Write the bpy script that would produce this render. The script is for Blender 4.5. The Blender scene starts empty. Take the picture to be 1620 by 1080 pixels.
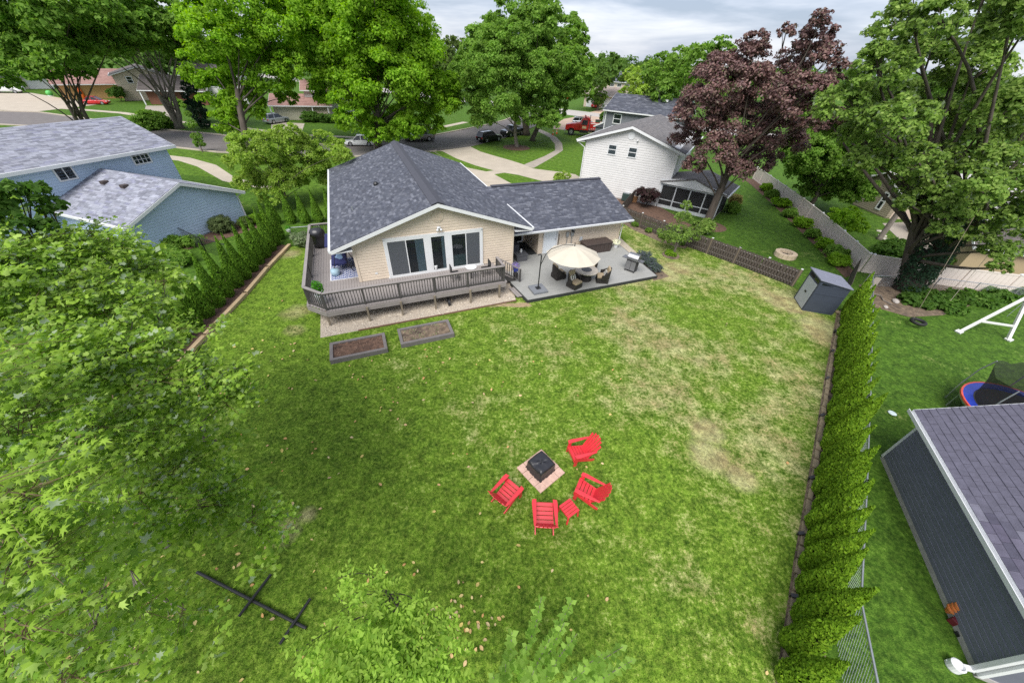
import bpy, math, random
import numpy as np
from mathutils import Vector, Matrix
random.seed(11); RNG = np.random.default_rng(11)
SC = bpy.context.scene; COL = SC.collection
R = math.radians

# ---------------------------------------------------------------- camera
CAM_H = 10.8
_p, _r = R(39.25), R(-2.95)
_right = Vector((1, 0, 0)); _fwd = Vector((0, math.cos(_p), -math.sin(_p))); _down = Vector((0, -math.sin(_p), -math.cos(_p)))
_rx = _right * math.cos(_r) + _down * math.sin(_r)
_dx = _down * math.cos(_r) - _right * math.sin(_r)
cam_d = bpy.data.cameras.new("camera"); cam = bpy.data.objects.new("camera", cam_d); COL.objects.link(cam)
cam_d.sensor_width = 36; cam_d.lens = 36 * 553 / 1620; cam_d.clip_start = 0.05; cam_d.clip_end = 4000
M = Matrix((( _rx.x, -_dx.x, -_fwd.x, 0), (_rx.y, -_dx.y, -_fwd.y, 0), (_rx.z, -_dx.z, -_fwd.z, CAM_H), (0, 0, 0, 1)))
cam.matrix_world = M
SC.camera = cam

# ---------------------------------------------------------------- light: overcast day
SUN_EL, SUN_AZ = R(54), R(200)        # azimuth clockwise from +Y
W = bpy.data.worlds.new("World"); SC.world = W; W.use_nodes = True
nt = W.node_tree; nt.nodes.clear()
def N(t, ty, **kw):
    n = t.nodes.new(ty)
    for k, v in kw.items(): setattr(n, k, v)
    return n
out = N(nt, 'ShaderNodeOutputWorld'); bg = N(nt, 'ShaderNodeBackground')
sky = N(nt, 'ShaderNodeTexSky', sky_type='NISHITA'); sky.sun_disc = False
sky.sun_elevation = SUN_EL; sky.sun_rotation = SUN_AZ; sky.air_density = 1.0; sky.dust_density = 1.5
geo = N(nt, 'ShaderNodeTexCoord')
mp = N(nt, 'ShaderNodeMapping'); mp.inputs['Scale'].default_value = (1.0, 1.0, 7.0)
mp.inputs['Location'].default_value = (0.35, 0.1, 0.2)
no = N(nt, 'ShaderNodeTexNoise'); no.inputs['Scale'].default_value = 3.1; no.inputs['Detail'].default_value = 7; no.inputs['Roughness'].default_value = .55
no.inputs['Distortion'].default_value = .25
cr = N(nt, 'ShaderNodeValToRGB'); cr.color_ramp.elements[0].position = .36; cr.color_ramp.elements[1].position = .66
e = cr.color_ramp.elements; e[0].color = (1.45, 1.7, 2.2, 1); e[1].color = (3.45, 3.5, 3.7, 1)
m_ = e.new(.47); m_.color = (2.1, 2.3, 2.8, 1)
mx = N(nt, 'ShaderNodeMix', data_type='RGBA'); mx.inputs[0].default_value = .88
L = nt.links.new
L(geo.outputs['Generated'], mp.inputs[0]); L(mp.outputs[0], no.inputs[0]); L(no.outputs['Fac'], cr.inputs[0])
L(sky.outputs[0], mx.inputs[6]); L(cr.outputs[0], mx.inputs[7]); L(mx.outputs[2], bg.inputs[0])
bg.inputs[1].default_value = 0.088
L(bg.outputs[0], out.inputs[0])
sun_d = bpy.data.lights.new("sun", 'SUN'); sun_d.energy = 1.5; sun_d.angle = R(40); sun_d.color = (1, .965, .91)
sun = bpy.data.objects.new("sun", sun_d); COL.objects.link(sun)
_sd = Vector((math.sin(SUN_AZ) * math.cos(SUN_EL), math.cos(SUN_AZ) * math.cos(SUN_EL), math.sin(SUN_EL)))
sun.rotation_euler = _sd.to_track_quat('Z', 'Y').to_euler(); sun.location = (0, 0, 60)
vs = SC.view_settings; vs.view_transform = 'Standard'; vs.look = 'None'; vs.gamma = 1; vs.use_curve_mapping = False
vs.exposure = 1.72
SC.cycles.max_bounces = 10; SC.cycles.diffuse_bounces = 6; SC.cycles.transparent_max_bounces = 10
SC.cycles.use_denoising = False; SC.cycles.use_adaptive_sampling = False; SC.cycles.sample_clamp_indirect = 4.0

# ---------------------------------------------------------------- materials
def mat(name, col, rough=.7, var=.18, scale=6.0, bump=0.0, bscale=None, spec=.5, metal=0, island=0.0, cols=None, stretch=None, coat=0, trans=None, coords='Object'):
    """Principled surface: base colour broken up by noise; island = random tone per loose piece; cols = further tones."""
    m = bpy.data.materials.new(name); m.use_nodes = True; t = m.node_tree; t.nodes.clear(); L = t.links.new
    o = N(t, 'ShaderNodeOutputMaterial'); b = N(t, 'ShaderNodeBsdfPrincipled')
    b.inputs['Roughness'].default_value = rough; b.inputs['Specular IOR Level'].default_value = spec; b.inputs['Metallic'].default_value = metal
    if coat: b.inputs['Coat Weight'].default_value = coat
    tc = N(t, 'ShaderNodeTexCoord'); src = tc.outputs['Object' if coords == 'World' else coords]
    if coords == 'World':
        src = N(t, 'ShaderNodeNewGeometry').outputs['Position']
    if stretch:
        mp = N(t, 'ShaderNodeMapping'); mp.inputs['Scale'].default_value = stretch; L(src, mp.inputs[0]); src = mp.outputs[0]
    no = N(t, 'ShaderNodeTexNoise'); no.inputs['Scale'].default_value = scale; no.inputs['Detail'].default_value = 6; no.inputs['Roughness'].default_value = .6
    L(src, no.inputs[0])
    base = None
    if cols:
        cr = N(t, 'ShaderNodeValToRGB'); cs = [col] + list(cols)
        for i, c in enumerate(cs):
            el = cr.color_ramp.elements[i] if i < 2 else cr.color_ramp.elements.new(1)
            el.position = i / (len(cs) - 1); el.color = (*c, 1)
        g = N(t, 'ShaderNodeNewGeometry')
        if island: L(g.outputs['Random Per Island'], cr.inputs[0])
        else:
            n2 = N(t, 'ShaderNodeTexNoise'); n2.inputs['Scale'].default_value = scale * .35; n2.inputs['Detail'].default_value = 5; L(src, n2.inputs[0])
            mr = N(t, 'ShaderNodeMapRange'); mr.inputs[1].default_value = .3; mr.inputs[2].default_value = .7; L(n2.outputs['Fac'], mr.inputs[0]); L(mr.outputs[0], cr.inputs[0])
        base = cr.outputs[0]
    hsv = N(t, 'ShaderNodeHueSaturation')
    if base is not None: L(base, hsv.inputs['Color'])
    else: hsv.inputs['Color'].default_value = (*col, 1)
    mr = N(t, 'ShaderNodeMapRange'); mr.inputs[1].default_value = .3; mr.inputs[2].default_value = .7
    mr.inputs[3].default_value = 1 - var; mr.inputs[4].default_value = 1 + var
    L(no.outputs['Fac'], mr.inputs[0]); L(mr.outputs[0], hsv.inputs['Value'])
    col_out = hsv.outputs[0]
    if island and not cols:
        g = N(t, 'ShaderNodeNewGeometry'); mr2 = N(t, 'ShaderNodeMapRange'); mr2.inputs[3].default_value = 1 - island; mr2.inputs[4].default_value = 1 + island
        L(g.outputs['Random Per Island'], mr2.inputs[0]); h2 = N(t, 'ShaderNodeHueSaturation'); L(col_out, h2.inputs['Color']); L(mr2.outputs[0], h2.inputs['Value']); col_out = h2.outputs[0]
    L(col_out, b.inputs['Base Color'])
    if bump:
        nb = N(t, 'ShaderNodeTexNoise'); nb.inputs['Scale'].default_value = bscale or scale * 4; nb.inputs['Detail'].default_value = 5; L(src, nb.inputs[0])
        bp = N(t, 'ShaderNodeBump'); bp.inputs['Strength'].default_value = bump; bp.inputs['Distance'].default_value = .02; L(nb.outputs['Fac'], bp.inputs['Height']); L(bp.outputs[0], b.inputs['Normal'])
    sh = b.outputs[0]
    if trans:
        tr = N(t, 'ShaderNodeBsdfTransparent'); tr.inputs[0].default_value = (1, 1, 1, 1); ms = N(t, 'ShaderNodeMixShader'); ms.inputs[0].default_value = trans
        L(sh, ms.inputs[1]); L(tr.outputs[0], ms.inputs[2]); sh = ms.outputs[0]
    L(sh, o.inputs[0]); return m

def leaf_mat(name, cols, back=None, transl=.5, rough=.6, var=.25, scale=.6, spec=.12):
    """Leaf: tone varies leaf by leaf and branch by branch; some light passes through; optional pale underside."""
    m = bpy.data.materials.new(name); m.use_nodes = True; t = m.node_tree; t.nodes.clear(); L = t.links.new
    o = N(t, 'ShaderNodeOutputMaterial'); b = N(t, 'ShaderNodeBsdfPrincipled'); b.inputs['Roughness'].default_value = rough; b.inputs['Specular IOR Level'].default_value = spec
    g = N(t, 'ShaderNodeNewGeometry'); cr = N(t, 'ShaderNodeValToRGB')
    for i, c in enumerate(cols):
        el = cr.color_ramp.elements[i] if i < 2 else cr.color_ramp.elements.new(1)
        el.position = i / (len(cols) - 1); el.color = (*c, 1)
    L(g.outputs['Random Per Island'], cr.inputs[0])
    no = N(t, 'ShaderNodeTexNoise'); no.inputs['Scale'].default_value = scale; no.inputs['Detail'].default_value = 3; L(g.outputs['Position'], no.inputs[0])
    mr = N(t, 'ShaderNodeMapRange'); mr.inputs[1].default_value = .3; mr.inputs[2].default_value = .7; mr.inputs[3].default_value = 1 - var; mr.inputs[4].default_value = 1 + var
    L(no.outputs['Fac'], mr.inputs[0]); h = N(t, 'ShaderNodeHueSaturation'); L(cr.outputs[0], h.inputs['Color']); L(mr.outputs[0], h.inputs['Value'])
    c = h.outputs[0]
    if back:
        mx = N(t, 'ShaderNodeMix', data_type='RGBA'); L(g.outputs['Backfacing'], mx.inputs[0]); L(c, mx.inputs[6]); mx.inputs[7].default_value = (*back, 1); c = mx.outputs[2]
    L(c, b.inputs['Base Color'])
    tl = N(t, 'ShaderNodeBsdfTranslucent'); h3 = N(t, 'ShaderNodeHueSaturation'); h3.inputs['Value'].default_value = 1.3; h3.inputs['Saturation'].default_value = 1.1; L(h.outputs[0], h3.inputs['Color']); L(h3.outputs[0], tl.inputs[0])
    ms = N(t, 'ShaderNodeMixShader'); ms.inputs[0].default_value = transl; L(b.outputs[0], ms.inputs[1]); L(tl.outputs[0], ms.inputs[2]); L(ms.outputs[0], o.inputs[0])
    return m

def lawn_mat(name, greens, tan, dry=0.0, xb=None, stripes=None, blade=False, spots=()):
    """Lawn seen from above: clumped greens with dead straw-coloured patches, all in ground coordinates."""
    m = bpy.data.materials.new(name); m.use_nodes = True; t = m.node_tree; t.nodes.clear(); L = t.links.new
    o = N(t, 'ShaderNodeOutputMaterial'); b = N(t, 'ShaderNodeBsdfPrincipled'); b.inputs['Roughness'].default_value = .85; b.inputs['Specular IOR Level'].default_value = .15
    g = N(t, 'ShaderNodeNewGeometry'); P = g.outputs['Position']
    fl = N(t, 'ShaderNodeVectorMath', operation='MULTIPLY'); fl.inputs[1].default_value = (1, 1, 0); L(P, fl.inputs[0]); P = fl.outputs[0]
    def noise(s, d, r=.6, dist=0):
        n = N(t, 'ShaderNodeTexNoise'); n.inputs['Scale'].default_value = s; n.inputs['Detail'].default_value = d; n.inputs['Roughness'].default_value = r; n.inputs['Distortion'].default_value = dist; L(P, n.inputs[0]); return n.outputs['Fac']
    def rng(x, a, b_, c=0, d=1):
        n = N(t, 'ShaderNodeMapRange'); L(x, n.inputs[0]); n.inputs[1].default_value = a; n.inputs[2].default_value = b_; n.inputs[3].default_value = c; n.inputs[4].default_value = d; return n.outputs[0]
    def math2(op, x, y):
        n = N(t, 'ShaderNodeMath', operation=op)
        for i, v in enumerate((x, y)):
            if isinstance(v, (int, float)): n.inputs[i].default_value = v
            else: L(v, n.inputs[i])
        return n.outputs[0]
    def mixc(f, a, c):
        n = N(t, 'ShaderNodeMix', data_type='RGBA'); L(f, n.inputs[0])
        for i, v in ((6, a), (7, c)):
            if isinstance(v, tuple): n.inputs[i].default_value = (*v, 1)
            else: L(v, n.inputs[i])
        return n.outputs[2]
    big = noise(.22, 5, .62, .4); mid = noise(1.3, 6, .68); fine = noise(9, 4, .7); tiny = noise(40, 2, .6)
    c = mixc(rng(mid, .32, .68), greens[0], greens[1])
    c = mixc(rng(fine, .42, .68, 0, .8), c, greens[2])
    d = math2('ADD', math2('MULTIPLY', big, .75), math2('MULTIPLY', mid, .70)); d = math2('ADD', d, math2('MULTIPLY', fine, .65))
    if xb:
        sx = N(t, 'ShaderNodeSeparateXYZ'); L(g.outputs['Position'], sx.inputs[0])
        d = math2('ADD', d, rng(sx.outputs[0], xb[0], xb[1], -.15, .045))
        d = math2('ADD', d, rng(sx.outputs[1], 3, 8, -.06, .02))
    if spots:                                   # worn places, ragged edged
        tot = None; rag = math2('ADD', math2('MULTIPLY', math2('SUBTRACT', mid, .5), 3.2), math2('MULTIPLY', math2('SUBTRACT', fine, .5), 2.0))
        for (sx_, sy_, sr_) in spots:
            vd = N(t, 'ShaderNodeVectorMath', operation='DISTANCE'); L(P, vd.inputs[0]); vd.inputs[1].default_value = (sx_, sy_, 0)
            k = rng(math2('ADD', math2('DIVIDE', vd.outputs['Value'], sr_), rag), 1.35, .2); tot = k if tot is None else math2('MAXIMUM', tot, k)
        d = math2('ADD', d, math2('MULTIPLY', tot, .34))
    d = rng(d, 1.20 - dry, 1.42 - dry)
    c = mixc(math2('MULTIPLY', d, .78), c, mixc(rng(noise(.9, 3), .4, .62), tan, (.33, .255, .14)) if spots else tan)
    if stripes:
        sx = N(t, 'ShaderNodeSeparateXYZ'); L(g.outputs['Position'], sx.inputs[0])
        s = math2('SINE', math2('ADD', math2('MULTIPLY', sx.outputs[0], stripes[0]), math2('MULTIPLY', sx.outputs[1], stripes[1])), 0)
        hs = N(t, 'ShaderNodeHueSaturation'); L(c, hs.inputs['Color']); L(rng(s, -.3, .3, .95, 1.06), hs.inputs['Value']); c = hs.outputs[0]
    v1 = math2('MULTIPLY', rng(fine, .34, .66, .76, 1.24), rng(noise(2.6, 5, .7), .36, .64, .70, 1.32)); hz = N(t, 'ShaderNodeHueSaturation'); L(c, hz.inputs['Color']); L(v1, hz.inputs['Value']); c = hz.outputs[0]
    hv = N(t, 'ShaderNodeHueSaturation'); L(c, hv.inputs['Color']); L(rng(tiny, .25, .75, .6, 1.38), hv.inputs['Value']); c = hv.outputs[0]
    if blade:
        h2 = N(t, 'ShaderNodeHueSaturation'); L(c, h2.inputs['Color']); L(rng(g.outputs['Random Per Island'], 0, 1, .65, 1.5), h2.inputs['Value']); c = h2.outputs[0]
    L(c, b.inputs['Base Color'])
    sh = b.outputs[0]
    if blade:
        tl = N(t, 'ShaderNodeBsdfTranslucent'); L(c, tl.inputs[0]); ms = N(t, 'ShaderNodeMixShader'); ms.inputs[0].default_value = .3; L(sh, ms.inputs[1]); L(tl.outputs[0], ms.inputs[2]); sh = ms.outputs[0]
    else:
        bp = N(t, 'ShaderNodeBump'); bp.inputs['Strength'].default_value = .7; bp.inputs['Distance'].default_value = .05; L(math2('ADD', fine, tiny), bp.inputs['Height']); L(bp.outputs[0], b.inputs['Normal'])
    L(sh, o.inputs[0]); return m

def glass_mat(name, tint=(.02, .025, .03), clear=.45, rough=.03):
    m = bpy.data.materials.new(name); m.use_nodes = True; t = m.node_tree; t.nodes.clear(); L = t.links.new
    o = N(t, 'ShaderNodeOutputMaterial'); b = N(t, 'ShaderNodeBsdfPrincipled'); b.inputs['Base Color'].default_value = (*tint, 1); b.inputs['Roughness'].default_value = rough; b.inputs['Specular IOR Level'].default_value = .8
    tr = N(t, 'ShaderNodeBsdfTransparent'); tr.inputs[0].default_value = (.8, .85, .87, 1); ms = N(t, 'ShaderNodeMixShader'); ms.inputs[0].default_value = clear
    L(b.outputs[0], ms.inputs[1]); L(tr.outputs[0], ms.inputs[2]); L(ms.outputs[0], o.inputs[0]); return m

# ---------------------------------------------------------------- mesh building
class MB:
    def __init__(s): s.v = []; s.f = []
    def add(s, vs, fs):
        k = len(s.v); s.v += [tuple(p) for p in vs]; s.f += [tuple(i + k for i in f) for f in fs]; return s
    def box(s, x0, y0, z0, x1, y1, z1):
        return s.add([(x0,y0,z0),(x1,y0,z0),(x1,y1,z0),(x0,y1,z0),(x0,y0,z1),(x1,y0,z1),(x1,y1,z1),(x0,y1,z1)],
                     [(3,2,1,0),(4,5,6,7),(0,1,5,4),(1,2,6,5),(2,3,7,6),(3,0,4,7)])
    def obox(s, p0, p1, w, h, up=(0, 0, 1)):
        """bar from p0 to p1, w wide, h high (along up)"""
        p0, p1 = Vector(p0), Vector(p1); d = (p1 - p0).normalized(); u = Vector(up); r = d.cross(u)
        if r.length < 1e-4: r = d.cross(Vector((1, 0, 0)))
        r.normalize(); u = r.cross(d).normalized(); r *= w / 2; u *= h / 2
        vs = [p0 - r - u, p0 + r - u, p0 + r + u, p0 - r + u, p1 - r - u, p1 + r - u, p1 + r + u, p1 - r + u]
        return s.add(vs, [(0,3,2,1)[::-1],(4,7,6,5)[::-1],(0,1,5,4),(1,2,6,5),(2,3,7,6),(3,0,4,7)])
    def cyl(s, p0, p1, r0, r1=None, n=8, caps=True):
        r1 = r0 if r1 is None else r1; p0, p1 = Vector(p0), Vector(p1); d = (p1 - p0).normalized()
        a = d.orthogonal().normalized(); b = d.cross(a); vs = []
        for p, r in ((p0, r0), (p1, r1)):
            for i in range(n):
                t = 2 * math.pi * i / n; vs.append(p + (a * math.cos(t) + b * math.sin(t)) * r)
        fs = [(i, (i + 1) % n, n + (i + 1) % n, n + i) for i in range(n)]
        if caps: fs += [tuple(range(n))[::-1], tuple(range(n, 2 * n))]
        return s.add(vs, fs)
    def tube(s, pts, rs, n=6):
        pts = [Vector(p) for p in pts]; k = len(pts); vs = []; a = None
        for i, p in enumerate(pts):
            d = (pts[min(i + 1, k - 1)] - pts[max(i - 1, 0)]).normalized()
            a = d.orthogonal().normalized() if a is None else (a - d * a.dot(d)).normalized()
            b = d.cross(a); r = rs[i] if hasattr(rs, '__len__') else rs
            vs += [p + (a * math.cos(2*math.pi*j/n) + b * math.sin(2*math.pi*j/n)) * r for j in range(n)]
        fs = [(i*n+j, i*n+(j+1)%n, (i+1)*n+(j+1)%n, (i+1)*n+j) for i in range(k-1) for j in range(n)]
        return s.add(vs, fs + [tuple(range(n))[::-1], tuple(range((k-1)*n, k*n))])
    def prism(s, pts, z0, z1):
        n = len(pts); vs = [(x, y, z0) for x, y in pts] + [(x, y, z1) for x, y in pts]
        return s.add(vs, [tuple(range(n))[::-1], tuple(range(n, 2*n))] + [(i, (i+1)%n, n+(i+1)%n, n+i) for i in range(n)])
    def ext(s, pts, vec):
        n = len(pts); v = Vector(vec); vs = [Vector(p) for p in pts] + [Vector(p) + v for p in pts]
        return s.add(vs, [tuple(range(n))[::-1], tuple(range(n, 2*n))] + [(i, (i+1)%n, n+(i+1)%n, n+i) for i in range(n)])
    def lathe(s, prof, n=16, c=(0, 0, 0)):
        k = len(prof); vs = [(c[0]+r*math.cos(2*math.pi*j/n), c[1]+r*math.sin(2*math.pi*j/n), c[2]+z) for r, z in prof for j in range(n)]
        fs = [(i*n+j, i*n+(j+1)%n, (i+1)*n+(j+1)%n, (i+1)*n+j) for i in range(k-1) for j in range(n)]
        return s.add(vs, fs + [tuple(range(n))[::-1], tuple(range((k-1)*n, k*n))])
    def ell(s, c, r, nu=10, nv=6):
        prof = [(max(1e-3, math.sin(math.pi*i/nv)), -math.cos(math.pi*i/nv)) for i in range(nv+1)]
        vs = [(c[0]+q*r[0]*math.cos(2*math.pi*j/nu), c[1]+q*r[1]*math.sin(2*math.pi*j/nu), c[2]+z*r[2]) for q, z in prof for j in range(nu)]
        return s.add(vs, [(i*nu+j, i*nu+(j+1)%nu, (i+1)*nu+(j+1)%nu, (i+1)*nu+j) for i in range(nv) for j in range(nu)])
    def loft(s, secs):
        n = len(secs[0]); k = len(secs); vs = [p for q in secs for p in q]
        return s.add(vs, [(i*n+j, i*n+(j+1)%n, (i+1)*n+(j+1)%n, (i+1)*n+j) for i in range(k-1) for j in range(n)] + [tuple(range(n))[::-1], tuple(range((k-1)*n, k*n))])
    def mesh(s, name, m, smooth=False):
        me = bpy.data.meshes.new(name); me.from_pydata(s.v, [], s.f); me.materials.append(m)
        if smooth: me.shade_smooth()
        return me
    def build(s, name, m, parent=None, smooth=False, bevel=0, kind=None, label=None):
        return link(name, s.mesh(name, m, smooth), parent, bevel, kind, label)
def link(name, me, parent=None, bevel=0, kind=None, label=None):
    o = bpy.data.objects.new(name, me); COL.objects.link(o)
    if parent is not None: o.parent = parent
    if bevel:
        b = o.modifiers.new('bevel', 'BEVEL'); b.width = bevel; b.segments = 2; b.limit_method = 'ANGLE'; b.angle_limit = R(40)
    if kind: o['kind'] = kind
    if label: o['label'] = label
    return o
def thing(name, label, cat, loc=(0, 0, 0), rz=0, group=None):
    o = bpy.data.objects.new(name, None); COL.objects.link(o); o.empty_display_size = .2
    o.location = loc; o.rotation_euler = (0, 0, rz); return tag(o, label, cat, group)
def tag(o, label, cat, group=None):
    o['label'] = label; o['category'] = cat
    if group: o['group'] = group
    return o
def struct(name, mb, m): return mb.build(name, m, kind='structure')
def copy_tree(o, parent=None):
    c = o.copy(); COL.objects.link(c)
    if parent is not None: c.parent = parent
    for ch in o.children: copy_tree(ch, c)
    return c
def bx(name, m, parent, *a, bevel=0, label=None): return MB().box(*a).build(name, m, parent, bevel=bevel, label=label)
def sheet(pts, z, nrm=1):
    mb = MB(); mb.add([(x, y, z) for x, y in pts], [tuple(range(len(pts)))]); return mb
ORD = ['first','second','third','fourth','fifth','sixth','seventh','eighth','ninth','tenth','eleventh','twelfth','thirteenth','fourteenth','fifteenth','sixteenth','seventeenth','eighteenth','nineteenth','twentieth','twenty-first','twenty-second','twenty-third','twenty-fourth','twenty-fifth','twenty-sixth','twenty-seventh','twenty-eighth','twenty-ninth','thirtieth']

# many small faces at once
KITE = (np.array([(0, -.5, 0), (.3, -.05, .07), (0, .5, 0), (-.3, -.05, .07)]), [(0, 1, 2), (0, 2, 3)])
LONG = (np.array([(0, -.5, 0), (.15, -.1, .04), (0, .5, -.03), (-.15, -.1, .04)]), [(0, 1, 2), (0, 2, 3)])
MAPLE = (np.array([(0, -.12, 0), (.16, -.30, -.04), (.13, -.06, 0), (.50, -.10, -.06), (.22, .10, .0), (.40, .36, -.05), (.12, .22, 0), (0, .62, -.05),
                   (-.12, .22, 0), (-.40, .36, -.05), (-.22, .10, 0), (-.50, -.10, -.06), (-.13, -.06, 0), (-.16, -.30, -.04), (0, .1, .05)]),
         [(14, i, (i + 1) % 14) for i in range(14)])
MAPLE = (MAPLE[0] * np.array([.70, 1.2, 1.8]), MAPLE[1])
def leaves_mesh(name, c, nrm, d, size, shape, m):
    P, F = shape; K = len(P); n = len(c)
    nrm = nrm / np.linalg.norm(nrm, axis=1, keepdims=True); d = d - nrm * (d * nrm).sum(1, keepdims=True); d /= np.linalg.norm(d, axis=1, keepdims=True) + 1e-9
    b = np.cross(d, nrm)
    V = c[:, None, :] + size[:, None, None] * (P[None, :, 0, None] * b[:, None, :] + P[None, :, 1, None] * d[:, None, :] + P[None, :, 2, None] * nrm[:, None, :])
    F = np.array(F); faces = (np.arange(n)[:, None, None] * K + F[None]).reshape(-1, F.shape[1])
    return np_mesh(name, V.reshape(-1, 3), faces, m)
def np_mesh(name, V, faces, m):
    me = bpy.data.meshes.new(name); w = faces.shape[1]
    me.vertices.add(len(V)); me.vertices.foreach_set('co', V.astype(np.float32).ravel())
    me.loops.add(faces.size); me.loops.foreach_set('vertex_index', faces.astype(np.int32).ravel())
    me.polygons.add(len(faces)); me.polygons.foreach_set('loop_start', np.arange(0, faces.size, w, dtype=np.int32))
    me.materials.append(m); me.update(calc_edges=True); me.validate(); return me
def unit(n):
    v = RNG.normal(size=(n, 3)); return v / np.linalg.norm(v, axis=1, keepdims=True)
def crown_pts(lobes, leaf, cov=1.5, area=.3, flat=.8, subk=1.0, low=-.55):
    """leaf positions: each lobe carries billowing clumps, each clump a dome of leaves"""
    C, Nn = [], []
    for (x, y, z, r) in lobes:
        n = int(cov * 4 * math.pi * r * r / (leaf * leaf * area)) ; ns = max(6, int(26 * subk)); per = max(3, n // ns)
        u = unit(ns * 3); u = u[u[:, 2] > low][:ns]; ns = len(u)
        cs = np.array([x, y, z]) + u * r * RNG.uniform(.62, 1.0, (ns, 1)) * np.array([1, 1, flat])
        rs = r * RNG.uniform(.28, .52, (ns, 1)) / math.sqrt(subk)
        ax = u * .7 + np.array([0, 0, .75])
        for k in range(ns):
            q = unit(per); q += ax[k] * .75; q /= np.linalg.norm(q, axis=1, keepdims=True)
            rad = rs[k] * RNG.uniform(.35, 1.1, (per, 1))
            C.append(cs[k] + q * rad * np.array([1, 1, .72])); Nn.append(q * .75 + np.array([0, 0, .4]) + RNG.normal(size=(per, 3)) * .5)
    return np.concatenate(C), np.concatenate(Nn)
# ================================================================ palette
M_LAWN = lawn_mat('neighbour_lawn', ((.034, .092, .008), (.062, .135, .012), (.10, .175, .022)), (.30, .27, .12), .02, stripes=None)
M_FRONT = lawn_mat('front_lawn', ((.055, .125, .010), (.085, .165, .014), (.12, .20, .026)), (.30, .28, .12), .02, stripes=(2.6, 3.4))
GREENS = ((.062, .138, .010), (.125, .220, .017), (.215, .295, .042))
TAN = (.40, .375, .19)
SPOTS = ((-11.3, 14.6, 1.1), (-10.7, 13.2, .8), (-15.0, 21.2, .9), (-6.3, 4.1, .5), (-5.8, 4.6, .3), (16.3, 18.1, .9), (15.6, 18.7, .6), (11.0, 22.0, .8), (7.2, 7.3, .6), (8.0, 6.5, .45), (-4.4, 16.6, .7), (16.9, 15.6, 1.1), (10.0, 20.9, .7), (7.6, 8.4, .5))
M_YARD = lawn_mat('yard_lawn', GREENS, TAN, .155, xb=(-9, 7), spots=SPOTS)
M_BLADE = lawn_mat('grass_blade', GREENS, TAN, .155, xb=(-9, 7), blade=True, spots=SPOTS)
M_ASPH = mat('asphalt', (.15, .135, .13), .9, .15, 1.2, .3, 60, coords='World')
M_CONC = mat('concrete', (.42, .365, .295), .85, .10, .7, .2, 30, coords='World')
M_CONC2 = mat('weathered_concrete', (.33, .29, .245), .85, .14, .9, .2, 30, coords='World')
M_MULCH = mat('mulch', (.085, .048, .032), .95, .5, 9, 1, 40, coords='World', cols=[(.13, .075, .05), (.06, .035, .025)])
M_SOIL = mat('soil', (.10, .072, .05), .95, .5, 5, 1, 30, coords='World', cols=[(.17, .125, .085), (.07, .05, .04)])
M_GRAVEL = mat('gravel_base', (.42, .36, .29), .95, .35, 22, 1, 60, coords='World')
M_PEBBLE = mat('pebble', (.55, .48, .38), .85, .2, 8, cols=[(.36, .30, .24), (.62, .56, .47), (.20, .17, .15)], island=1)
M_SIDING = mat('beige_siding', (.64, .54, .43), .6, .05, 1.5)
M_WHITE = mat('white_trim', (.68, .69, .70), .45, .04, 3)
M_WHITESIDE = mat('white_siding', (.62, .61, .605), .55, .05, 1.2)
M_SHING = mat('slate_shingle', (.046, .051, .071), .9, .22, 5, .5, 90, cols=[(.064, .07, .092), (.080, .087, .113), (.056, .061, .08), (.14, .148, .178), (.052, .056, .074)], island=1)
M_CAP = mat('ridge_cap', (.055, .057, .073), .8, .1, 4, .3, 60)
M_DECK = mat('deck_board', (.25, .225, .215), .75, .14, 3, .2, 40, stretch=(6, 1, 1), island=.12)
M_PATIO = mat('patio_board', (.285, .285, .27), .75, .08, 2, .2, 40, stretch=(1, 6, 1), island=.07)
M_RAIL = mat('rail_paint', (.062, .058, .056), .6, .12, 4)
M_RAILCAP = mat('rail_cap', (.25, .225, .215), .65, .12, 3)
M_POSTWOOD = mat('post_wood', (.20, .165, .12), .85, .25, 6, stretch=(1, 1, .2))
M_BLACK = mat('black_metal', (.015, .015, .017), .45, .1, 5)
M_GREYMETAL = mat('galvanised', (.42, .44, .46), .4, .12, 6, metal=.7)
M_GLASS = glass_mat('window_glass', clear=.62)
M_DARKGLASS = glass_mat('dark_glass', (.012, .014, .016), .12)
M_ROOM = mat('dark_room', (.03, .03, .032), .9)
M_CURTAIN = mat('curtain', (.55, .70, .78), .9, .1, 4)
M_RED = mat('red_plastic', (.62, .030, .042), .36, .10, 7, spec=.7)
M_PAVER = mat('pink_paver', (.58, .385, .31), .85, .18, 8, .3, 60, island=.12)
M_COVER = mat('black_cover', (.018, .018, .022), .38, .2, 6, .5, 9, spec=.6)
M_TIMBER = mat('landscape_timber', (.46, .34, .20), .85, .22, 5, .4, 30, stretch=(1, .15, 1))
M_KERBSTONE = mat('edging_stone', (.27, .215, .135), .9, .2, 6, .4, 40, island=.2)
M_BARK = mat('bark', (.085, .068, .055), .95, .35, 5, 1, 14, stretch=(1, 1, .25), coords='World')
M_BARKLIGHT = mat('pale_bark', (.19, .165, .14), .95, .3, 5, 1, 14, stretch=(1, 1, .25), coords='World')
M_CHARCOAL = mat('charcoal_board', (.03, .032, .033), .7)

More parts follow.
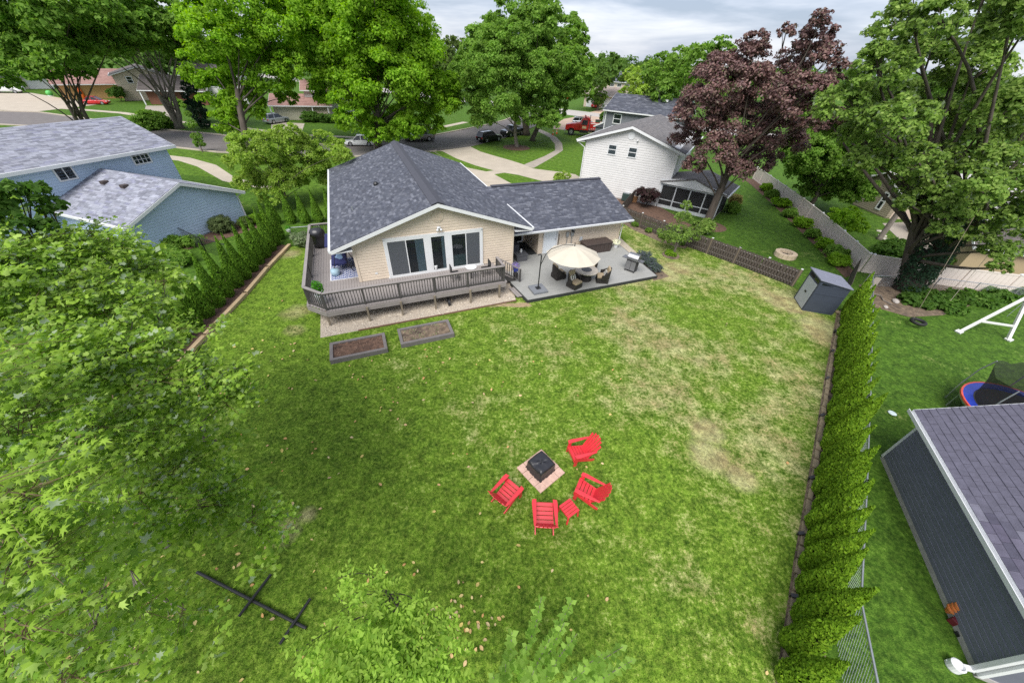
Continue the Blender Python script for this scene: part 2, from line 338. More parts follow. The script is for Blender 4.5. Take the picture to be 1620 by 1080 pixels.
# ================================================================ ground
HA = R(23.9); A_ = Vector((math.cos(HA), math.sin(HA))); B_ = Vector((-math.sin(HA), math.cos(HA)))
def H(a, b, z=0.0): return Vector((A_.x * a + B_.x * b, A_.y * a + B_.y * b, z))
def HH(l): return [tuple(H(a, b)[:2]) for a, b in l]
g = MB()
xs = [-1500, -600, -250, -120, -60, -30, 0, 30, 60, 120, 250, 600, 1500]; ys = [-600, -100, -20, 0, 20, 40, 60, 90, 140, 220, 400, 900, 2500]
g.add([(x, y, 0) for y in ys for x in xs], [(j*13+i, j*13+i+1, (j+1)*13+i+1, (j+1)*13+i) for j in range(12) for i in range(12)])
struct('lawn', g, M_LAWN)
YARD = [(-12.6, -5), (-13.7, 5), (-14.35, 12.3), (-14.7, 16), (-15.2, 19), (-15.65, 22.4)] + HH([(-4.2, 26), (-3.4, 19), (7.0, 17), (7.6, 19), (17.2, 20.3), (17.4, 24.5), (18.0, 28.5)]) + [(9.2, 30.2), (12.7, 26.1), (15.4, 23.2), (18.0, 20.0), (19.1, 17.7), (14.6, 12.1), (11.6, 8.2), (9.8, 5.9), (8.4, 4.1), (7.2, 2.5), (6.4, 1.4), (2.2, -5)]
struct('back_lawn', sheet(YARD, .004), M_YARD)
struct('front_lawn', sheet([(-60, 46), (-45.5, 48.9), (-37.8, 47.3), (-31, 47.1), (-21.3, 48.6), (-12, 54.3), (-7.6, 58.5), (-2.8, 67.2), (.2, 75.2), (2.3, 81.2), (4.5, 87), (16, 70), (9, 60), (8.5, 40), (6, 38), (4, 33), (-4, 30), (-16, 28), (-25, 36), (-50, 40)], .004), M_FRONT)
ST_N = [(-140, 57), (-76.4, 57.1), (-62, 57), (-45.5, 49), (-37.8, 47.4), (-31, 47.2), (-21.3, 48.7), (-12, 54.45), (-7.6, 58.7), (-2.8, 67.3), (.2, 75.4), (2.3, 81.4), (5.9, 91.6), (9.5, 100)]
ST_F = [(-140, 68), (-88, 67.6), (-83, 68.4), (-73.7, 65.6), (-66, 64), (-54.9, 59.4), (-45.4, 57.8), (-35, 54.6), (-24.6, 54.9), (-18.2, 60.8), (-14.4, 66.4), (-11.9, 70.9), (-9.7, 75.1), (-6.6, 80.8), (-3.8, 88), (.2, 103)]
mb = MB(); n = len(ST_N)
# resample far edge to the same count
ST_F = [ST_F[round(i * (len(ST_F) - 1) / (n - 1))] for i in range(n)]
mb.add([(x, y, .008) for x, y in ST_N] + [(x, y, .008) for x, y in ST_F], [(i, i + 1, n + i + 1, n + i) for i in range(n - 1)])
struct('street', mb, M_ASPH)
d2 = Vector((.858, -.514)); n2 = Vector((.514, .858)); c2 = Vector((15.2, 105.6))
def strip(c, d, nn, u0, u1, w0, w1, z): return sheet([tuple(c + d * u0 + nn * w0), tuple(c + d * u1 + nn * w0), tuple(c + d * u1 + nn * w1), tuple(c + d * u0 + nn * w1)], z)
struct('cross_street', strip(c2, d2, n2, -160, 120, -5.2, 5.2, .012), mat('pale_asphalt', (.40, .37, .35), .9, .08, .5, coords='World'))
def ribbon(name, pts, w, h, m, z=0):
    mb = MB()
    for (x0, y0), (x1, y1) in zip(pts[:-1], pts[1:]): mb.obox((x0, y0, z + h / 2), (x1, y1, z + h / 2), w, h)
    return struct(name, mb, m)
ribbon('kerb', [(x, y + .1) for x, y in ST_F], .3, .12, M_CONC); ribbon('kerb', [(x + .1, y - .15) for x, y in ST_N[:8]], .3, .12, M_CONC)
struct('driveway', sheet([(-12.6, 54.35), (-7.7, 58.6), (-5.89, 55.5), (-3.94, 53.5), (-1.4, 51.06), (.21, 49.3), (1.64, 47.3), (5.33, 46.2), (6.57, 45.6), (8, 42), (4.4, 33), (-3.6, 29.5), (-6, 38), (-9, 46.5), (-10, 50.6)], .008), M_CONC)
struct('grass_strip', sheet([(-12.33, 54.2), (-11.14, 54.5), (-8.54, 50.55), (-5.69, 47.39), (-3.25, 45.4), (-4.11, 44.78), (-6.3, 45.99), (-8.07, 47.53)], .014), M_FRONT)
struct('grass_strip', sheet([(-3.06, 43.7), (-1.92, 44.64), (-.26, 43.97), (3.2, 41.3), (2.0, 39.0), (.2, 39.8), (-1.02, 40.42)], .014), M_FRONT)
WI = [(.3, 49.0), (3.28, 54.8), (5.0, 59.0), (5.25, 64), (4.7, 69.6), (3.6, 73.2), (2.2, 77)]; WO = [(1.6, 47.6), (4.2, 53.9), (6.2, 59.3), (6.5, 64.8), (6.0, 69.9), (4.9, 74), (3.4, 78)]
mb = MB(); k = len(WI); mb.add([(x, y, .012) for x, y in WI + WO], [(i, i+1, k+i+1, k+i) for i in range(k-1)]); struct('sidewalk', mb, M_CONC2)
struct('sidewalk', sheet([(-44, 45.2), (-38.8, 44.1), (-34, 41.6), (-29, 37.2), (-24, 35), (-24, 34), (-29.5, 36), (-35.4, 40.6), (-39, 42.6), (-44, 43.6)], .01), M_CONC)
struct('sidewalk', sheet([(-140, 73), (-86, 73.5), (-72, 71.5), (-58, 66), (-46, 63.5), (-35, 60.2), (-26, 60.5), (-20.5, 65), (-15, 73), (-11, 82), (-12.2, 82.5), (-16.2, 73.8), (-21.3, 66), (-26.3, 61.6), (-35, 61.4), (-46, 64.8), (-58, 67.4), (-72, 73), (-86, 75), (-140, 74.5)], .01), M_CONC)
struct('driveway', sheet([(-60, 62), (-54, 60), (-58, 68), (-66, 78), (-72, 84), (-76, 82), (-68, 72)], .014), M_CONC2)
struct('driveway', sheet([(-35.5, 55), (-31.5, 54.7), (-38.6, 71), (-44.5, 71)], .014), M_CONC)
struct('driveway', sheet([(5.5, 79.5), (13, 77), (20, 84), (24, 98), (15, 103), (9, 94)], .014), mat('tan_drive', (.42, .31, .24), .9, .2, .6, coords='World'))
struct('driveway', strip(c2, n2, d2, 5.0, 21, -.5, 6.5, .014), mat('pink_drive', (.55, .40, .30), .9, .1, .6, coords='World'))
struct('driveway', sheet([(-95, 69), (-84, 68.5), (-84, 82), (-92, 84), (-110, 92), (-118, 90)], .014), M_CONC)
mb = MB(); mb.lathe([(2.05, 0), (2.0, .06), (.3, .12)], 28, (-.84, 59.5, .004)); struct('mulch_ring', mb, M_MULCH)
# soil and mulch beds
struct('hedge_bed', sheet([(18.9, 17.6), (14.5, 12.0), (11.5, 8.1), (8.3, 4.0), (6.2, 1.2), (7.15, .8), (8.95, 3.7), (12.1, 7.7), (19.2, 16.4), (19.9, 17.3)], .010), M_SOIL)
struct('hedge_bed', sheet([(-14.35, 12.3), (-14.75, 16), (-15.25, 19), (-15.7, 22.4), (-17.2, 22.6), (-16.8, 16), (-16, 12), (-14.5, 3), (-13.4, 3)], .010), M_MULCH)
struct('tree_bed', sheet([(22.6, 20.9), (21.6, 18.2), (22.9, 17.3), (25.2, 17.7), (28.1, 19.0), (31.2, 20.0), (36, 21), (38, 22), (35.6, 22.4), (30.1, 22.3), (25.3, 22.3)], .010), M_SOIL)
struct('mulch_strip', sheet([(28.1, 50), (27.5, 45), (25.6, 35.5), (23.6, 26.5), (22.4, 21.9), (23.7, 22.6), (25.6, 29.6), (27.3, 37), (29.2, 47)], .010), M_MULCH)
struct('mulch_bed', sheet([(9.6, 32.6), (10.7, 31.7), (13.3, 29.4), (14.6, 28.4), (15.5, 29.2), (13.6, 35.2), (6.6, 38.6)], .010), M_MULCH)
mb = MB(); mb.lathe([(1.3, 0), (1.2, .05), (.3, .1)], 22, (16.7, 30.4, .006)); struct('mulch_ring', mb, M_MULCH)
struct('mulch_bed', sheet([(-23.2, 20.3), (-22.0, 20.6), (-20.3, 23.5), (-19.4, 25.6), (-20.8, 27), (-21.4, 26.8)], .010), M_MULCH)
struct('fence_bed', sheet([(8.9, 30.2), (9.9, 30.9), (12.5, 27), (13.4, 26.3), (12.7, 25.3), (11.2, 26.3), (9.6, 28.6)], .010), M_SOIL)
struct('patio_bed', sheet(HH([(16.2, 14.75), (17.6, 14.9), (17.9, 17.6), (17.0, 17.9), (16.7, 15.5)]), .010), M_SOIL)
struct('worn_soil', sheet(HH([(6.2, 15.35), (7.5, 15.0), (7.6, 14.6), (6.9, 14.7), (6.0, 15.1), (5.2, 15.25)]), .008), mat('worn_soil', (.30, .22, .13), .95, .3, 5, .6, 30, coords='World'))
struct('side_path', sheet(HH([(17.1, 20.4), (17.05, 17.9), (17.7, 18.0), (18.6, 23), (18.3, 28), (17.2, 28)]), .012), M_CONC)
struct('rear_patio', sheet([(31.5, 27.2), (34.1, 33.5), (38, 34.5), (36, 27)], .012), M_CONC2)
struct('gravel_bed', sheet(HH([(-3.2, 15.35), (6.95, 15.38), (7.3, 17), (7.9, 18.6), (-1, 18.6), (-1, 26), (-3.3, 26)]), .010), M_GRAVEL)
mb = MB()
for i in range(4200):
    a = random.uniform(-3.15, 6.95); b = random.uniform(15.4, 17.6); p = H(a, b, .018); s = random.uniform(.015, .045)
    v = [(p.x + s, p.y, p.z), (p.x, p.y + s * .8, p.z), (p.x - s, p.y + .01, p.z), (p.x, p.y - s * .9, p.z), (p.x, p.y, p.z + s * .7)]
    mb.add(v, [(0, 1, 4), (1, 2, 4), (2, 3, 4), (3, 0, 4)])
mb.build('gravel', M_PEBBLE, kind='stuff')
mb = MB()
for a0, a1, b0, b1 in ((-1.5, 2.7, 15.33, 15.34), (2.75, 6.95, 15.34, 15.37)): mb.obox(H(a0, b0, .03), H(a1, b1, .03), .05, .09)
mb.build('gravel_edging', mat('edging_board', (.16, .09, .06), .9)); tag(bpy.data.objects['gravel_edging'], 'low reddish edging board along the front of the gravel bed', 'edging')

# grass blades on the lawn nearest the camera
def inside(px, py, poly):
    n = len(poly); r = np.zeros(len(px), bool); j = n - 1
    for i in range(n):
        xi, yi = poly[i]; xj, yj = poly[j]
        c = ((yi > py) != (yj > py)) & (px < (xj - xi) * (py - yi) / (yj - yi + 1e-12) + xi); r ^= c; j = i
    return r
def blades(n, poly, y0, y1, x0, x1, hgt, m, name):
    x = RNG.uniform(x0, x1, n); y = RNG.uniform(y0, y1, n)
    keep = inside(x, y, poly) & (RNG.uniform(0, 1, n) < np.clip(1.25 - np.hypot(x, y) / 30, .2, 1))
    u = x * .914 + y * .405; v = -x * .405 + y * .914
    keep &= ~((u > -3.3) & (u < 7.4) & (v > 15.3)) & ~((u > 6.9) & (u < 17.3) & (v > 14.8) & (v < 29)) & ~((v > 13.15) & (v < 14.65) & (u > -2.85) & (u < 2.95) & ~((u > -.25) & (u < .25)))
    x, y = x[keep], y[keep]; n = len(x); c = np.stack([x, y, np.zeros(n)], 1)
    a = RNG.uniform(0, 6.283, n); w = RNG.uniform(.008, .016, n); h = RNG.uniform(.5, 1, n) * hgt; ln = RNG.uniform(.2, 1.1, n) * h
    s = np.stack([np.cos(a), np.sin(a), 0 * a], 1); f = np.stack([-np.sin(a), np.cos(a), 0 * a], 1)
    V = np.stack([c - s * w[:, None], c + s * w[:, None], c + f * ln[:, None] + np.stack([0 * h, 0 * h, h], 1)], 1).reshape(-1, 3)
    o = link(name, np_mesh(name, V, np.arange(3 * n).reshape(-1, 3), m), kind='stuff'); return o
blades(380000, YARD, 1.0, 27, -15, 19, .055, M_BLADE, 'grass')
# fallen leaves, thick under the tree on the left
n = 900; x = RNG.uniform(-13, 12, n); y = RNG.uniform(.5, 22, n); pr = np.clip(.95 - (x + 9) / 16, .05, 1) * np.where(y < 16, 1, .6)
k = (RNG.uniform(0, 1, n) < pr) & inside(x, y, YARD); u = x * .914 + y * .405; v = -x * .405 + y * .914; k &= ~((u > -3.6) & (v > 13.1) & (u < 17))
x = np.append(x[k], RNG.normal(-.9, .5, 60)); y = np.append(y[k], RNG.normal(2.3, .45, 60)); n = len(x)
nn = np.stack([RNG.normal(0, .35, n), RNG.normal(0, .35, n), np.ones(n)], 1)
LEAF_OVAL = (np.array([(0, -.5, 0), (.26, -.25, .06), (.3, .1, .05), (0, .5, 0), (-.3, .1, .07), (-.26, -.25, .05), (0, 0, -.03)]), [(6, i, (i + 1) % 6) for i in range(6)])
link('fallen_leaves', leaves_mesh('fallen_leaves', np.stack([x, y, np.full(n, .05)], 1), nn, unit(n), RNG.uniform(.07, .15, n), LEAF_OVAL,
     mat('dry_leaf', (.52, .36, .17), .8, .1, 5, cols=[(.46, .24, .08), (.58, .46, .26), (.55, .43, .12), (.42, .30, .17)], island=1)), kind='stuff')
# ================================================================ house parts shared by all buildings
def siding_mb(P, ud, nd, span, z0, z1, exp=.155, lip=.032):
    """lapped boards on a wall: P wall origin, ud along, nd outward, span(z) -> (u0,u1)"""
    mb = MB(); P = Vector(P); ud = Vector(ud); nd = Vector(nd); up = Vector((0, 0, 1)); z = z0
    while z < z1 - 1e-3:
        zt = min(z + exp, z1); a0, a1 = span(z); b0, b1 = span(zt)
        if a1 - a0 > .02:
            if b1 - b0 < .02: b0 = b1 = (a0 + a1) / 2
            q = lambda u, zz, o: P + ud * u + up * zz + nd * o
            zm = z + (zt - z) * .66; c0, c1 = a0 + (b0 - a0) * .66, a1 + (b1 - a1) * .66
            mb.add([q(a0, z, 0), q(a1, z, 0), q(a0, z, lip), q(a1, z, lip), q(c1, zm, lip * .9), q(c0, zm, lip * .9), q(b1, zt, .001), q(b0, zt, .001)], [(0, 1, 3, 2), (2, 3, 4, 5), (5, 4, 6, 7)])
        z = zt
    return mb
def shingle_mb(E0, E1, R0, R1, exp=.14, tab=.3, lift=.014, seed=1):
    """rows of tabs from eave E0-E1 up to ridge R0-R1"""
    rnd = random.Random(seed); mb = MB(); E0, E1, R0, R1 = map(Vector, (E0, E1, R0, R1))
    nrm = (E1 - E0).cross(R0 - E0).normalized(); nrm = nrm if nrm.z > 0 else -nrm
    n = max(1, int(round(((R0 - E0).length + (R1 - E1).length) / 2 / exp)))
    for i in range(n):
        t0, t1 = i / n, (i + 1.12) / n; t1 = min(t1, 1)
        l0, r0 = E0.lerp(R0, t0), E1.lerp(R1, t0); l1, r1 = E0.lerp(R0, t1), E1.lerp(R1, t1); W = max((r0 - l0).length, .01)
        u = 0.0; first = rnd.uniform(.2, 1) * tab
        while u < W - 1e-3:
            w = first if u == 0 else tab * rnd.uniform(.65, 1.4); v = min(u + w, W); g = .004; lf = lift * rnd.uniform(.6, 1.25)
            p = [l0.lerp(r0, (u + g) / W), l0.lerp(r0, (v - g) / W), l1.lerp(r1, (v - g) / W), l1.lerp(r1, (u + g) / W)]
            a, b = p[0] + nrm * lf, p[1] + nrm * lf; c, d = p[2] + nrm * .003, p[3] + nrm * .003
            mb.add([a, b, c, d, p[0], p[1]], [(0, 1, 2, 3), (4, 5, 1, 0)]); u = v
    return mb
def slope(root, E0, E1, R0, R1, m, mdeck, exp=.14, tab=.3, seed=1, th=.12):
    E0, E1, R0, R1 = map(Vector, (E0, E1, R0, R1)); mb = MB(); dn = Vector((0, 0, -th))
    mb.add([E0 - Vector((0,0,.004)), E1 - Vector((0,0,.004)), R1 - Vector((0,0,.004)), R0 - Vector((0,0,.004)), E0 + dn, E1 + dn, R1 + dn, R0 + dn], [(0,1,2,3),(7,6,5,4),(0,4,5,1),(1,5,6,2),(2,6,7,3),(3,7,4,0)])
    ro = mb.build('roof', mdeck, root)
    shingle_mb(E0, E1, R0, R1, exp, tab, seed=seed).build('shingles', m, ro, kind='stuff'); return ro
def window(root, P, ud, nd, u, z, w, h, mf=None, bars=0, sash=True, glass=None, fr=.07, name='window', label=None, curtain=None, cm=None):
    """framed window standing proud of a wall"""
    mf = mf or M_WHITE; P = Vector(P); ud = Vector(ud); nd = Vector(nd); up = Vector((0, 0, 1))
    def bar(u0, z0, u1, z1, o0, o1):
        pts = [P + ud * u0 + up * z0 + nd * o0, P + ud * u1 + up * z0 + nd * o0, P + ud * u1 + up * z1 + nd * o0, P + ud * u0 + up * z1 + nd * o0]
        return pts, nd * (o1 - o0)
    f = MB(); o = .075
    for r_ in ((u, z, u + fr, z + h), (u + w - fr, z, u + w, z + h), (u + fr, z, u + w - fr, z + fr), (u + fr, z + h - fr, u + w - fr, z + h)): f.ext(*bar(*r_, .018, o))
    if sash: f.ext(*bar(u + fr, z + h * .48, u + w - fr, z + h * .52 + .02, .03, o - .006))
    for i in range(bars): uu = u + fr + (w - 2 * fr) * (i + 1) / (bars + 1); f.ext(*bar(uu - .025, z + fr, uu + .025, z + h - fr, .03, o - .004))
    wo = f.build(name, mf, root, label=label)
    k = MB(); k.ext(*bar(u + fr, z + fr, u + w - fr, z + h - fr, .017, .022)); k.build('backing', M_ROOM, wo)
    if curtain:
        for (c0, c1) in curtain:
            k = MB()
            nfold = 10; pts = []
            for i in range(nfold + 1):
                uu = u + fr + (w - 2 * fr) * (c0 + (c1 - c0) * i / nfold); oo = .030 + (.008 if i % 2 else 0)
                pts.append((P + ud * uu + up * (z + fr) + nd * oo, P + ud * uu + up * (z + h - fr) + nd * oo))
            k.add([p for q in pts for p in q], [(2*i, 2*i+2, 2*i+3, 2*i+1) for i in range(nfold)]); k.build('curtain', cm or M_CURTAIN, wo)
    n = bars + 1
    for i in range(n):
        u0 = u + fr + (w - 2 * fr) * i / n + (.025 if i else 0); u1 = u + fr + (w - 2 * fr) * (i + 1) / n - (.025 if i < n - 1 else 0)
        k = MB(); k.ext(*bar(u0, z + fr, u1, z + h - fr, .050, .055)); k.build('pane', glass or M_GLASS, wo)
    return wo

# ================================================================ the beige house (house frame: x along gable wall, y towards street)
HO = thing('beige_house', 'beige single storey house with dark slate shingle roof and raised wrap-around deck', 'house', (0, 0, 0), HA)
X, Y = Vector((1, 0, 0)), Vector((0, 1, 0))
wl = MB(); EZ, PZ, PA = 3.02, 4.86, 3.53; SL = (PZ - EZ) / (PA + 1.95)
# walls as a solid core a little inside the boards
wl.ext([(-.97, 18.56, 0), (7.9, 18.56, 0), (7.9, 18.56, 3.12), (PA, 18.56, 4.58), (-.97, 18.56, 3.12)], (0, 15.2, 0))
wl.box(10.55, 20.21, 0, 17.1, 28.2, 2.2); wl.box(7.905, 22.4, 0, 10.545, 28.2, 2.25)
wl.build('wall', M_SIDING, HO)
def gspan(z):
    zt = PZ - .16
    if z <= 3.1: return (-.97, 7.9)
    d = (zt - z) / SL; return (max(-.97, PA - d), min(7.9, PA + d))
siding_mb((0, 18.555, 0), X, -Y, gspan, .92, 4.66).build('siding', M_SIDING, HO, kind='stuff')
siding_mb((0, 18.555, 0), X, -Y, lambda z: (-.97, 7.9), .1, .86).build('siding', M_SIDING, HO, kind='stuff')
siding_mb((-.975, 18.56, 0), Y, -X, lambda z: (0, 15.2), .92, 3.05).build('siding', M_SIDING, HO, kind='stuff')
siding_mb((7.905, 18.56, 0), Y, X, lambda z: (0, 3.8), .2, 3.05).build('siding', M_SIDING, HO, kind='stuff')
siding_mb((0, 20.205, 0), X, -Y, lambda z: (10.55, 17.1), .2, 2.3).build('siding', M_SIDING, HO, kind='stuff')
siding_mb((10.545, 20.21, 0), Y, -X, lambda z: (0, 2.19), .2, 2.2).build('siding', M_SIDING, HO, kind='stuff')
siding_mb((17.105, 20.21, 0), Y, X, lambda z: (0, 8), .1, 2.2).build('siding', M_SIDING, HO, kind='stuff')
for (x0, y0, x1, y1, z0, z1) in ((-1.03, 18.50, -.90, 18.61, .92, 3.1), (7.86, 18.50, 7.97, 18.61, .1, 3.1), (10.50, 20.16, 10.60, 20.26, .2, 2.2), (17.06, 20.15, 17.17, 20.28, .1, 2.2)):
    bx('corner_trim', M_SIDING, HO, x0, y0, z0, x1, y1, z1)
# main roof
LE, RE, F, BK = -1.95, 8.98, 18.13, 34.2
slope(HO, (LE, F, EZ), (LE, BK, EZ), (PA, F, PZ), (PA, BK, PZ), M_SHING, M_CAP, .145, .30, 3)
slope(HO, (RE, BK, EZ), (RE, F, EZ), (PA, BK, PZ), (PA, F, PZ), M_SHING, M_CAP, .145, .30, 4)
cp = MB()
for s in (-1, 1):
    cp.ext([(PA, F - .03, PZ + .035), (PA + s * .33, F - .03, PZ + .035 - .33 * SL), (PA + s * .33, F - .03, PZ + .075 - .33 * SL), (PA, F - .03, PZ + .085)], (0, BK - F + .06, 0))
cp.build('ridge_cap', M_CAP, HO)
for s, ex in ((-1, LE), (1, RE)):   # rake fascia boards and gutters
    f = MB(); f.ext([(PA, F - .035, PZ - .02), (ex, F - .035, EZ - .02), (ex, F - .035, EZ - .20), (PA, F - .035, PZ - .20)], (0, .033, 0)); f.build('fascia', M_WHITE, HO)
    f = MB(); f.ext([(PA, BK + .002, PZ - .02), (ex, BK + .002, EZ - .02), (ex, BK + .002, EZ - .20), (PA, BK + .002, PZ - .20)], (0, .033, 0)); f.build('fascia', M_WHITE, HO)
    f = MB(); y1 = BK; f.ext([(ex, F, EZ - .01), (ex + s * .12, F, EZ - .01), (ex + s * .10, F, EZ - .13), (ex, F, EZ - .15)], (0, BK - F, 0)); f.build('gutter', M_WHITE, HO)
    f = MB(); f.ext([(ex, F + .01, EZ - .21), (-.97 if s < 0 else 7.9, F + .01, EZ - .16), (-.97 if s < 0 else 7.9, F + .01, EZ - .13), (ex, F + .01, EZ - .17)], (0, BK - F - .02, 0)); f.build('soffit', M_WHITE, HO)
# garage roof
GE, GR, GB, GX = (19.55, 2.12), (24.45, 3.62), 29.3, 17.62
slope(HO, (7.2, GE[0], GE[1]), (GX, GE[0], GE[1]), (7.2, GR[0], GR[1]), (GX, GR[0], GR[1]), M_SHING, M_CAP, .145, .30, 5)
slope(HO, (GX, GB, GE[1]), (7.2, GB, GE[1]), (GX, GR[0], GR[1]), (7.2, GR[0], GR[1]), M_SHING, M_CAP, .145, .30, 6)
MB().obox((8.6, GR[0], GR[1] + .03), (GX + .02, GR[0], GR[1] + .03), .34, .05).build('ridge_cap', M_CAP, HO)
f = MB(); f.ext([(7.95, GE[0] - .002, GE[1]), (7.95, GE[0] - .12, GE[1]), (7.95, GE[0] - .10, GE[1] - .11), (7.95, GE[0] - .002, GE[1] - .13)], (GX - 7.95, 0, 0)); f.build('gutter', M_WHITE, HO)
f = MB(); f.ext([(GX, GE[0], GE[1] - .02), (GX, GR[0], GR[1] - .02), (GX, GB, GE[1] - .02), (GX, GB, GE[1] - .18), (GX, GR[0], GR[1] - .18), (GX, GE[0], GE[1] - .18)], (.03, 0, 0)); f.build('fascia', M_WHITE, HO)
f = MB(); f.ext([(17.1, 20.21, 2.2), (17.1, 28.2, 2.2), (17.1, 24.3, 3.42)], (.02, 0, 0)); f.build('gable_wall', M_SIDING, HO)
bx('soffit', M_WHITE, HO, 7.97, GE[0] + .01, GE[1] - .16, GX - .02, 20.21, GE[1] - .13)
MB().cyl((17.24, 20.1, 2.0), (17.24, 20.1, .1), .035).build('downspout', M_WHITE, HO)
# roof vents
v = MB(); v.lathe([(.16, 0), (.16, .10), (.10, .19), (.02, .21)], 12, (1.05, 25.1, EZ + (1.05 - LE) * SL)); v.build('roof_vent', M_BLACK, HO)
v = MB(); v.lathe([(.05, 0), (.05, .22)], 8, (-.6, 22.4, EZ + (-.6 - LE) * SL)); v.build('vent_pipe', M_GREYMETAL, HO)
# gable vent and flood light
mb = MB(); oc = [(PA + .31 * math.cos(R(22.5 + 45 * i)), 18.54, 4.05 + .31 * math.sin(R(22.5 + 45 * i))) for i in range(8)]; mb.ext(oc, (0, -.05, 0)); gv = mb.build('gable_vent', M_SIDING, HO)
for i in range(6): z = 3.86 + i * .075; MB().obox((PA - .2, 18.475, z), (PA + .2, 18.475, z), .02, .03).build('slat', M_SIDING, gv)
mb = MB(); mb.box(PA - .1, 18.40, 3.42, PA + .1, 18.54, 3.52); mb.ell((PA - .10, 18.36, 3.38), (.07, .07, .07)); mb.ell((PA + .1, 18.36, 3.38), (.07, .07, .07)); mb.build('flood_light', M_WHITE, HO, smooth=True)
bx('outlet_cover', M_WHITE, HO, -.15, 18.51, 1.25, -.02, 18.54, 1.35)
# the three-part window wall
PW = (0, 18.54, 0)
tr = MB()
for r_ in ((.55, .93, .66, 3.12), (5.90, .93, 6.0, 3.12), (.55, 3.06, 6.0, 3.18), (.50, .88, 6.05, .955), (2.72, .96, 2.97, 3.06), (3.86, .96, 4.11, 3.06)): tr.box(r_[0], 18.46, r_[1], r_[2], 18.545, r_[3])
tr.build('window_trim', M_WHITE, HO)
M_SCREEN = glass_mat('insect_screen', (.10, .11, .125), .35, .6)
w1 = window(HO, PW, X, -Y, .66, .96, 2.06, 2.1, bars=1, sash=False, fr=.085, name='sliding_window', curtain=[(.02, .1), (.76, .99)])
w2 = window(HO, PW, X, -Y, 2.97, .96, .89, 2.1, bars=0, sash=False, fr=.075, name='window', curtain=[(.76, .99)])
w3 = window(HO, PW, X, -Y, 4.11, .96, 1.79, 2.1, bars=1, sash=False, fr=.085, name='sliding_window', curtain=[(.76, .99)])
bx('insect_screen', M_SCREEN, w1, .76, 18.474, 1.05, 1.66, 18.478, 2.97); bx('insect_screen', M_SCREEN, w3, 5.03, 18.474, 1.05, 5.8, 18.478, 2.97)
# pale sofa seen behind the glass
bx('sofa', mat('pale_teal', (.22, .34, .33), .9), w3, 4.22, 18.50, 1.06, 4.97, 18.515, 1.75)
MB().lathe([(.07, 0), (.10, .2), (.09, .22)], 10, (3.16, 18.50, 1.06)).build('white_vase', M_WHITE, w2)
# garage walk-in door
dr = bx('door', mat('white_door', (.70, .74, .78), .4, .03), HO, 10.95, 20.13, .2, 11.85, 20.185, 2.2)
for x0 in (10.85, 11.86): bx('door_frame', M_WHITE, dr, x0, 20.10, .2, x0 + .09, 20.19, 2.24)
MB().ell((11.77, 20.09, 1.15), (.04, .04, .04)).build('handle', M_GREYMETAL, dr)
# sliding door in the recess
bx('porch_floor', M_CHARCOAL, HO, 7.92, 20.2, .1, 10.54, 22.39, .195)
sd = window(HO, (0, 22.4, 0), X, -Y, 8.0, .2, 2.35, 1.95, bars=1, sash=False, fr=.12, name='sliding_door', glass=M_DARKGLASS)
bx('outlet', M_WHITE, HO, 10.51, 21.2, .6, 10.53, 21.3, .72)
# meters on the garage wall
mt = bx('electric_meter', M_GREYMETAL, HO, 12.95, 20.06, 1.25, 13.2, 20.19, 1.75); MB().cyl((13.07, 20.1, 1.25), (13.07, 20.1, .2), .03).build('conduit', M_GREYMETAL, mt); MB().cyl((13.07, 20.05, 1.58), (13.07, 19.95, 1.58), .09, n=12).build('dial', M_DARKGLASS, mt)
m2 = bx('service_box', M_GREYMETAL, HO, 12.6, 20.08, 1.2, 12.8, 20.19, 1.55); MB().cyl((12.7, 20.12, 1.2), (12.7, 20.12, .2), .025).build('conduit', M_GREYMETAL, m2)
bx('junction_box', mat('pale_grey', (.5, .53, .56), .5), HO, 13.75, 20.08, .75, 13.95, 20.19, 1.05)
MB().cyl((12.05, 20.12, .2), (12.05, 20.12, 1.45), .02).build('vent_pipe', M_BLACK, HO)

# ---------------------------------------------------------------- raised deck
DK = thing('raised_deck', 'raised grey wrap-around deck with dark baluster railing on gravel', 'deck', (0, 0, 0), HA)
DZ = .9
def front_b(a): return 16.12 if a > -2.70 else 16.12 + (-2.70 - a) * 1.02
a = -3.55; me = {}
while a < 6.55:
    b0 = max(front_b(a + .01), front_b(a + .13)); b1 = 25.4 if a + .14 < -1.0 else 18.535
    key = (round(b0, 2), round(b1, 2))
    if key not in me: me[key] = MB().box(0, b0, DZ - .035, .132, b1, DZ).mesh('deck_board', M_DECK)
    o = link('deck_board', me[key], DK); o.location.x = a; a += .14
mb = MB(); ed = [(-3.58, 25.4), (-3.58, 17.02), (-2.70, 16.09), (6.58, 16.09)]
for p, q in zip(ed[:-1], ed[1:]): mb.obox((*p, DZ - .16), (*q, DZ - .16), .045, .23)
mb.obox((6.58, 16.09, DZ - .16), (6.58, 18.5, DZ - .16), .045, .23); mb.obox((-2.7, 16.55, DZ - .16), (6.5, 16.55, DZ - .16), .08, .22)
mb.build('rim_joist', M_RAILCAP, DK)
for p in ((-.88, 16.0), (.76, 16.0), (2.5, 16.0), (4.45, 16.0), (6.15, 16.0), (-2.75, 16.25), (-3.45, 20), (-3.45, 23.5)): bx('post', M_POSTWOOD, DK, p[0] - .045, p[1] - .045, 0, p[0] + .045, p[1] + .045, DZ - .05)
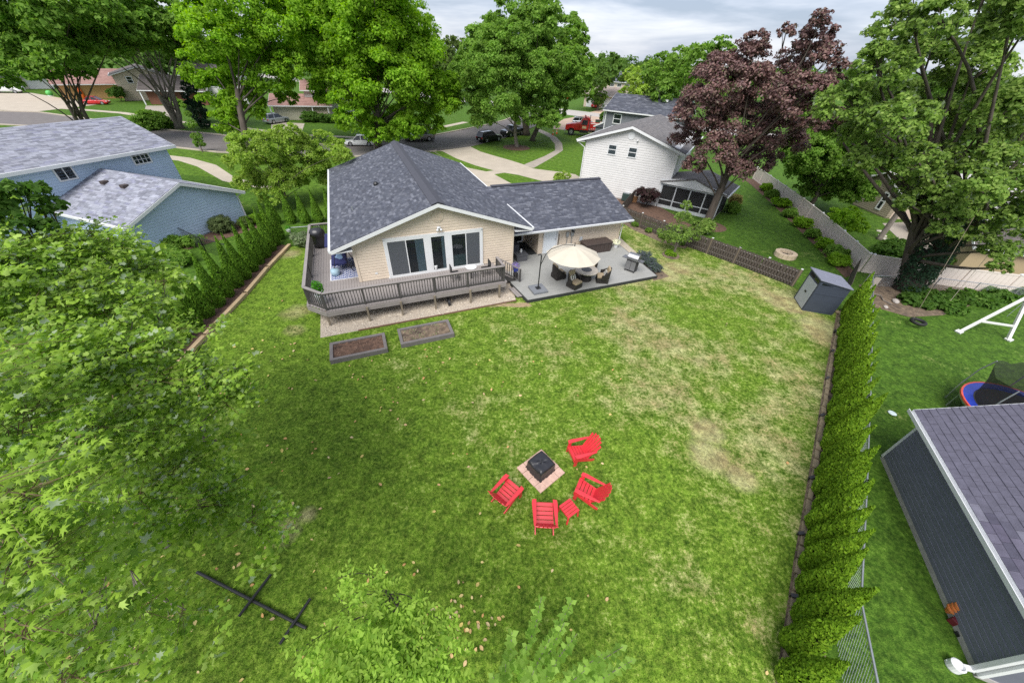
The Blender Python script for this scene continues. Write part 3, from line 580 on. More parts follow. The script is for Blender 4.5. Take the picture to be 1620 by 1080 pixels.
def railing(par, pts, z0, z1, posts):
    cap, bot = MB(), MB()
    for p, q in zip(pts[:-1], pts[1:]):
        cap.obox((*p, z1), (*q, z1), .15, .04); bot.obox((*p, z0 + .09), (*q, z0 + .09), .04, .07); bot.obox((*p, z1 - .06), (*q, z1 - .06), .04, .07)
    cap.build('rail_cap', M_RAILCAP, par); bot.build('rail', M_RAIL, par)
    bm = MB().box(-.018, -.018, z0 + .06, .018, .018, z1 - .03).mesh('baluster', M_RAIL); pm = MB().box(-.045, -.045, z0 - .2, .045, .045, z1 - .02).mesh('rail_post', M_RAIL)
    for p, q in zip(pts[:-1], pts[1:]):
        d = Vector(q) - Vector(p); n = int(d.length / .135)
        for i in range(1, n):
            o = link('baluster', bm, par); c = Vector(p) + d * i / n; o.location = (c.x, c.y, 0)
    for p in posts: o = link('rail_post', pm, par); o.location = (*p, 0)
railing(DK, [(-3.45, 25.3), (-3.45, 17.1), (-2.66, 16.22), (6.48, 16.22)], DZ, DZ + .95, [(-3.45, 25.3), (-3.45, 22.6), (-3.45, 19.9), (-3.45, 17.1), (-2.66, 16.22), (-.9, 16.22), (.8, 16.22), (2.6, 16.22), (4.4, 16.22), (6.48, 16.22)])
railing(DK, [(-3.45, 25.3), (-2.3, 25.3)], DZ, DZ + .95, [(-2.3, 25.3)])
railing(DK, [(6.48, 16.22), (6.48, 17.4)], DZ, DZ + .95, [(6.48, 17.4)])
st = thing('deck_stairs', 'grey stairs with dark sloping handrail from raised deck down to lower patio deck', 'stairs', (0, 0, 0), HA)
for i in range(4):
    a0 = 6.62 + i * .28; zt = DZ - .175 * (i + 1)
    if zt > .22: bx('tread', M_RAILCAP, st, a0, 17.25, zt - .04, a0 + .29, 18.5, zt)
mb = MB(); mb.obox((6.6, 17.22, .72), (7.7, 17.22, .1), .04, .24); mb.build('stringer', M_RAIL, st)
r0, r1 = Vector((6.52, 17.22, DZ + .93)), Vector((7.85, 17.02, .2 + .82)); mb = MB(); mb.obox(r0, r1, .09, .05); mb.build('handrail', M_RAILCAP, st)
lo = Vector((0, 0, -.72)); mb = MB(); mb.obox(r0 + lo, r1 + lo, .04, .06); mb.build('lower_rail', M_RAIL, st)
for i in range(1, 10): p = r0.lerp(r1, i / 10); MB().obox(p + Vector((0, 0, -.74)), p, .035, .035, (0, 1, 0)).build('baluster', M_RAIL, st)
bx('rail_post', M_RAIL, st, 7.80, 16.97, .2, 7.89, 17.06, 1.04)

# ---------------------------------------------------------------- lower patio deck
PD = thing('patio_deck', 'low grey board patio deck with black edge behind the garage', 'deck', (0, 0, 0), HA)
PZT = .2; b = 15.0; i = 0
def lerp(x, x0, x1, y0, y1): return y0 + (y1 - y0) * (x - x0) / (x1 - x0)
while b < 20.18:
    c = b + .07; a0 = lerp(c, 15, 17.1, 7.5, 7.3) if c < 17.1 else (7.33 if c < 18.5 else 7.98); a1 = lerp(c, 15.1, 20.2, 16.6, 17.15)
    if i % 1 == 0: bx('deck_board', M_PATIO, PD, a0, b, PZT - .035, a1, min(b + .137, 20.18), PZT)
    b += .143; i += 1
mb = MB(); mb.obox((7.46, 14.97, .09), (16.64, 14.97, .09), .04, .18); mb.obox((16.64, 14.97, .09), (17.18, 20.15, .09), .04, .18); mb.obox((7.46, 14.97, .09), (7.27, 17.1, .09), .04, .18); mb.build('skirt_board', M_CHARCOAL, PD)
ls = thing('low_step', 'small two plank grey step at the corner of the patio deck', 'step', (0, 0, 0), HA)
for k in range(2):
    mb = MB(); mb.obox((7.06 + k * .17, 16.62, .13), (7.16 + k * .17, 15.55, .13), .155, .035); mb.build('plank', M_DECK, ls)
mb = MB()
for b_ in (15.7, 16.5): mb.box(7.02, b_, .012, 7.3, b_ + .05, .11)
mb.build('riser', M_CHARCOAL, ls)
# ================================================================ raised beds
M_BEDWOOD = mat('bed_board', (.15, .135, .13), .8, .15, 4)
for (a0, a1, b0, b1, soil, lab) in ((-2.75, -.32, 13.22, 14.5, M_MULCH, 'grey raised garden bed full of dark brown mulch'), (.28, 2.82, 13.32, 14.58, M_SOIL, 'grey raised garden bed with pale soil and a few green weeds')):
    t = thing('raised_bed', lab, 'garden bed', (0, 0, 0), HA, 'raised garden beds by the deck'); w = .14
    for r_ in ((a0, b0, a1, b0 + w), (a0, b1 - w, a1, b1), (a0, b0 + w, a0 + w, b1 - w), (a1 - w, b0 + w, a1, b1 - w)): bx('board', M_BEDWOOD, t, r_[0], r_[1], 0, r_[2], r_[3], .24, bevel=.008)
    g = MB(); nx, ny = 22, 12
    g.add([(a0 + w + (a1 - a0 - 2*w) * i / nx, b0 + w + (b1 - b0 - 2*w) * j / ny, .17 + random.uniform(-.02, .03)) for j in range(ny + 1) for i in range(nx + 1)], [(j*(nx+1)+i, j*(nx+1)+i+1, (j+1)*(nx+1)+i+1, (j+1)*(nx+1)+i) for j in range(ny) for i in range(nx)])
    g.build('soil', soil, t, smooth=True)
    n = 160; x = RNG.uniform(a0 + w, a1 - w, n); y = RNG.uniform(b0 + w, b1 - w, n); c = np.stack([x, y, np.full(n, .2)], 1)
    link('chips' if soil is M_MULCH else 'weeds', leaves_mesh('chips', c, unit(n) + np.array([0, 0, 1.]), unit(n), RNG.uniform(.05, .13, n), LONG, mat('chip', (.22, .13, .09), .9, cols=[(.09, .05, .04), (.30, .2, .14)], island=1) if soil is M_MULCH else mat('weed', (.06, .16, .02), .7, cols=[(.35, .27, .2), (.1, .2, .03), (.28, .22, .16)], island=1)), t, kind='stuff')

# ================================================================ fire pit and red chairs
pit = [Vector((.42, 6.48)), Vector((1.30, 7.27)), Vector((1.97, 6.33)), Vector((1.10, 5.60))]
pc = sum(pit, Vector((0, 0))) / 4; pu = (pit[1] - pit[0]).normalized(); pang = math.atan2(pu.y, pu.x)
pp = thing('paver_pad', 'square pad of pink concrete pavers under the covered fire pit', 'paver pad', (pc.x, pc.y, 0), pang)
S = .58; ring = []
for i in range(-2, 2): 
    for j in range(-2, 2): ring.append((i * S / 2 + S / 4, j * S / 2 + S / 4))
for (x, y) in ring:
    j = random.uniform(-.012, .012); h = .05 + random.uniform(-.008, .008); q = S / 4 - .006
    o = bx('paver', M_PAVER, pp, x - q + j, y - q, 0, x + q + j, y + q, h, bevel=.006)
fp = thing('fire_pit', 'square fire pit under a wrinkled black vinyl cover', 'fire pit', (pc.x - .02, pc.y + .05, .05), pang); fp.scale = (1.12, 1.12, 1.15)
mb = MB(); n = 16; secs = []
for zi, (z, r_) in enumerate(((0, .335), (.02, .325), (.15, .30), (.27, .295), (.335, .285), (.36, .24), (.362, .15), (.36, .05), (.362, .004))):
    ring = []
    for k in range(64):
        t = 2 * math.pi * k / 64; c, s = math.cos(t), math.sin(t); q = 1 / max(abs(c), abs(s)); q = q * .86 + .14 * 1.15
        wv = (.02 * math.sin(k * 2.2 + zi) + .012 * math.sin(k * 5.1 + zi * 2)) * (1.6 if zi < 2 else .8 if zi < 4 else .2)
        dz = (.012 * math.sin(3 * t + zi * 1.7) + .012 * math.sin(c * 9 * r_ + 5 * s)) * (1 if zi >= 5 else 0)
        ring.append((c * q * r_ * (1 + wv), s * q * r_ * (1 + wv), z + dz))
    secs.append(ring)
mb.loft(secs); mb.build('cover', M_COVER, fp, smooth=True)

def adirondack(label, loc, rz):
    t = thing('adirondack_chair', label, 'garden chair', (*loc, 0), rz, 'red adirondack chairs round the fire pit')
    W = .27   # faces +y
    for i in range(5):
        y = .30 - i * .115; z = .36 - i * .032; MB().obox((-W, y, z), (W, y, z), .102, .022, (0, -.28, 1)).build('seat_slat', M_RED, t, bevel=.004)
    for i in range(6):
        x = (i - 2.5) * .092; top = .94 - abs(i - 2.5) ** 2 * .022
        p0, p1 = Vector((x * .9, -.20, .22)), Vector((x * 1.22, -.20 - (top - .22) * .58, top)); MB().obox(p0, p1, .084, .02, (0, .9, .4)).build('back_slat', M_RED, t, bevel=.004)
    MB().obox((-.27, -.46, .62), (.27, -.46, .62), .06, .025).build('back_rail', M_RED, t)
    for s in (-1, 1):
        MB().prism([(s*.245, .36), (s*.37, .34), (s*.385, .22), (s*.34, -.42), (s*.28, -.46), (s*.26, -.1)][::s], .555, .58).build('arm', M_RED, t, bevel=.005)
        MB().obox((s * .30, .30, 0), (s * .30, .27, .556), .11, .03, (1, 0, 0)).build('front_leg', M_RED, t)
        MB().obox((s * .265, .36, .31), (s * .265, -.44, .03), .03, .11, (0, 0, 1)).build('rear_leg', M_RED, t)
    MB().obox((-.29, .355, .30), (.29, .355, .30), .022, .12).build('apron', M_RED, t)
    return t
pcx, pcy = pc
for (x, y, lab, off) in ((.10, 5.42, 'red adirondack chair facing the fire pit from the side nearest the tree with fallen leaves', .15), (1.22, 4.80, 'red adirondack chair squarely facing away from the camera, directly left of the small red table', 0), (2.62, 5.62, 'red adirondack chair just above the small red table, turned towards the fire pit', .05), (2.55, 7.03, 'red adirondack chair nearest the house, its slatted back showing dark red', -.1)):
    dx, dy = pcx - x, pcy - y; adirondack(lab, (x, y), math.atan2(dy, dx) - math.pi / 2 + off)
tb = thing('side_table', 'small red slatted side table between two red adirondack chairs', 'table', (1.97, 5.02, 0), R(36))
for i in range(5): bx('slat', M_RED, tb, -.22, -.22 + i * .09, .36, .22, -.22 + i * .09 + .078, .385, bevel=.004)
for x in (-.2, .2): bx('apron', M_RED, tb, x - .012, -.21, .30, x + .012, .21, .359)
for x in (-.19, .19):
    for y in (-.19, .19): MB().obox((x, y, .35), (x * 1.15, y * 1.15, 0), .05, .05).build('leg', M_RED, tb)
# black pipe frame lying on the grass
pf = thing('pipe_frame', 'black pipe with two cross pieces lying flat in the shaded grass', 'pipe frame', (0, 0, 0))
for p, q, nm in (((-7.9, 3.0), (-4.55, 1.98), 'pipe'), ((-5.95, 3.02), (-6.22, 2.12), 'cross_pipe'), ((-4.70, 2.55), (-4.98, 1.66), 'cross_pipe')):
    z = .05 if nm == 'pipe' else .115; MB().cyl((*p, z), (*q, z), .036, n=8).build(nm, M_BLACK, pf)

# ================================================================ patio furniture (house frame)
def hthing(n, l, c, a, b, z, rz=0, g=None): return thing(n, l, c, tuple(H(a, b, z)), HA + rz, g)
M_CANVAS = mat('cream_canvas', (.50, .455, .37), .85, .04, 2); M_WICKER = mat('dark_wicker', (.022, .018, .016), .6, .4, 60, 1, 120); M_CUSH = mat('tan_cushion', (.33, .26, .17), .9, .08, 5); M_CUSHW = mat('striped_pillow', (.62, .60, .55), .9)
um = hthing('cantilever_umbrella', 'cream cantilever umbrella on a square grey weighted base', 'umbrella', 8.47, 15.76, PZT)
bx('base', mat('base_plastic', (.17, .18, .20), .5, .08), um, -.45, -.45, 0, .45, .45, .15, bevel=.03)
bx('base_plate', M_BLACK, um, -.14, -.14, .15, .14, .14, .18)
MB().tube([(0, 0, .17), (.02, .03, 1.2), (.05, .06, 2.15)], .035, 8).build('pole', M_BLACK, um)
MB().tube([(.03, .05, 1.55), (.28, .02, 2.2), (.55, -.05, 2.52), (1.1, -.25, 2.75), (1.67, -.45, 2.78)], .022, 6).build('arm', M_BLACK, um)
MB().tube([(.05, .06, 2.15), (.0, .1, 2.22), (-.12, .16, 2.15)], .03, 6).build('crank', M_BLACK, um)
cx, cy, rr = 1.72, -.50, 1.5
tip = (cx, cy, 2.72)
for k in range(10):
    t0, t1 = math.pi / 5 * k, math.pi / 5 * (k + 1); mb = MB(); rows = []
    for (f_, z) in ((.02, 2.72), (.35, 2.60), (.7, 2.42), (1, 2.20)):
        rows.append([(cx + rr * f_ * math.cos(t), cy + rr * f_ * math.sin(t), z - (.03 * f_ if 0 < s < 1 else 0)) for s, t in ((0, t0), (.5, (t0 + t1) / 2), (1, t1))])
        rows[-1][1] = tuple((rows[-1][0][i] + rows[-1][2][i]) / 2 - (.03 * f_ if i == 2 else 0) for i in range(3))
    vs = [p for r_ in rows for p in r_]; mb.add(vs, [(i*3+j, (i+1)*3+j, (i+1)*3+j+1, i*3+j+1) for i in range(3) for j in range(2)]); mb.build('canopy_panel', M_CANVAS, um)
    MB().cyl((cx, cy, 2.64), (cx + rr * .97 * math.cos(t0), cy + rr * .97 * math.sin(t0), 2.17), .012, n=5).build('rib', M_BLACK, um)
MB().cyl((cx, cy, 2.70), (cx, cy, 2.92), .03, .02).build('finial', M_BLACK, um)
tbl = hthing('patio_table', 'round stone topped patio table on dark wicker drum under the umbrella', 'table', 11.85, 16.05, PZT)
MB().lathe([(.40, 0), (.36, .3), (.36, .6)], 20).build('drum', M_WICKER, tbl); MB().lathe([(.70, .60), (.72, .63), (.70, .66)], 32).build('table_top', mat('stone_top', (.50, .44, .37), .5, .15, 8), tbl, smooth=True)
MB().lathe([(.30, .66), (.32, .675), (.30, .69)], 24).build('lazy_susan', mat('charcoal_tray', (.05, .05, .05), .4), tbl)
def wicker(label, a, b, rz, pillows):
    t = hthing('wicker_chair', label, 'patio chair', a, b, PZT, rz, 'dark wicker chairs round the patio table')   # faces +y
    mb = MB(); mb.box(-.34, -.36, .0, .34, .36, .30); mb.build('seat_base', M_WICKER, t, bevel=.03)
    secs = []
    for k in range(13):
        th = R(-15 + 210 * k / 12); c, s = math.cos(th), -math.sin(th); h = .58 + .36 * max(0, math.sin(R(-15 + 210 * k / 12))) ** 1.4
        secs.append([(c * .36, s * .36, .28), (c * .43, s * .43, .28), (c * .45, s * .45, h), (c * .38, s * .38, h)])
    MB().loft(secs).build('back_shell', M_WICKER, t)
    MB().box(-.29, -.26, .30, .29, .35, .44).build('seat_cushion', M_CUSH, t, bevel=.04)
    mb = MB(); mb.obox((0, -.22, .42), (0, -.33, .96), .50, .13, (0, 1, .2)); mb.build('back_cushion', M_CUSH, t, bevel=.04)
    if pillows:
        for k in range(6): mb = MB(); mb.obox((-.22 + k * .074 + .037, -.10, .46), (-.22 + k * .074 + .037, -.20, .70), .074, .10, (0, 1, .2)); mb.build('pillow_stripe', M_CUSHW if k % 2 else M_CHARCOAL, t, bevel=.01)
    return t
wicker('dark wicker chair facing outwards with tan cushion and striped pillow', 10.72, 15.45, R(200), True)
wicker('dark wicker chair on the grill side of the patio table seen from behind', 12.72, 15.5, R(62), True)
wicker('dark wicker chair half hidden under the umbrella beside its pole', 10.35, 16.75, R(-85), False)
wicker('dark wicker chair on the garage side of the patio table', 12.75, 16.95, R(140), False)
sb = hthing('storage_box', 'large dark brown lidded storage box against the garage wall', 'storage box', 14.75, 19.45, PZT)
M_BROWNP = mat('brown_plastic', (.055, .040, .035), .55, .1, 5)
bx('body', M_BROWNP, sb, -1.05, -.42, 0, 1.05, .42, .62, bevel=.02); bx('lid', M_BROWNP, sb, -1.09, -.46, .62, 1.09, .45, .72, bevel=.02)
for i in range(6): bx('rib', M_BROWNP, sb, -.95 + i * .35, -.445, .05, -.80 + i * .35, -.42, .58)
po = hthing('dark_vase', 'small dark blue pot with brown flower beside the storage box', 'pot', 16.0, 19.45, PZT)
MB().lathe([(.11, 0), (.17, .15), (.15, .32), (.12, .36)], 14).build('pot', mat('navy_glaze', (.012, .015, .03), .2), po, smooth=True); MB().lathe([(.03, .34), (.07, .5), (.02, .62)], 10).build('plant', mat('brown_plant', (.10, .07, .03), .8), po)
fpot = hthing('flower_pot', 'pot of pale cream flowers at the corner of the garage', 'flower pot', 16.55, 19.5, PZT)
MB().lathe([(.14, 0), (.19, .26), (.20, .28)], 14).build('pot', M_WHITE, fpot)
c = np.array([0, 0, .42]) + unit(420) * np.array([.30, .30, .18]); link('flowers', leaves_mesh('flowers', c, c - np.array([0, 0, .2]), unit(420), np.full(420, .075), KITE, leaf_mat('cream_petal', [(.72, .70, .55), (.62, .66, .42), (.78, .76, .66)], transl=.2)), fpot)
gr = hthing('gas_grill', 'stainless steel gas grill with black cabinet at the deck edge', 'grill', 15.35, 16.1, PZT, R(-62))
M_STEEL = mat('stainless', (.36, .36, .37), .42, .06, 4, metal=.9)
bx('cabinet', M_BLACK, gr, -.34, -.24, .12, .34, .24, .78, bevel=.01); bx('cabinet_door', M_STEEL, gr, -.32, -.262, .14, -.01, -.243, .74); bx('cabinet_door', M_STEEL, gr, .01, -.262, .14, .32, -.243, .74)
mb = MB(); mb.ext([(-.36, -.26, .80), (-.36, .27, .80), (-.36, .27, 1.02), (-.36, .15, 1.17), (-.36, -.10, 1.15), (-.36, -.24, .98)], (.72, 0, 0)); mb.build('hood', M_STEEL, gr, bevel=.02)
for s in (-1, 1): bx('side_shelf', M_STEEL, gr, *( (-.68, -.22, .80, -.37, .22, .84) if s < 0 else (.37, -.22, .80, .68, .22, .84)))
MB().cyl((-.28, -.31, .98), (.28, -.31, .98), .016).build('handle', M_STEEL, gr)
for k in range(4): MB().cyl((-.24 + k * .16, -.265, .79), (-.24 + k * .16, -.30, .79), .03, n=10).build('knob', M_BLACK, gr)
for x in (-.3, .3):
    for y in (-.2, .2): MB().cyl((x - .015, y, .055), (x + .015, y, .055), .055, n=10).build('wheel', M_BLACK, gr)
M_ORN = mat('grey_wicker', (.10, .10, .11), .6, .2, 30)
c1 = hthing('outdoor_cabinet', 'dark grey side table with tray in the covered recess', 'side table', 8.75, 20.75, PZT); bx('body', mat('slate_cloth', (.07, .07, .085), .8), c1, -.45, -.4, 0, .45, .45, .78, bevel=.02)
c2_ = hthing('coffee_table', 'low grey patio table with a white jug on top', 'coffee table', 9.05, 19.75, PZT); bx('top', M_ORN, c2_, -.42, -.36, .40, .42, .36, .46, bevel=.01); bx('body', M_ORN, c2_, -.36, -.30, 0, .36, .30, .40)
jg = hthing('jug', 'white jug standing on the low grey patio table', 'jug', 9.1, 19.8, PZT + .46); MB().lathe([(.06, 0), (.09, .1), (.05, .22), (.06, .26)], 12).build('jug_body', M_WHITE, jg, smooth=True)
hb = hthing('hanging_planter', 'bright blue pot with purple flowers hung by the stair handrail', 'planter', 7.75, 17.5, PZT)
MB().lathe([(.10, .45), (.15, .52), (.16, .72), (.14, .74)], 14).build('pot', mat('cobalt_glaze', (.01, .05, .50), .25), hb, smooth=True); MB().lathe([(.13, 0), (.15, .3), (.08, .45)], 12).build('stand', M_BLACK, hb)
c = np.array([0, 0, .88]) + unit(260) * np.array([.24, .24, .16]); link('flowers', leaves_mesh('flowers', c, c - np.array([0, 0, .7]), unit(260), np.full(260, .07), KITE, leaf_mat('purple_petal', [(.12, .06, .35), (.25, .16, .45), (.07, .13, .04)], transl=.2)), hb)
# upper deck
bq = hthing('covered_grill', 'black covered barbecue at the back of the raised deck', 'grill', -3.0, 23.9, DZ)
secs = [[(math.cos(2*math.pi*k/16) * r_ * (1 + .05 * math.sin(k * 3)), math.sin(2*math.pi*k/16) * r_ * .85, z) for k in range(16)] for r_, z in ((.36, 0), (.37, .4), (.34, .72), (.46, .80), (.45, .98), (.33, 1.15), (.05, 1.22))]
MB().loft(secs).build('cover', M_COVER, bq, smooth=True)
rug = hthing('patio_rug', 'blue rug with white trellis pattern on the raised deck', 'rug', -1.72, 20.5, DZ)
M_RUGW = mat('rug_white', (.66, .67, .70), .95); M_RUGB = mat('rug_blue', (.03, .06, .22), .95)
bx('rug_base', M_RUGW, rug, -.78, -1.35, .004, .72, 1.3, .014); bx('rug_field', M_RUGB, rug, -.72, -1.29, .0142, .66, 1.24, .018)
mb = MB()
for i in range(7):
    for j in range(11):
        x, y = -.60 + i * .195, -1.14 + j * .225
        for (p, q) in (((x - .09, y), (x, y + .1)), ((x, y + .1), (x + .09, y)), ((x + .09, y), (x, y - .1)), ((x, y - .1), (x - .09, y))): mb.obox((*p, .0200), (*q, .0200), .030, .003)
mb.build('trellis_pattern', M_RUGW, rug)
sw = hthing('porch_swing', 'navy blue cushioned swing seat under the left eave', 'swing', -1.75, 20.75, DZ)
M_NAVY = mat('navy_cushion', (.018, .022, .095), .85, .1, 4)
bx('seat', M_NAVY, sw, -.55, -.75, .42, .15, .75, .58, bevel=.04); bx('backrest', M_NAVY, sw, .12, -.75, .5, .28, .75, 1.1, bevel=.04); bx('canopy', M_NAVY, sw, -.6, -.9, 1.60, .4, .9, 1.66)
for y in (-.85, .85): MB().tube([(-.55, y, 0), (-.1, y, 1.63), (.5, y, 0)], .025, 6).build('frame', M_BLACK, sw)
MB().obox((-.15, -.2, .6), (.05, -.2, .9), .35, .1, (0, 1, 0)).build('pillow', mat('pale_blue', (.25, .38, .55), .9), sw, bevel=.03)
ot = hthing('ottoman', 'pale blue round stool on the trellis rug', 'stool', -2.2, 19.75, DZ + .018); MB().lathe([(.20, 0), (.24, .15), (.22, .34)], 14).build('ottoman_body', mat('ice_blue', (.28, .40, .48), .8), ot, smooth=True)
pt = hthing('potted_shrub', 'leafy green plant in a white pot at the cut deck corner', 'potted plant', -2.85, 16.95, DZ)
MB().lathe([(.17, 0), (.24, .5), (.25, .54), (.21, .54)], 16).build('pot', M_WHITE, pt, smooth=True)
M_LIME = leaf_mat('bright_leaf', [(.07, .26, .02), (.11, .34, .03), (.05, .19, .02)])
c = np.array([0, 0, .9]) + unit(380) * np.array([.26, .26, .40]) * RNG.uniform(.4, 1, (380, 1)); link('foliage', leaves_mesh('foliage', c, unit(380) + np.array([0, 0, .8]), unit(380), RNG.uniform(.08, .14, 380), KITE, M_LIME), pt)
dt = hthing('bistro_table', 'small white topped table behind the deck railing', 'table', 4.85, 17.1, DZ); MB().lathe([(.3, .68), (.31, .72)], 18).build('table_top', M_WHITE, dt); MB().cyl((0, 0, 0), (0, 0, .68), .04).build('leg', M_BLACK, dt)
for a in (3.95, 5.75):
    t = hthing('bistro_chair', 'black slatted chair on the house side of the small white table' if a < 5 else 'black chair near the top of the deck stairs', 'chair', a, 17.2, DZ, 0, 'black chairs at the small deck table'); bx('seat', M_BLACK, t, -.22, -.22, .42, .22, .22, .46)
    bx('backrest', M_BLACK, t, *((-.24, -.22, .46, -.20, .22, .9) if a < 5 else (.2, -.22, .46, .24, .22, .9)))
    for x in (-.19, .19):
        for y in (-.19, .19): MB().cyl((x, y, 0), (x, y, .42), .016, n=6).build('leg', M_BLACK, t)
cart = hthing('wheel_barrow', 'dark wheelbarrow stored on the gravel under the deck', 'wheelbarrow', 3.25, 16.6, 0)
mb = MB(); mb.ext([(-.25, -.3, .3), (.25, -.3, .3), (.32, -.4, .55), (-.32, -.4, .55)], (0, .75, 0)); mb.build('tray', M_BLACK, cart); MB().cyl((-.05, -.45, .18), (.05, -.45, .18), .18, n=14).build('wheel', M_BLACK, cart)
for x in (-.2, .2): MB().obox((x, -.4, .2), (x, .8, .5), .04, .04).build('handle', M_POSTWOOD, cart)
for x in (-.2, .2): MB().obox((x, .3, .35), (x, .3, 0), .035, .035).build('leg', M_BLACK, cart)

# ================================================================ shed
sh = Vector((16.76, 17.44)); sx = Vector((18.24, 17.06)) - sh; sy = Vector((16.98, 18.9)) - sh; sang = math.atan2(sx.y, sx.x)
SHD = thing('storage_shed', 'dark blue grey resin shed with pale grey double doors', 'shed', (sh.x, sh.y, 0), sang)   # doors on -x face
M_SHED = mat('shed_resin', (.042, .052, .075), .55, .08, 3, .15, 30); M_SHEDD = mat('shed_door', (.36, .385, .42), .5, .04, 2); M_SHEDR = mat('shed_roof', (.19, .20, .26), .5, .06, 2)
sw_, sd_ = 1.53, 1.48
mb = MB(); mb.ext([(0, 0, 0), (0, sd_, 0), (0, sd_, 1.95), (0, 0, 1.95)], (.05, 0, 0)); mb.ext([(.05, 0, 0), (sw_, 0, 0), (sw_, 0, 1.68), (.05, 0, 1.95)], (0, .05, 0)); mb.ext([(.05, sd_ - .05, 0), (sw_, sd_ - .05, 0), (sw_, sd_ - .05, 1.68), (.05, sd_ - .05, 1.95)], (0, .05, 0)); mb.box(sw_ - .05, .05, 0, sw_, sd_ - .05, 1.66)
mb.build('wall', M_SHED, SHD)
mb = MB(); mb.ext([(-.10, -.07, 1.965), (sw_ + .08, -.07, 1.69), (sw_ + .08, sd_ + .07, 1.69), (-.10, sd_ + .07, 1.965)], (0, 0, .06)); ro = mb.build('roof', M_SHEDR, SHD, bevel=.012)
for i in range(5): y = .12 + i * .31; MB().obox((-.08, y, 2.03), (sw_ + .06, y, 1.755), .04, .02).build('rib', M_SHEDR, ro)
for k in range(2):
    d = bx('door', M_SHEDD, SHD, -.03, .14 + k * .602, .06, -.002, .14 + k * .602 + .595, 1.60, bevel=.006)
    MB().lathe([(.055, 0), (.055, .02)], 12, (0, 0, 0)).build('handle', M_BLACK, d).matrix_local = Matrix.Translation((-.05, .67 + k * .13, .88)) @ Matrix.Rotation(R(90), 4, 'Y')
    bx('window', M_DARKGLASS, SHD, -.012, .16 + k * .62, 1.69, -.001, .16 + k * .62 + .52, 1.83)
mb = MB(); mb.ext([(.12, -.001, 1.70), (.70, -.001, 1.70), (.12, -.001, 1.82)], (0, -.01, 0)); mb.build('window', M_DARKGLASS, SHD)
for z in (.12, 1.15, 1.62): bx('ridge', M_SHED, SHD, .1, -.012, z, sw_ - .05, -.001, z + .05)
for y in (.02, sd_ - .09): bx('corner_post', M_SHED, SHD, -.02, y, 0, -.001, y + .07, 1.93)
# bits of stone behind the shed
for (x, y, s, lab) in ((18.6, 17.7, .13, 'tan stone lying by the back corner of the shed'), (18.75, 17.35, .16, 'tan stone beside the end of the hedge edging'), (19.1, 18.4, .14, 'pale stone behind the shed, deepest in the gap')):
    o = MB(); o.ell((0, 0, s * .4), (s, s * .8, s * .5), 8, 5); o = o.build('stone', M_KERBSTONE); o.location = (x, y, 0); tag(o, lab, 'stone', 'loose stones behind the shed')

# ================================================================ edgings
tk = [(-13.95, 9.0), (-14.35, 12.3), (-14.75, 16), (-15.25, 19), (-15.65, 22.4)]
for i in range(len(tk) - 1):
    p, q = Vector(tk[i]), Vector(tk[i + 1]); d = (q - p).normalized() * .03
    mb = MB(); mb.obox((*(p + d), .09), (*(q - d), .09), .21, .18); o = mb.build('landscape_timber', M_TIMBER, bevel=.02)
    tag(o, 'weathered timber edging the left hedge, ' + ['nearest the camera, half under the maple', 'second from the camera end', 'third from the camera end', 'farthest, beside the raised deck'][i], 'timber', 'timbers along the left hedge')
    mb = MB(); mb.obox((*(p + d * 2), .13), (*(p + d * 2.2), .13), .19, .19); mb.build('tie', M_BLACK, o)
kp = [(6.1, 1.0), (7.2, 2.5), (8.4, 4.1), (9.8, 5.9), (11.6, 8.2), (14.6, 12.1), (19.0, 17.6)]
ke = thing('stone_edging', 'line of tan edging stones between the dry lawn and the right hedge', 'edging', (0, 0, 0))
for p, q in zip(kp[:-1], kp[1:]):
    p, q = Vector(p), Vector(q); L_ = (q - p).length; n = max(1, int(L_ / .42)); nv = Vector((q.y - p.y, p.x - q.x)).normalized()
    for i in range(n):
        a_, b_ = p.lerp(q, (i + .03) / n), p.lerp(q, (i + .97) / n); j = random.uniform(-.02, .02); mb = MB(); z = .05 + random.uniform(-.012, .012)
        mb.obox((a_.x + nv.x * .1 + j, a_.y + nv.y * .1, z), (b_.x + nv.x * .1 - j, b_.y + nv.y * .1, z), .15 + random.uniform(-.03, .03), .10); mb.build('stone', M_KERBSTONE, ke, bevel=.015)
li = thing('path_light', '', 'garden light', (0, 0, 0), 0, 'black garden lights along the stone edging')
MB().cyl((0, 0, 0), (0, 0, .09), .02).build('stake', M_BLACK, li); mb = MB(); mb.obox((0, 0, .09), (.13, 0, .17), .09, .08); mb.build('lamp_head', M_BLACK, li)
for i, (x, y) in enumerate(((6.75, 1.75), (7.75, 3.15), (8.9, 4.75), (10.4, 6.6), (12.6, 9.4), (14.3, 11.6), (15.9, 13.6), (17.2, 15.3))):
    o = li if i == 0 else copy_tree(li); o.location = (x - .05, y, 0); o.rotation_euler.z = R(-30 + i * 13); o['label'] = ORD[i] + ' small black garden light from the camera end of the stone edging'
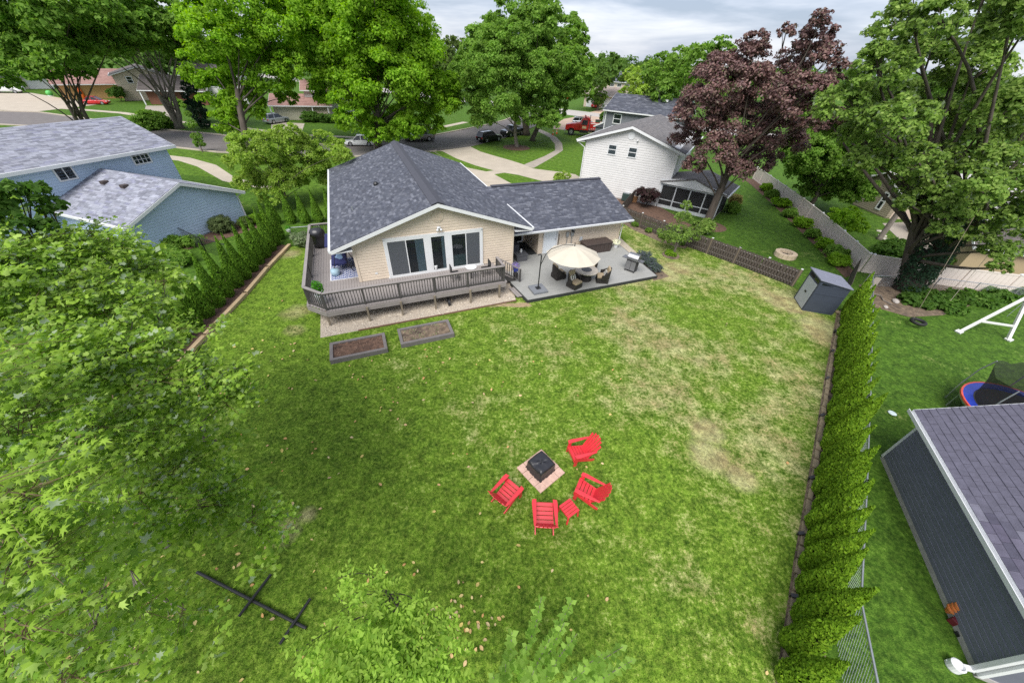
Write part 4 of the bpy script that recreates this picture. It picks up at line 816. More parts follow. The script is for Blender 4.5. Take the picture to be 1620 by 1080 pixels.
# ================================================================ clipped conifers
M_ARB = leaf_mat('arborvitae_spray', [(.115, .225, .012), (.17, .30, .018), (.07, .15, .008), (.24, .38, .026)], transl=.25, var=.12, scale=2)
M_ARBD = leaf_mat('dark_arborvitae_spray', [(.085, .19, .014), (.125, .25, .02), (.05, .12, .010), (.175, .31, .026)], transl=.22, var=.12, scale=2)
def arb_mesh(n, h, r, m, seed, sharp=1.0):
    rg = np.random.default_rng(seed); t = rg.beta(1.0, 1.75, n); ph = rg.uniform(0, 6.2832, n)
    prof = np.where(t < .14, .66 + 2.4 * t, 1.0 - np.clip((t - .14) / .86, 0, 1) ** (1.6 * sharp)) * r
    prof *= 1 + .13 * np.sin(ph * 3 + seed) * np.sin(t * 9 + seed) + rg.normal(0, .07, n); prof = np.maximum(prof, .01)
    lean = .05 * h * np.array([math.cos(seed), math.sin(seed)])
    c = np.stack([prof * np.cos(ph) + lean[0] * t ** 2, prof * np.sin(ph) + lean[1] * t ** 2, t * h + .03], 1)
    out = np.stack([np.cos(ph), np.sin(ph), np.full(n, .35)], 1); d = np.stack([np.cos(ph) * .55, np.sin(ph) * .55, np.full(n, .85)], 1) + rg.normal(0, .28, (n, 3))
    tang = np.stack([-np.sin(ph), np.cos(ph), 0 * ph], 1); mixn = out + tang * rg.normal(0, .9, (n, 1)) + rg.normal(0, .2, (n, 3))
    return leaves_mesh('sprays', c, mixn, d, rg.uniform(.7, 1.5, n) * .078 * (1 if n > 4000 else 1.25), KITE, m)
def arborvitae(me, core, loc, rz, s, label, group):
    t = thing('arborvitae', label, 'arborvitae', (*loc, 0), rz, group); t.scale = s
    o = link('crown', me, t); link('trunk', core, t); return t
M_CORE = mat('inner_twigs', (.022, .045, .010), .95)
core = MB().lathe([(.05, 0), (.2, .12), (.17, .4), (.12, 1.0), (.05, 1.65), (.02, 1.95)], 9).mesh('trunk', M_CORE)
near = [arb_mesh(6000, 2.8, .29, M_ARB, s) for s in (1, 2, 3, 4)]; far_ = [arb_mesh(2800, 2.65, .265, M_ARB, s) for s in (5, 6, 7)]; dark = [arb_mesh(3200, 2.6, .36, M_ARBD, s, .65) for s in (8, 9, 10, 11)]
r0_, r1_ = Vector((6.66, 1.52)), Vector((19.1, 17.25)); NR = 28
for i in range(NR):
    f = i / (NR - 1); p = r0_.lerp(r1_, f); bow = Vector((.78, -.62)) * (.12 * math.sin(f * math.pi)); s = random.uniform(.9, 1.08); p += bow + Vector((random.uniform(-.05, .05), random.uniform(-.05, .05)))
    arborvitae((near if i < 12 else far_)[i % (4 if i < 12 else 3)], core, p, random.uniform(0, 6), (s * random.uniform(.92, 1.08), s * random.uniform(.92, 1.08), random.uniform(.84, 1.08)), ORD[i] + ' bright green arborvitae from the camera end of the hedge by the chain link fence', 'arborvitae in the right hedge')
lp = [(-14.9, 10.4), (-15.15, 11.3), (-15.2, 12.2), (-15.3, 13.1), (-15.4, 14.0), (-15.5, 14.95), (-15.6, 15.9), (-15.75, 16.9), (-15.85, 17.8), (-16.0, 18.75), (-16.15, 19.7), (-16.3, 20.6), (-16.45, 21.5), (-16.6, 22.4), (-16.9, 23.4)]
for i, p in enumerate(lp):
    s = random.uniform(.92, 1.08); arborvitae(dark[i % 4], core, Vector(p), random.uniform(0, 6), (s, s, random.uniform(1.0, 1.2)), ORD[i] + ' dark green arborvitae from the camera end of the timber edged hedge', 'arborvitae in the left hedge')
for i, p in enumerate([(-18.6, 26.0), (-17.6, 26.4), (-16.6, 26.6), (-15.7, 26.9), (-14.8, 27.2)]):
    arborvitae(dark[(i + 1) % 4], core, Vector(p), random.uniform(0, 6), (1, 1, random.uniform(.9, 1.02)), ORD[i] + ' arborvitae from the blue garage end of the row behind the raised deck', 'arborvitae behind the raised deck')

# ================================================================ fences
M_WEATH = mat('weathered_picket', (.075, .06, .05), .95, .3, 4, .4, 30, stretch=(1, 1, .15), island=.2); M_WEATHP = mat('weathered_post', (.19, .15, .105), .95, .25, 4, stretch=(1, 1, .15))
fn = thing('wooden_fence', 'weathered brown shadowbox picket fence with gaps between the boards', 'fence', (0, 0, 0))
fl = [Vector((8.95, 30.9)), Vector((12.75, 26.05)), Vector((15.4, 23.25)), Vector((17.85, 20.3))]
pk = MB().box(-.062, -.009, .04, .062, .009, 1.12).mesh('picket', M_WEATH)
for p, q in zip(fl[:-1], fl[1:]):
    d = q - p; L_ = d.length; ang = math.atan2(d.y, d.x); n = int(L_ / .175); nv = Vector((d.y, -d.x)).normalized()
    for i in range(n):
        for s, off in ((1, 0), (-1, .5)):
            o = link('picket', pk, fn); c = p + d * ((i + .5 + off) / n) + nv * (.055 * s); o.location = (c.x, c.y, random.uniform(-.02, .015)); o.rotation_euler = (0, random.uniform(-.02, .02), ang)
    for z in (.25, .62, 1.0):
        m_ = MB(); m_.obox((*p, z), (*q, z), .075, .05); m_.build('rail', M_RAILCAP, fn)
    k = max(1, round(L_ / 2.3))
    for i in range(k + 1):
        c = p + d * i / k; po = MB().box(-.05, -.05, 0, .05, .05, 1.2); o = po.build('post', M_WEATHP, fn); o.location = (c.x, c.y, 0); o.rotation_euler.z = ang; bx('post_cap', M_WHITE, o, -.06, -.06, 1.2, .06, .06, 1.23)
bf = thing('fence_return', 'short brown solid fence panel by the air conditioner', 'fence', (0, 0, 0)); p, q = Vector((8.9, 31.3)), Vector((11.3, 36.2))
for i in range(30): c = p.lerp(q, (i + .5) / 30); o = link('picket', pk, bf); o.location = (c.x, c.y, .0); o.rotation_euler.z = math.atan2(q.y - p.y, q.x - p.x); o.scale = (1.2, 1, 1.05)
dp = thing('board_fence', 'dark weathered fence panel leading from the shed to the vinyl fence corner', 'fence', (0, 0, 0)); p, q = Vector((19.9, 18.8)), Vector((23.3, 22.6))
for i in range(30): c = p.lerp(q, (i + .5) / 30); o = link('picket', pk, dp); o.location = (c.x, c.y, .0); o.rotation_euler.z = math.atan2(q.y - p.y, q.x - p.x); o.scale = (1.25, 1, 1.06)
# vinyl privacy fence
M_VINYL = mat('tan_vinyl', (.70, .62, .565), .5, .04, 1)
def vinyl(name, label, pts, h, n):
    t = thing(name, label, 'fence', (0, 0, 0)); tot = [Vector(p) for p in pts]
    segs = list(zip(tot[:-1], tot[1:])); Ls = [(q - p).length for p, q in segs]; step = sum(Ls) / n
    P = [tot[0]]; 
    for i in range(1, n + 1):
        s = i * step; k = 0
        while k < len(Ls) - 1 and s > Ls[k] + 1e-6: s -= Ls[k]; k += 1
        P.append(segs[k][0].lerp(segs[k][1], min(1, s / Ls[k])))
    for i, p in enumerate(P):
        o = MB().box(-.06, -.06, 0, .06, .06, h + .04).build('post', M_VINYL, t); o.location = (p.x, p.y, 0); mb = MB(); mb.add([(-.08, -.08, h + .04), (.08, -.08, h + .04), (.08, .08, h + .04), (-.08, .08, h + .04), (0, 0, h + .12)], [(3, 2, 1, 0), (0, 1, 4), (1, 2, 4), (2, 3, 4), (3, 0, 4)]); mb.build('post_cap', M_WHITE, o)
    for p, q in zip(P[:-1], P[1:]):
        d = (q - p).normalized() * .062; mb = MB(); k = 9
        for j in range(k):
            a_, b_ = (p + d).lerp(q - d, (j + .02) / k), (p + d).lerp(q - d, (j + .98) / k); mb.obox((*a_, h * .5), (*b_, h * .5), .03, h - .1)
        mb.obox((*(p + d), h - .02), (*(q - d), h - .02), .06, .09); mb.obox((*(p + d), .06), (*(q - d), .06), .06, .1); mb.build('panel', M_VINYL, t)
vinyl('vinyl_fence', 'long tan vinyl privacy fence running back along the neighbour lawn', [(29.2, 48), (27.3, 36), (26.0, 30), (24.1, 23.0)], 1.32, 12)
vinyl('vinyl_fence', 'tan vinyl privacy fence behind the large tree and hostas', [(24.3, 22.9), (28.2, 21.6), (33.5, 20.6), (40, 19.6)], 1.3, 6)
M_WIRE = mat('chain_wire', (.20, .22, .24), .5, metal=.5)
def chainlink(name, label, pts, h, m, mw, cell=.11, postd=2.6):
    t = thing(name, label, 'fence', (0, 0, 0))
    for p, q in zip(pts[:-1], pts[1:]):
        p, q = Vector(p), Vector(q); L_ = (q - p).length; d = (q - p) / L_; mb = MB(); MB().cyl((*p, h), (*q, h), .024).build('top_rail', m, t)
        n = max(1, round(L_ / postd))
        for i in range(n + 1): c = p.lerp(q, i / n); MB().cyl((c.x, c.y, 0), (c.x, c.y, h + .05), .028).build('post', m, t)
        u = -h
        while u < L_:
            for s in (1, -1):
                u0, z0, u1, z1 = (u, 0, u + h, h) if s > 0 else (u, h, u + h, 0)
                if u0 < 0: z0 = z0 - (z0 - z1) * (-u0) / h; u0 = 0
                if u1 > L_: z1 = z1 + (z0 - z1) * (u1 - L_) / (u1 - u0); u1 = L_
                if u1 - u0 > .02: mb.cyl((*(p + d * u0), z0), (*(p + d * u1), z1), .0035, n=3, caps=False)
            u += cell
        mb.build('wire_mesh', mw, t, kind='stuff')
chainlink('chain_link_fence', 'galvanised chain link fence standing behind the right arborvitae hedge', [(7.35, .3), (8.62, 2.82), (11.16, 5.99), (18.61, 15.46), (22.5, 20.5)], 1.1, M_GREYMETAL, M_WIRE)
chainlink('chain_link_fence', 'chain link fence in front of the tan vinyl fence and hostas', [(22.8, 20.9), (27.5, 21.0), (34, 19.8), (40, 18.9)], .75, M_GREYMETAL, M_WIRE)
chainlink('chain_link_fence', 'short chain link gate section beside the raised deck', [(-15.75, 23.1), (-14.0, 23.75)], 1.0, M_GREYMETAL, M_WIRE)
chainlink('chain_link_fence', 'black chain link fence beside the blue garage', [(-24.6, 22.9), (-23.3, 22.5), (-20.3, 20.8), (-17.5, 19.8)], 1.0, M_BLACK, M_BLACK)
hp = thing('hanging_basket', 'white hanging flower basket at the end of the chain link gate', 'planter', (-15.75, 22.95, 0)); MB().lathe([(.10, .78), (.15, .92), (.15, .95)], 12).build('pot', M_WHITE, hp); MB().cyl((0, .12, 0), (0, .12, 1.0), .02).build('pole', M_GREYMETAL, hp)
c = np.array([0, 0, 1.03]) + unit(120) * .15; link('foliage', leaves_mesh('foliage', c, unit(120) + np.array([0, 0, .8]), unit(120), np.full(120, .08), KITE, M_LIME), hp)
# ================================================================ neighbouring houses
M_BLUE = mat('blue_siding', (.45, .56, .71), .6, .05, 1); M_BLUESH = mat('lilac_shingle', (.20, .205, .275), .9, .15, 4, .4, 60, cols=[(.31, .32, .375), (.245, .255, .30), (.15, .155, .19), (.285, .29, .34)], island=1)
M_GREYSH = mat('old_grey_shingle', (.135, .125, .125), .9, .15, 4, .4, 60, cols=[(.17, .16, .16), (.115, .11, .115)], island=1); M_BROWNSH = mat('brown_shingle', (.085, .072, .068), .9, .2, 4, cols=[(.11, .095, .09), (.07, .06, .058)], island=1)
M_PINKSH = mat('rose_shingle', (.27, .15, .13), .9, .15, 4, cols=[(.32, .19, .165), (.23, .125, .11)], island=1); M_TANSH = mat('tan_shingle', (.36, .29, .25), .9, .12, 4, cols=[(.42, .35, .30), (.31, .25, .22)], island=1)
M_BEIGE2 = mat('far_beige', (.52, .45, .35), .7, .04, 1); M_BRICK = mat('brick_wall', (.20, .085, .055), .9, .25, 6); M_GREYSIDE = mat('grey_siding', (.15, .16, .18), .6, .05, 1); M_PINKW = mat('pale_pink_wall', (.60, .48, .40), .7, .05, 1)
UP = Vector((0, 0, 1))
def gable_block(t, x0, x1, y0, y1, ez, pz, ms, mr, oh=.4, exp=.2, tab=.5, axis='y', siding=True, seed=1, sexp=.16):
    """block with gable ends; ridge along axis"""
    if axis == 'y':
        xm = (x0 + x1) / 2; w = MB(); sl = (pz - ez) / ((x1 - x0) / 2 + oh); wz = ez + sl * oh - .08
        w.ext([(x0, y0, 0), (x1, y0, 0), (x1, y0, wz), (xm, y0, pz - .16), (x0, y0, wz)], (0, y1 - y0, 0)); w.build('wall', ms, t)
        A0, A1, C0, C1 = (x0 - oh, y0 - oh, ez), (x0 - oh, y1 + oh, ez), (xm, y0 - oh, pz), (xm, y1 + oh, pz); D0, D1 = (x1 + oh, y0 - oh, ez), (x1 + oh, y1 + oh, ez)
        gP, gu, gn = (0, y0 - .002, 0), X, -Y; span = lambda z: (x0, x1) if z <= wz else (x0 + (z - wz) / sl, x1 - (z - wz) / sl)
        sides = (((x0 - .002, 0, 0), Y, -X, lambda z: (y0, y1)), ((x1 + .002, 0, 0), Y, X, lambda z: (y0, y1)))
        ends = [(gP, gu, gn, span), ((0, y1 + .002, 0), X, Y, span)]
    else:
        ym = (y0 + y1) / 2; w = MB(); sl = (pz - ez) / ((y1 - y0) / 2 + oh); wz = ez + sl * oh - .08
        w.ext([(x0, y0, 0), (x0, y0, wz), (x0, ym, pz - .16), (x0, y1, wz), (x0, y1, 0)], (x1 - x0, 0, 0)); w.build('wall', ms, t)
        A0, A1, C0, C1 = (x0 - oh, y0 - oh, ez), (x1 + oh, y0 - oh, ez), (x0 - oh, ym, pz), (x1 + oh, ym, pz); D0, D1 = (x0 - oh, y1 + oh, ez), (x1 + oh, y1 + oh, ez)
        span = lambda z: (y0, y1) if z <= wz else (y0 + (z - wz) / sl, y1 - (z - wz) / sl)
        sides = (((0, y0 - .002, 0), X, -Y, lambda z: (x0, x1)), ((0, y1 + .002, 0), X, Y, lambda z: (x0, x1)))
        ends = [((x0 - .002, 0, 0), Y, -X, span), ((x1 + .002, 0, 0), Y, X, span)]
    slope(t, A0, A1, C0, C1, mr, mr, exp, tab, seed); slope(t, D1, D0, C1, C0, mr, mr, exp, tab, seed + 1)
    if siding:
        for (P, u, n, s) in list(sides): siding_mb(P, u, n, s, .1, wz, sexp).build('siding', ms, t, kind='stuff')
        for (P, u, n, s) in ends: siding_mb(P, u, n, s, .1, pz - .18, sexp).build('siding', ms, t, kind='stuff')
    for a_, c_ in ((A0, C0), (D0, C0), (A1, C1), (D1, C1)):
        o = Vector((0, -.03, 0)) if axis == 'y' else Vector((-.03, 0, 0)); o = o if (a_ in (A0, D0)) else -o
        pts = [Vector(a_) - UP * .02, Vector(c_) - UP * .02, Vector(c_) - UP * .2, Vector(a_) - UP * .2]; MB().ext([p + o * .1 for p in pts], o).build('fascia', M_WHITE, t)
    for a_, b_ in ((A0, A1), (D0, D1)):
        a_, b_ = Vector(a_), Vector(b_); out_ = (a_ - Vector(C0)); out_.z = 0; out_ = out_ - (b_ - a_).normalized() * out_.dot((b_ - a_).normalized()); out_.normalize()
        MB().obox(a_ + out_ * .06 - UP * .09, b_ + out_ * .06 - UP * .09, .12, .14).build('gutter', M_WHITE, t)
# white two storey house
wa = R(-28); WH = thing('white_house', 'white two storey gabled house with two small windows beside the beige house', 'house', (13.29, 35.16, 0), wa)
sl_ = (6.35 - 4.75) / 5.03
w = MB(); w.ext([(-8.0, 0, 0), (0, 0, 0), (0, 0, 2.55), (-8.0, 0, 2.55)], (0, 11, 0)); w.ext([(-8.0, 0, 2.55), (.62, 0, 2.55), (.62, 0, 4.98), (-3.77, 0, 6.22), (-8.0, 0, 4.98)], (0, 11, 0)); w.build('wall', M_WHITESIDE, WH)
siding_mb((0, -.002, 0), X, -Y, lambda z: (-8, 0) if z < 2.5 else ((-8, .62) if z < 4.95 else (max(-8, -3.77 - (6.2 - z) / sl_), min(.62, -3.77 + (6.2 - z) / sl_))), .1, 6.15, .2).build('siding', M_WHITESIDE, WH, kind='stuff')
siding_mb((-8.002, 0, 0), Y, -X, lambda z: (0, 11), .1, 4.9, .17).build('siding', M_WHITESIDE, WH, kind='stuff'); siding_mb((.622, 0, 0), Y, X, lambda z: (0, 11), 2.55, 4.9, .17).build('siding', M_WHITESIDE, WH, kind='stuff')
slope(WH, (-8.8, -.4, 4.75), (-8.8, 11.4, 4.75), (-3.77, -.4, 6.35), (-3.77, 11.4, 6.35), M_GREYSH, M_GREYSH, .17, .5, 21); slope(WH, (1.26, 11.4, 4.75), (1.26, -.4, 4.75), (-3.77, 11.4, 6.35), (-3.77, -.4, 6.35), M_GREYSH, M_GREYSH, .17, .5, 22)
for ex in (-8.8, 1.26): MB().ext([(ex, -.404, 4.73), (-3.77, -.404, 6.33), (-3.77, -.404, 6.13), (ex, -.404, 4.53)], (0, -.03, 0)).build('fascia', M_WHITE, WH); MB().ext([(ex, -.40, 4.74), (ex + (.12 if ex > 0 else -.12), -.40, 4.74), (ex, -.40, 4.60)], (0, 11.8, 0)).build('gutter', M_WHITE, WH)
MB().ext([(-8.8, -.39, 4.55), (-8.0, -.39, 4.62), (-8.0, -.39, 4.65), (-8.8, -.39, 4.58)], (0, 11.7, 0)).build('soffit', M_WHITE, WH); MB().ext([(1.26, -.39, 4.55), (.62, -.39, 4.62), (.62, -.39, 4.65), (1.26, -.39, 4.58)], (0, 11.7, 0)).build('soffit', M_WHITE, WH)
for u in (-5.72, -3.78): wi = window(WH, (0, -.01, 0), X, -Y, u, 3.78, .86, .9, fr=.08, curtain=[(.02, .98)], cm=mat('pale_blind', (.50, .52, .52), .9))
mb = MB(); mb.ext([(-3.77 + .33 * math.cos(R(22.5 + 45 * i)), -.02, 5.55 + .33 * math.sin(R(22.5 + 45 * i))) for i in range(8)], (0, -.05, 0)); mb.build('gable_vent', M_WHITE, WH)
MB().ell((-3.1, -.12, 5.25), (.09, .12, .09)).build('flood_light', M_WHITE, WH); MB().tube([(-8.7, -.2, 4.5), (-8.05, -.08, 4.1), (-8.05, -.08, .1)], .05, 6).build('downspout', M_WHITE, WH)
bx('corner_trim', M_WHITE, WH, .56, -.03, 2.56, .66, .05, 4.9); bx('corner_trim', M_WHITE, WH, -.08, -.04, 0, .04, .06, 2.55)
# screened porch
SP = thing('screened_porch', 'low white screened porch with dark mesh panels beside the purple tree', 'porch', (13.29, 35.16, 0), wa - R(8))
M_MESHSCR = mat('porch_mesh', (.02, .02, .022), .8, .1, 5, trans=.18)
mb = MB(); mb.box(.1, -.02, 0, 5.3, .03, .28)
for i in range(5): mb.box(.1 + i * 1.3 - .05, -.04, .281, .1 + i * 1.3 + .05, .04, 2.0)
mb.box(.15, -.035, .72, 5.25, .035, .79); mb.box(.06, -.05, 2.001, 5.36, .05, 2.16); mb.build('frame', mat('porch_frame', (.50, .52, .54), .5), SP)
for i in range(4): bx('screen', M_MESHSCR, SP, .16 + i * 1.3, -.006, .8, .1 + (i + 1) * 1.3 - .06, .006, 1.99); bx('screen', M_MESHSCR, SP, .16 + i * 1.3, -.006, .29, .1 + (i + 1) * 1.3 - .06, .006, .71)
bx('porch_floor', M_CONC2, SP, .1, .05, .02, 5.3, 4, .1); bx('back_wall', M_BROWNP, SP, .1, 3.9, .1, 5.3, 4.0, 2.2); bx('side_wall', M_MESHSCR, SP, 5.28, .06, .1, 5.3, 3.9, 2.1); bx('bench', M_BRICK, SP, 2.6, 2, .11, 3.9, 2.6, .8)
mb = MB(); mb.ext([(-.1, -.3, 2.2), (5.65, -.3, 2.2), (5.65, -.3, 2.3), (2.8, -.3, 3.0), (-.1, -.3, 2.5)], (0, .08, 0)); mb.build('gable_wall', M_WHITE, SP)
slope(SP, (5.75, 4.3, 2.2), (5.75, -.35, 2.2), (2.8, 4.3, 3.05), (2.8, -.35, 3.05), M_GREYSH, M_GREYSH, .17, .5, 24); slope(SP, (-.1, -.35, 2.35), (-.1, 4.3, 2.35), (2.8, -.35, 3.05), (2.8, 4.3, 3.05), M_GREYSH, M_GREYSH, .17, .5, 25)
bx('gutter', M_WHITE, SP, 5.76, -.35, 2.08, 5.88, 4.3, 2.2)
acu = thing('air_conditioner', 'dark green air conditioner unit at the foot of the white house', 'air conditioner', (10.6, 36.35, 0), wa); bx('body', mat('green_metal', (.03, .055, .05), .5), acu, -.35, -.35, .05, .35, .35, .75, bevel=.03); bx('grille', M_GREYMETAL, acu, -.28, -.28, .751, .28, .28, .765)
ub = thing('utility_box', 'orange brown wooden crate beside the air conditioner', 'crate', (11.4, 36.3, 0), wa); bx('crate_body', mat('raw_wood', (.42, .22, .10), .8, .2), ub, -.35, -.3, 0, .35, .3, .5); bx('lid', mat('raw_lid', (.48, .27, .13), .8, .2), ub, -.38, -.33, .5, .38, .33, .54)
# grey house behind
GH = thing('grey_house', 'dark grey house with slate roof and white framed window behind the white house', 'house', (14.2, 63, 0), R(-33)); gable_block(GH, -1.9, 9, 0, 7.5, 5.0, 6.9, M_GREYSIDE, M_SHING, .4, .2, .5, 'x', seed=31)
window(GH, (0, -.01, 0), X, -Y, -.6, 3.3, 1.3, 1.3, fr=.1); bx('corner_trim', M_WHITE, GH, -1.96, -.05, 0, -1.8, .05, 4.9); bx('skylight', M_WHITE, GH, 5.4, 2.4, 6.45, 6.2, 2.8, 6.75)
mb = MB(); mb.ext([(-3.4, -.3, 2.6), (-1.95, -.3, 2.6), (-1.95, -.3, 3.3)], (0, 6, 0)); mb.build('lower_roof', M_SHING, GH); bx('lower_wall', M_GREYSIDE, GH, -3.2, -.1, 0, -1.92, 5.6, 2.59)
mb = MB(); mb.obox((-3.5, -.32, 2.6), (-1.95, -.32, 3.32), .05, .2, (0, 0, 1)); mb.build('fascia', M_WHITE, GH)
for y in (.4, 1.6): MB().cyl((-2.3, y, 2.9), (-2.3, y, 5.4), .12, n=8).build('downspout', M_WHITE, GH)
def simple_house(name, label, x, y, rz, blocks, wins=(), doors=(), extra=None):
    t = thing(name, label, 'house', (x, y, 0), R(rz))
    for b in blocks: gable_block(t, *b)
    for (P, u, n, uu, z, w, h) in wins: window(t, P, Vector(u), Vector(n), uu, z, w, h, fr=.12)
    for (x0, y0, x1, y1, z1, m) in doors: bx('garage_door', m, t, x0, y0, .05, x1, y1, z1)
    return t
M_CREAMDOOR = mat('cream_door', (.48, .45, .36), .5, .03)
BH = simple_house('beige_two_storey_house', 'beige gabled house with two small windows across the street on the left', -84.8, 87.3, 42, [(0, 9, 0, 11, 4.4, 5.9, M_BEIGE2, M_BROWNSH, .5, .3, 1, 'y', True, 41, .3)], [((0, -.01, 0), X, -Y, 1.9, 3.0, 1.0, 1.2), ((0, -.01, 0), X, -Y, 5.1, 3.0, 1.0, 1.2)])
DR = simple_house('brown_roof_house', 'house with low dark brown roof and white porch posts across the street', -76.5, 84.0, 20, [(0, 10, 0, 7, 2.5, 4.8, M_BRICK, M_BROWNSH, .9, .3, 1, 'x', False, 43), (6.5, 17, 2, 11, 5.0, 6.8, M_WHITESIDE, M_BROWNSH, .5, .3, 1, 'x', False, 45)], [((0, 1.99, 0), X, -Y, 11, 3, 1.2, 1.3)])
for u in (-.6, 3.4, 7.0): MB().obox((u, -.75, 0), (u, -.75, 2.45), .18, .18).build('porch_post', M_WHITE, DR)
PH = simple_house('rose_roof_house', 'low house with rose coloured roof and cream garage door behind the green maples', -44.6, 73.0, 20, [(0, 9.2, 0, 7.5, 2.3, 3.7, M_BEIGE2, M_PINKSH, .6, .3, 1, 'x', False, 47), (5.3, 15.5, 2.5, 9, 4.4, 5.8, M_WHITESIDE, M_PINKSH, .5, .3, 1, 'x', False, 49)], [((0, 2.49, 0), X, -Y, 6.4, 3.0, 1.2, 1.1), ((0, 2.49, 0), X, -Y, 10, 3.0, 1.2, 1.1)], [(.7, -.06, 5.3, -.01, 2.1, M_CREAMDOOR)])
for u in (-.35, 6.4, 9.0): MB().obox((u, -.5, 0), (u, -.5, 2.2), .16, .16).build('porch_post', M_WHITE, PH)
OH = simple_house('orange_house', 'tan orange house with pinkish roof behind the leaning tree trunks', -95, 84.5, 48, [(0, 14, 0, 8, 2.6, 5.0, mat('orange_tan', (.50, .29, .12), .7), M_PINKSH, .7, .3, 1, 'x', False, 51)], [], [(9.5, -.06, 13, -.01, 2.3, M_WHITE)])
GA = simple_house('white_garage', 'pale garage behind the parked van at the far left', -121, 95, 48, [(0, 9, 0, 6, 2.6, 4.2, M_WHITESIDE, M_GREYSH, .5, .3, 1, 'x', False, 53)], [], [(1, -.06, 5, -.01, 2.2, M_CREAMDOOR)])
TH = simple_house('hip_roof_house', 'house with tan pitched roof and white chimney beyond the grey house', 16.5, 79, -33, [(0, 11, 0, 9, 3.6, 5.4, M_PINKW, M_TANSH, .5, .3, 1, 'y', False, 55)]); bx('chimney', M_WHITE, TH, 6.4, 2.0, 4, 7.3, 2.9, 6.3)
FH = simple_house('pink_garage_house', 'pale pink house with white double garage doors beyond the cross street', 17.4, 124, -30, [(0, 12, 0, 8, 3.0, 5.0, M_PINKW, M_TANSH, .6, .3, 1, 'x', False, 57)], [], [(.8, -.08, 4.8, -.01, 2.5, M_WHITE), (5.6, -.08, 9.6, -.01, 2.5, M_WHITE)])
FG = simple_house('distant_grey_roof_house', 'distant house with dark grey upper roof and a row of small windows', 31, 150, -28, [(-3, 9, 0, 9, 5.2, 8.0, M_PINKW, M_SHING, .5, .3, 1, 'x', False, 59)], [((0, -.01, 0), X, -Y, -2 + i * 2.6, 3.8, 1.6, .9) for i in range(4)])
M_PALESH = mat('pale_shingle', (.42, .40, .40), .9, .1, 4, island=.15)
TB = simple_house('tan_house', 'tan sided gabled house with tall narrow window behind the vinyl fence', 35.5, 35.0, -87, [(-4.6, 0, 0, 10, 2.35, 3.7, mat('khaki_siding', (.30, .26, .19), .7, .05), M_PALESH, .35, .2, .5, 'y', True, 61), (3.4, 7.2, -.9, 3.2, 2.5, 3.8, mat('khaki_siding', (.33, .29, .22), .7, .05), M_PALESH, .4, .2, .5, 'y', True, 63)], [((0, -.01, 0), X, -Y, -1.5, .45, .6, 1.6), ((0, -.01, 0), X, -Y, -4.1, .45, .6, 1.6)])
bx('side_wall', M_PINKW, TB, .01, .4, 0, .05, 9.9, 2.3)
SR = thing('sunroom', 'white framed sunroom with three tall dark windows at the right edge', 'sunroom', (38.9, 28.9, 0), R(-25)); bx('wall', M_WHITE, SR, 0, 0, 0, 7, 4, 2.9)
for i in range(4): window(SR, (0, -.01, 0), X, -Y, .25 + i * 1.7, .9, 1.4, 1.6, fr=.1, glass=M_DARKGLASS)
slope(SR, (-.3, -.5, 2.9), (7.3, -.5, 2.9), (-.3, 4, 3.9), (7.3, 4, 3.9), mat('pale_shingle', (.45, .42, .42), .9, .1, 4, island=.15), M_GREYSH, .2, .5, 65)
TS = thing('garden_shed', 'tan garden shed with dark brown roof behind the tan fence', 'shed', (31.9, 24.0, 0), R(-16)); gable_block(TS, 0, 4.5, 0, 3.0, 1.85, 2.9, mat('tan_panel', (.40, .31, .19), .7, .05), M_BROWNSH, .2, .2, .5, 'x', False, 67)
mb = MB(); mb.lathe([(.42, 0), (.42, .04)], 18); o = mb.build('round_vent', mat('tan_vent', (.30, .23, .15), .7), TS); o.matrix_local = Matrix.Translation((-.005, 1.5, 1.2)) @ Matrix.Rotation(R(-90), 4, 'Y')
# blue house
e1a = math.atan2(.957, .29); BL = thing('blue_house', 'pale blue sided house with lilac grey roof and attached gabled garage', 'house', (-23.38, 19.95, 0), e1a)   # x along garage gable, y away from the yard
gable_block(BL, 0, 7.0, 0, 7.0, 2.05, 3.62, M_BLUE, M_BLUESH, .42, .15, .45, 'y', True, 71, .17)
bm = MB(); bm.ext([(-14, 7.03, 0), (-14, 7.03, 4.4), (-14, 11, 5.75), (-14, 15, 4.4), (-14, 15, 0)], (22.1, 0, 0)); bm.build('wall', M_BLUE, BL)
siding_mb((0, 7.028, 0), X, -Y, lambda z: (-14, 8.1), .2, 4.4, .17).build('siding', M_BLUE, BL, kind='stuff'); siding_mb((8.102, 0, 0), Y, X, lambda z: (7.03, 15) if z < 4.4 else (7.03 + (z - 4.4) / .34, 15 - (z - 4.4) / .34), .2, 5.6, .12).build('siding', M_BLUE, BL, kind='stuff')
slope(BL, (-14.4, 6.5, 4.35), (8.5, 6.5, 4.35), (-14.4, 11, 5.9), (8.5, 11, 5.9), M_BLUESH, M_BLUESH, .15, .45, 73); slope(BL, (8.5, 15.5, 4.35), (-14.4, 15.5, 4.35), (8.5, 11, 5.9), (-14.4, 11, 5.9), M_BLUESH, M_BLUESH, .15, .45, 74)
MB().obox((-14.4, 6.44, 4.25), (8.5, 6.44, 4.25), .12, .2).build('gutter', M_WHITE, BL); f = MB(); f.ext([(8.505, 6.5, 4.33), (8.505, 11, 5.88), (8.505, 15.5, 4.33), (8.505, 15.5, 4.13), (8.505, 11, 5.68), (8.505, 6.5, 4.13)], (.03, 0, 0)); f.build('fascia', M_WHITE, BL)
bx('soffit', M_WHITE, BL, -14.3, 6.52, 4.14, 8.45, 7.02, 4.17)
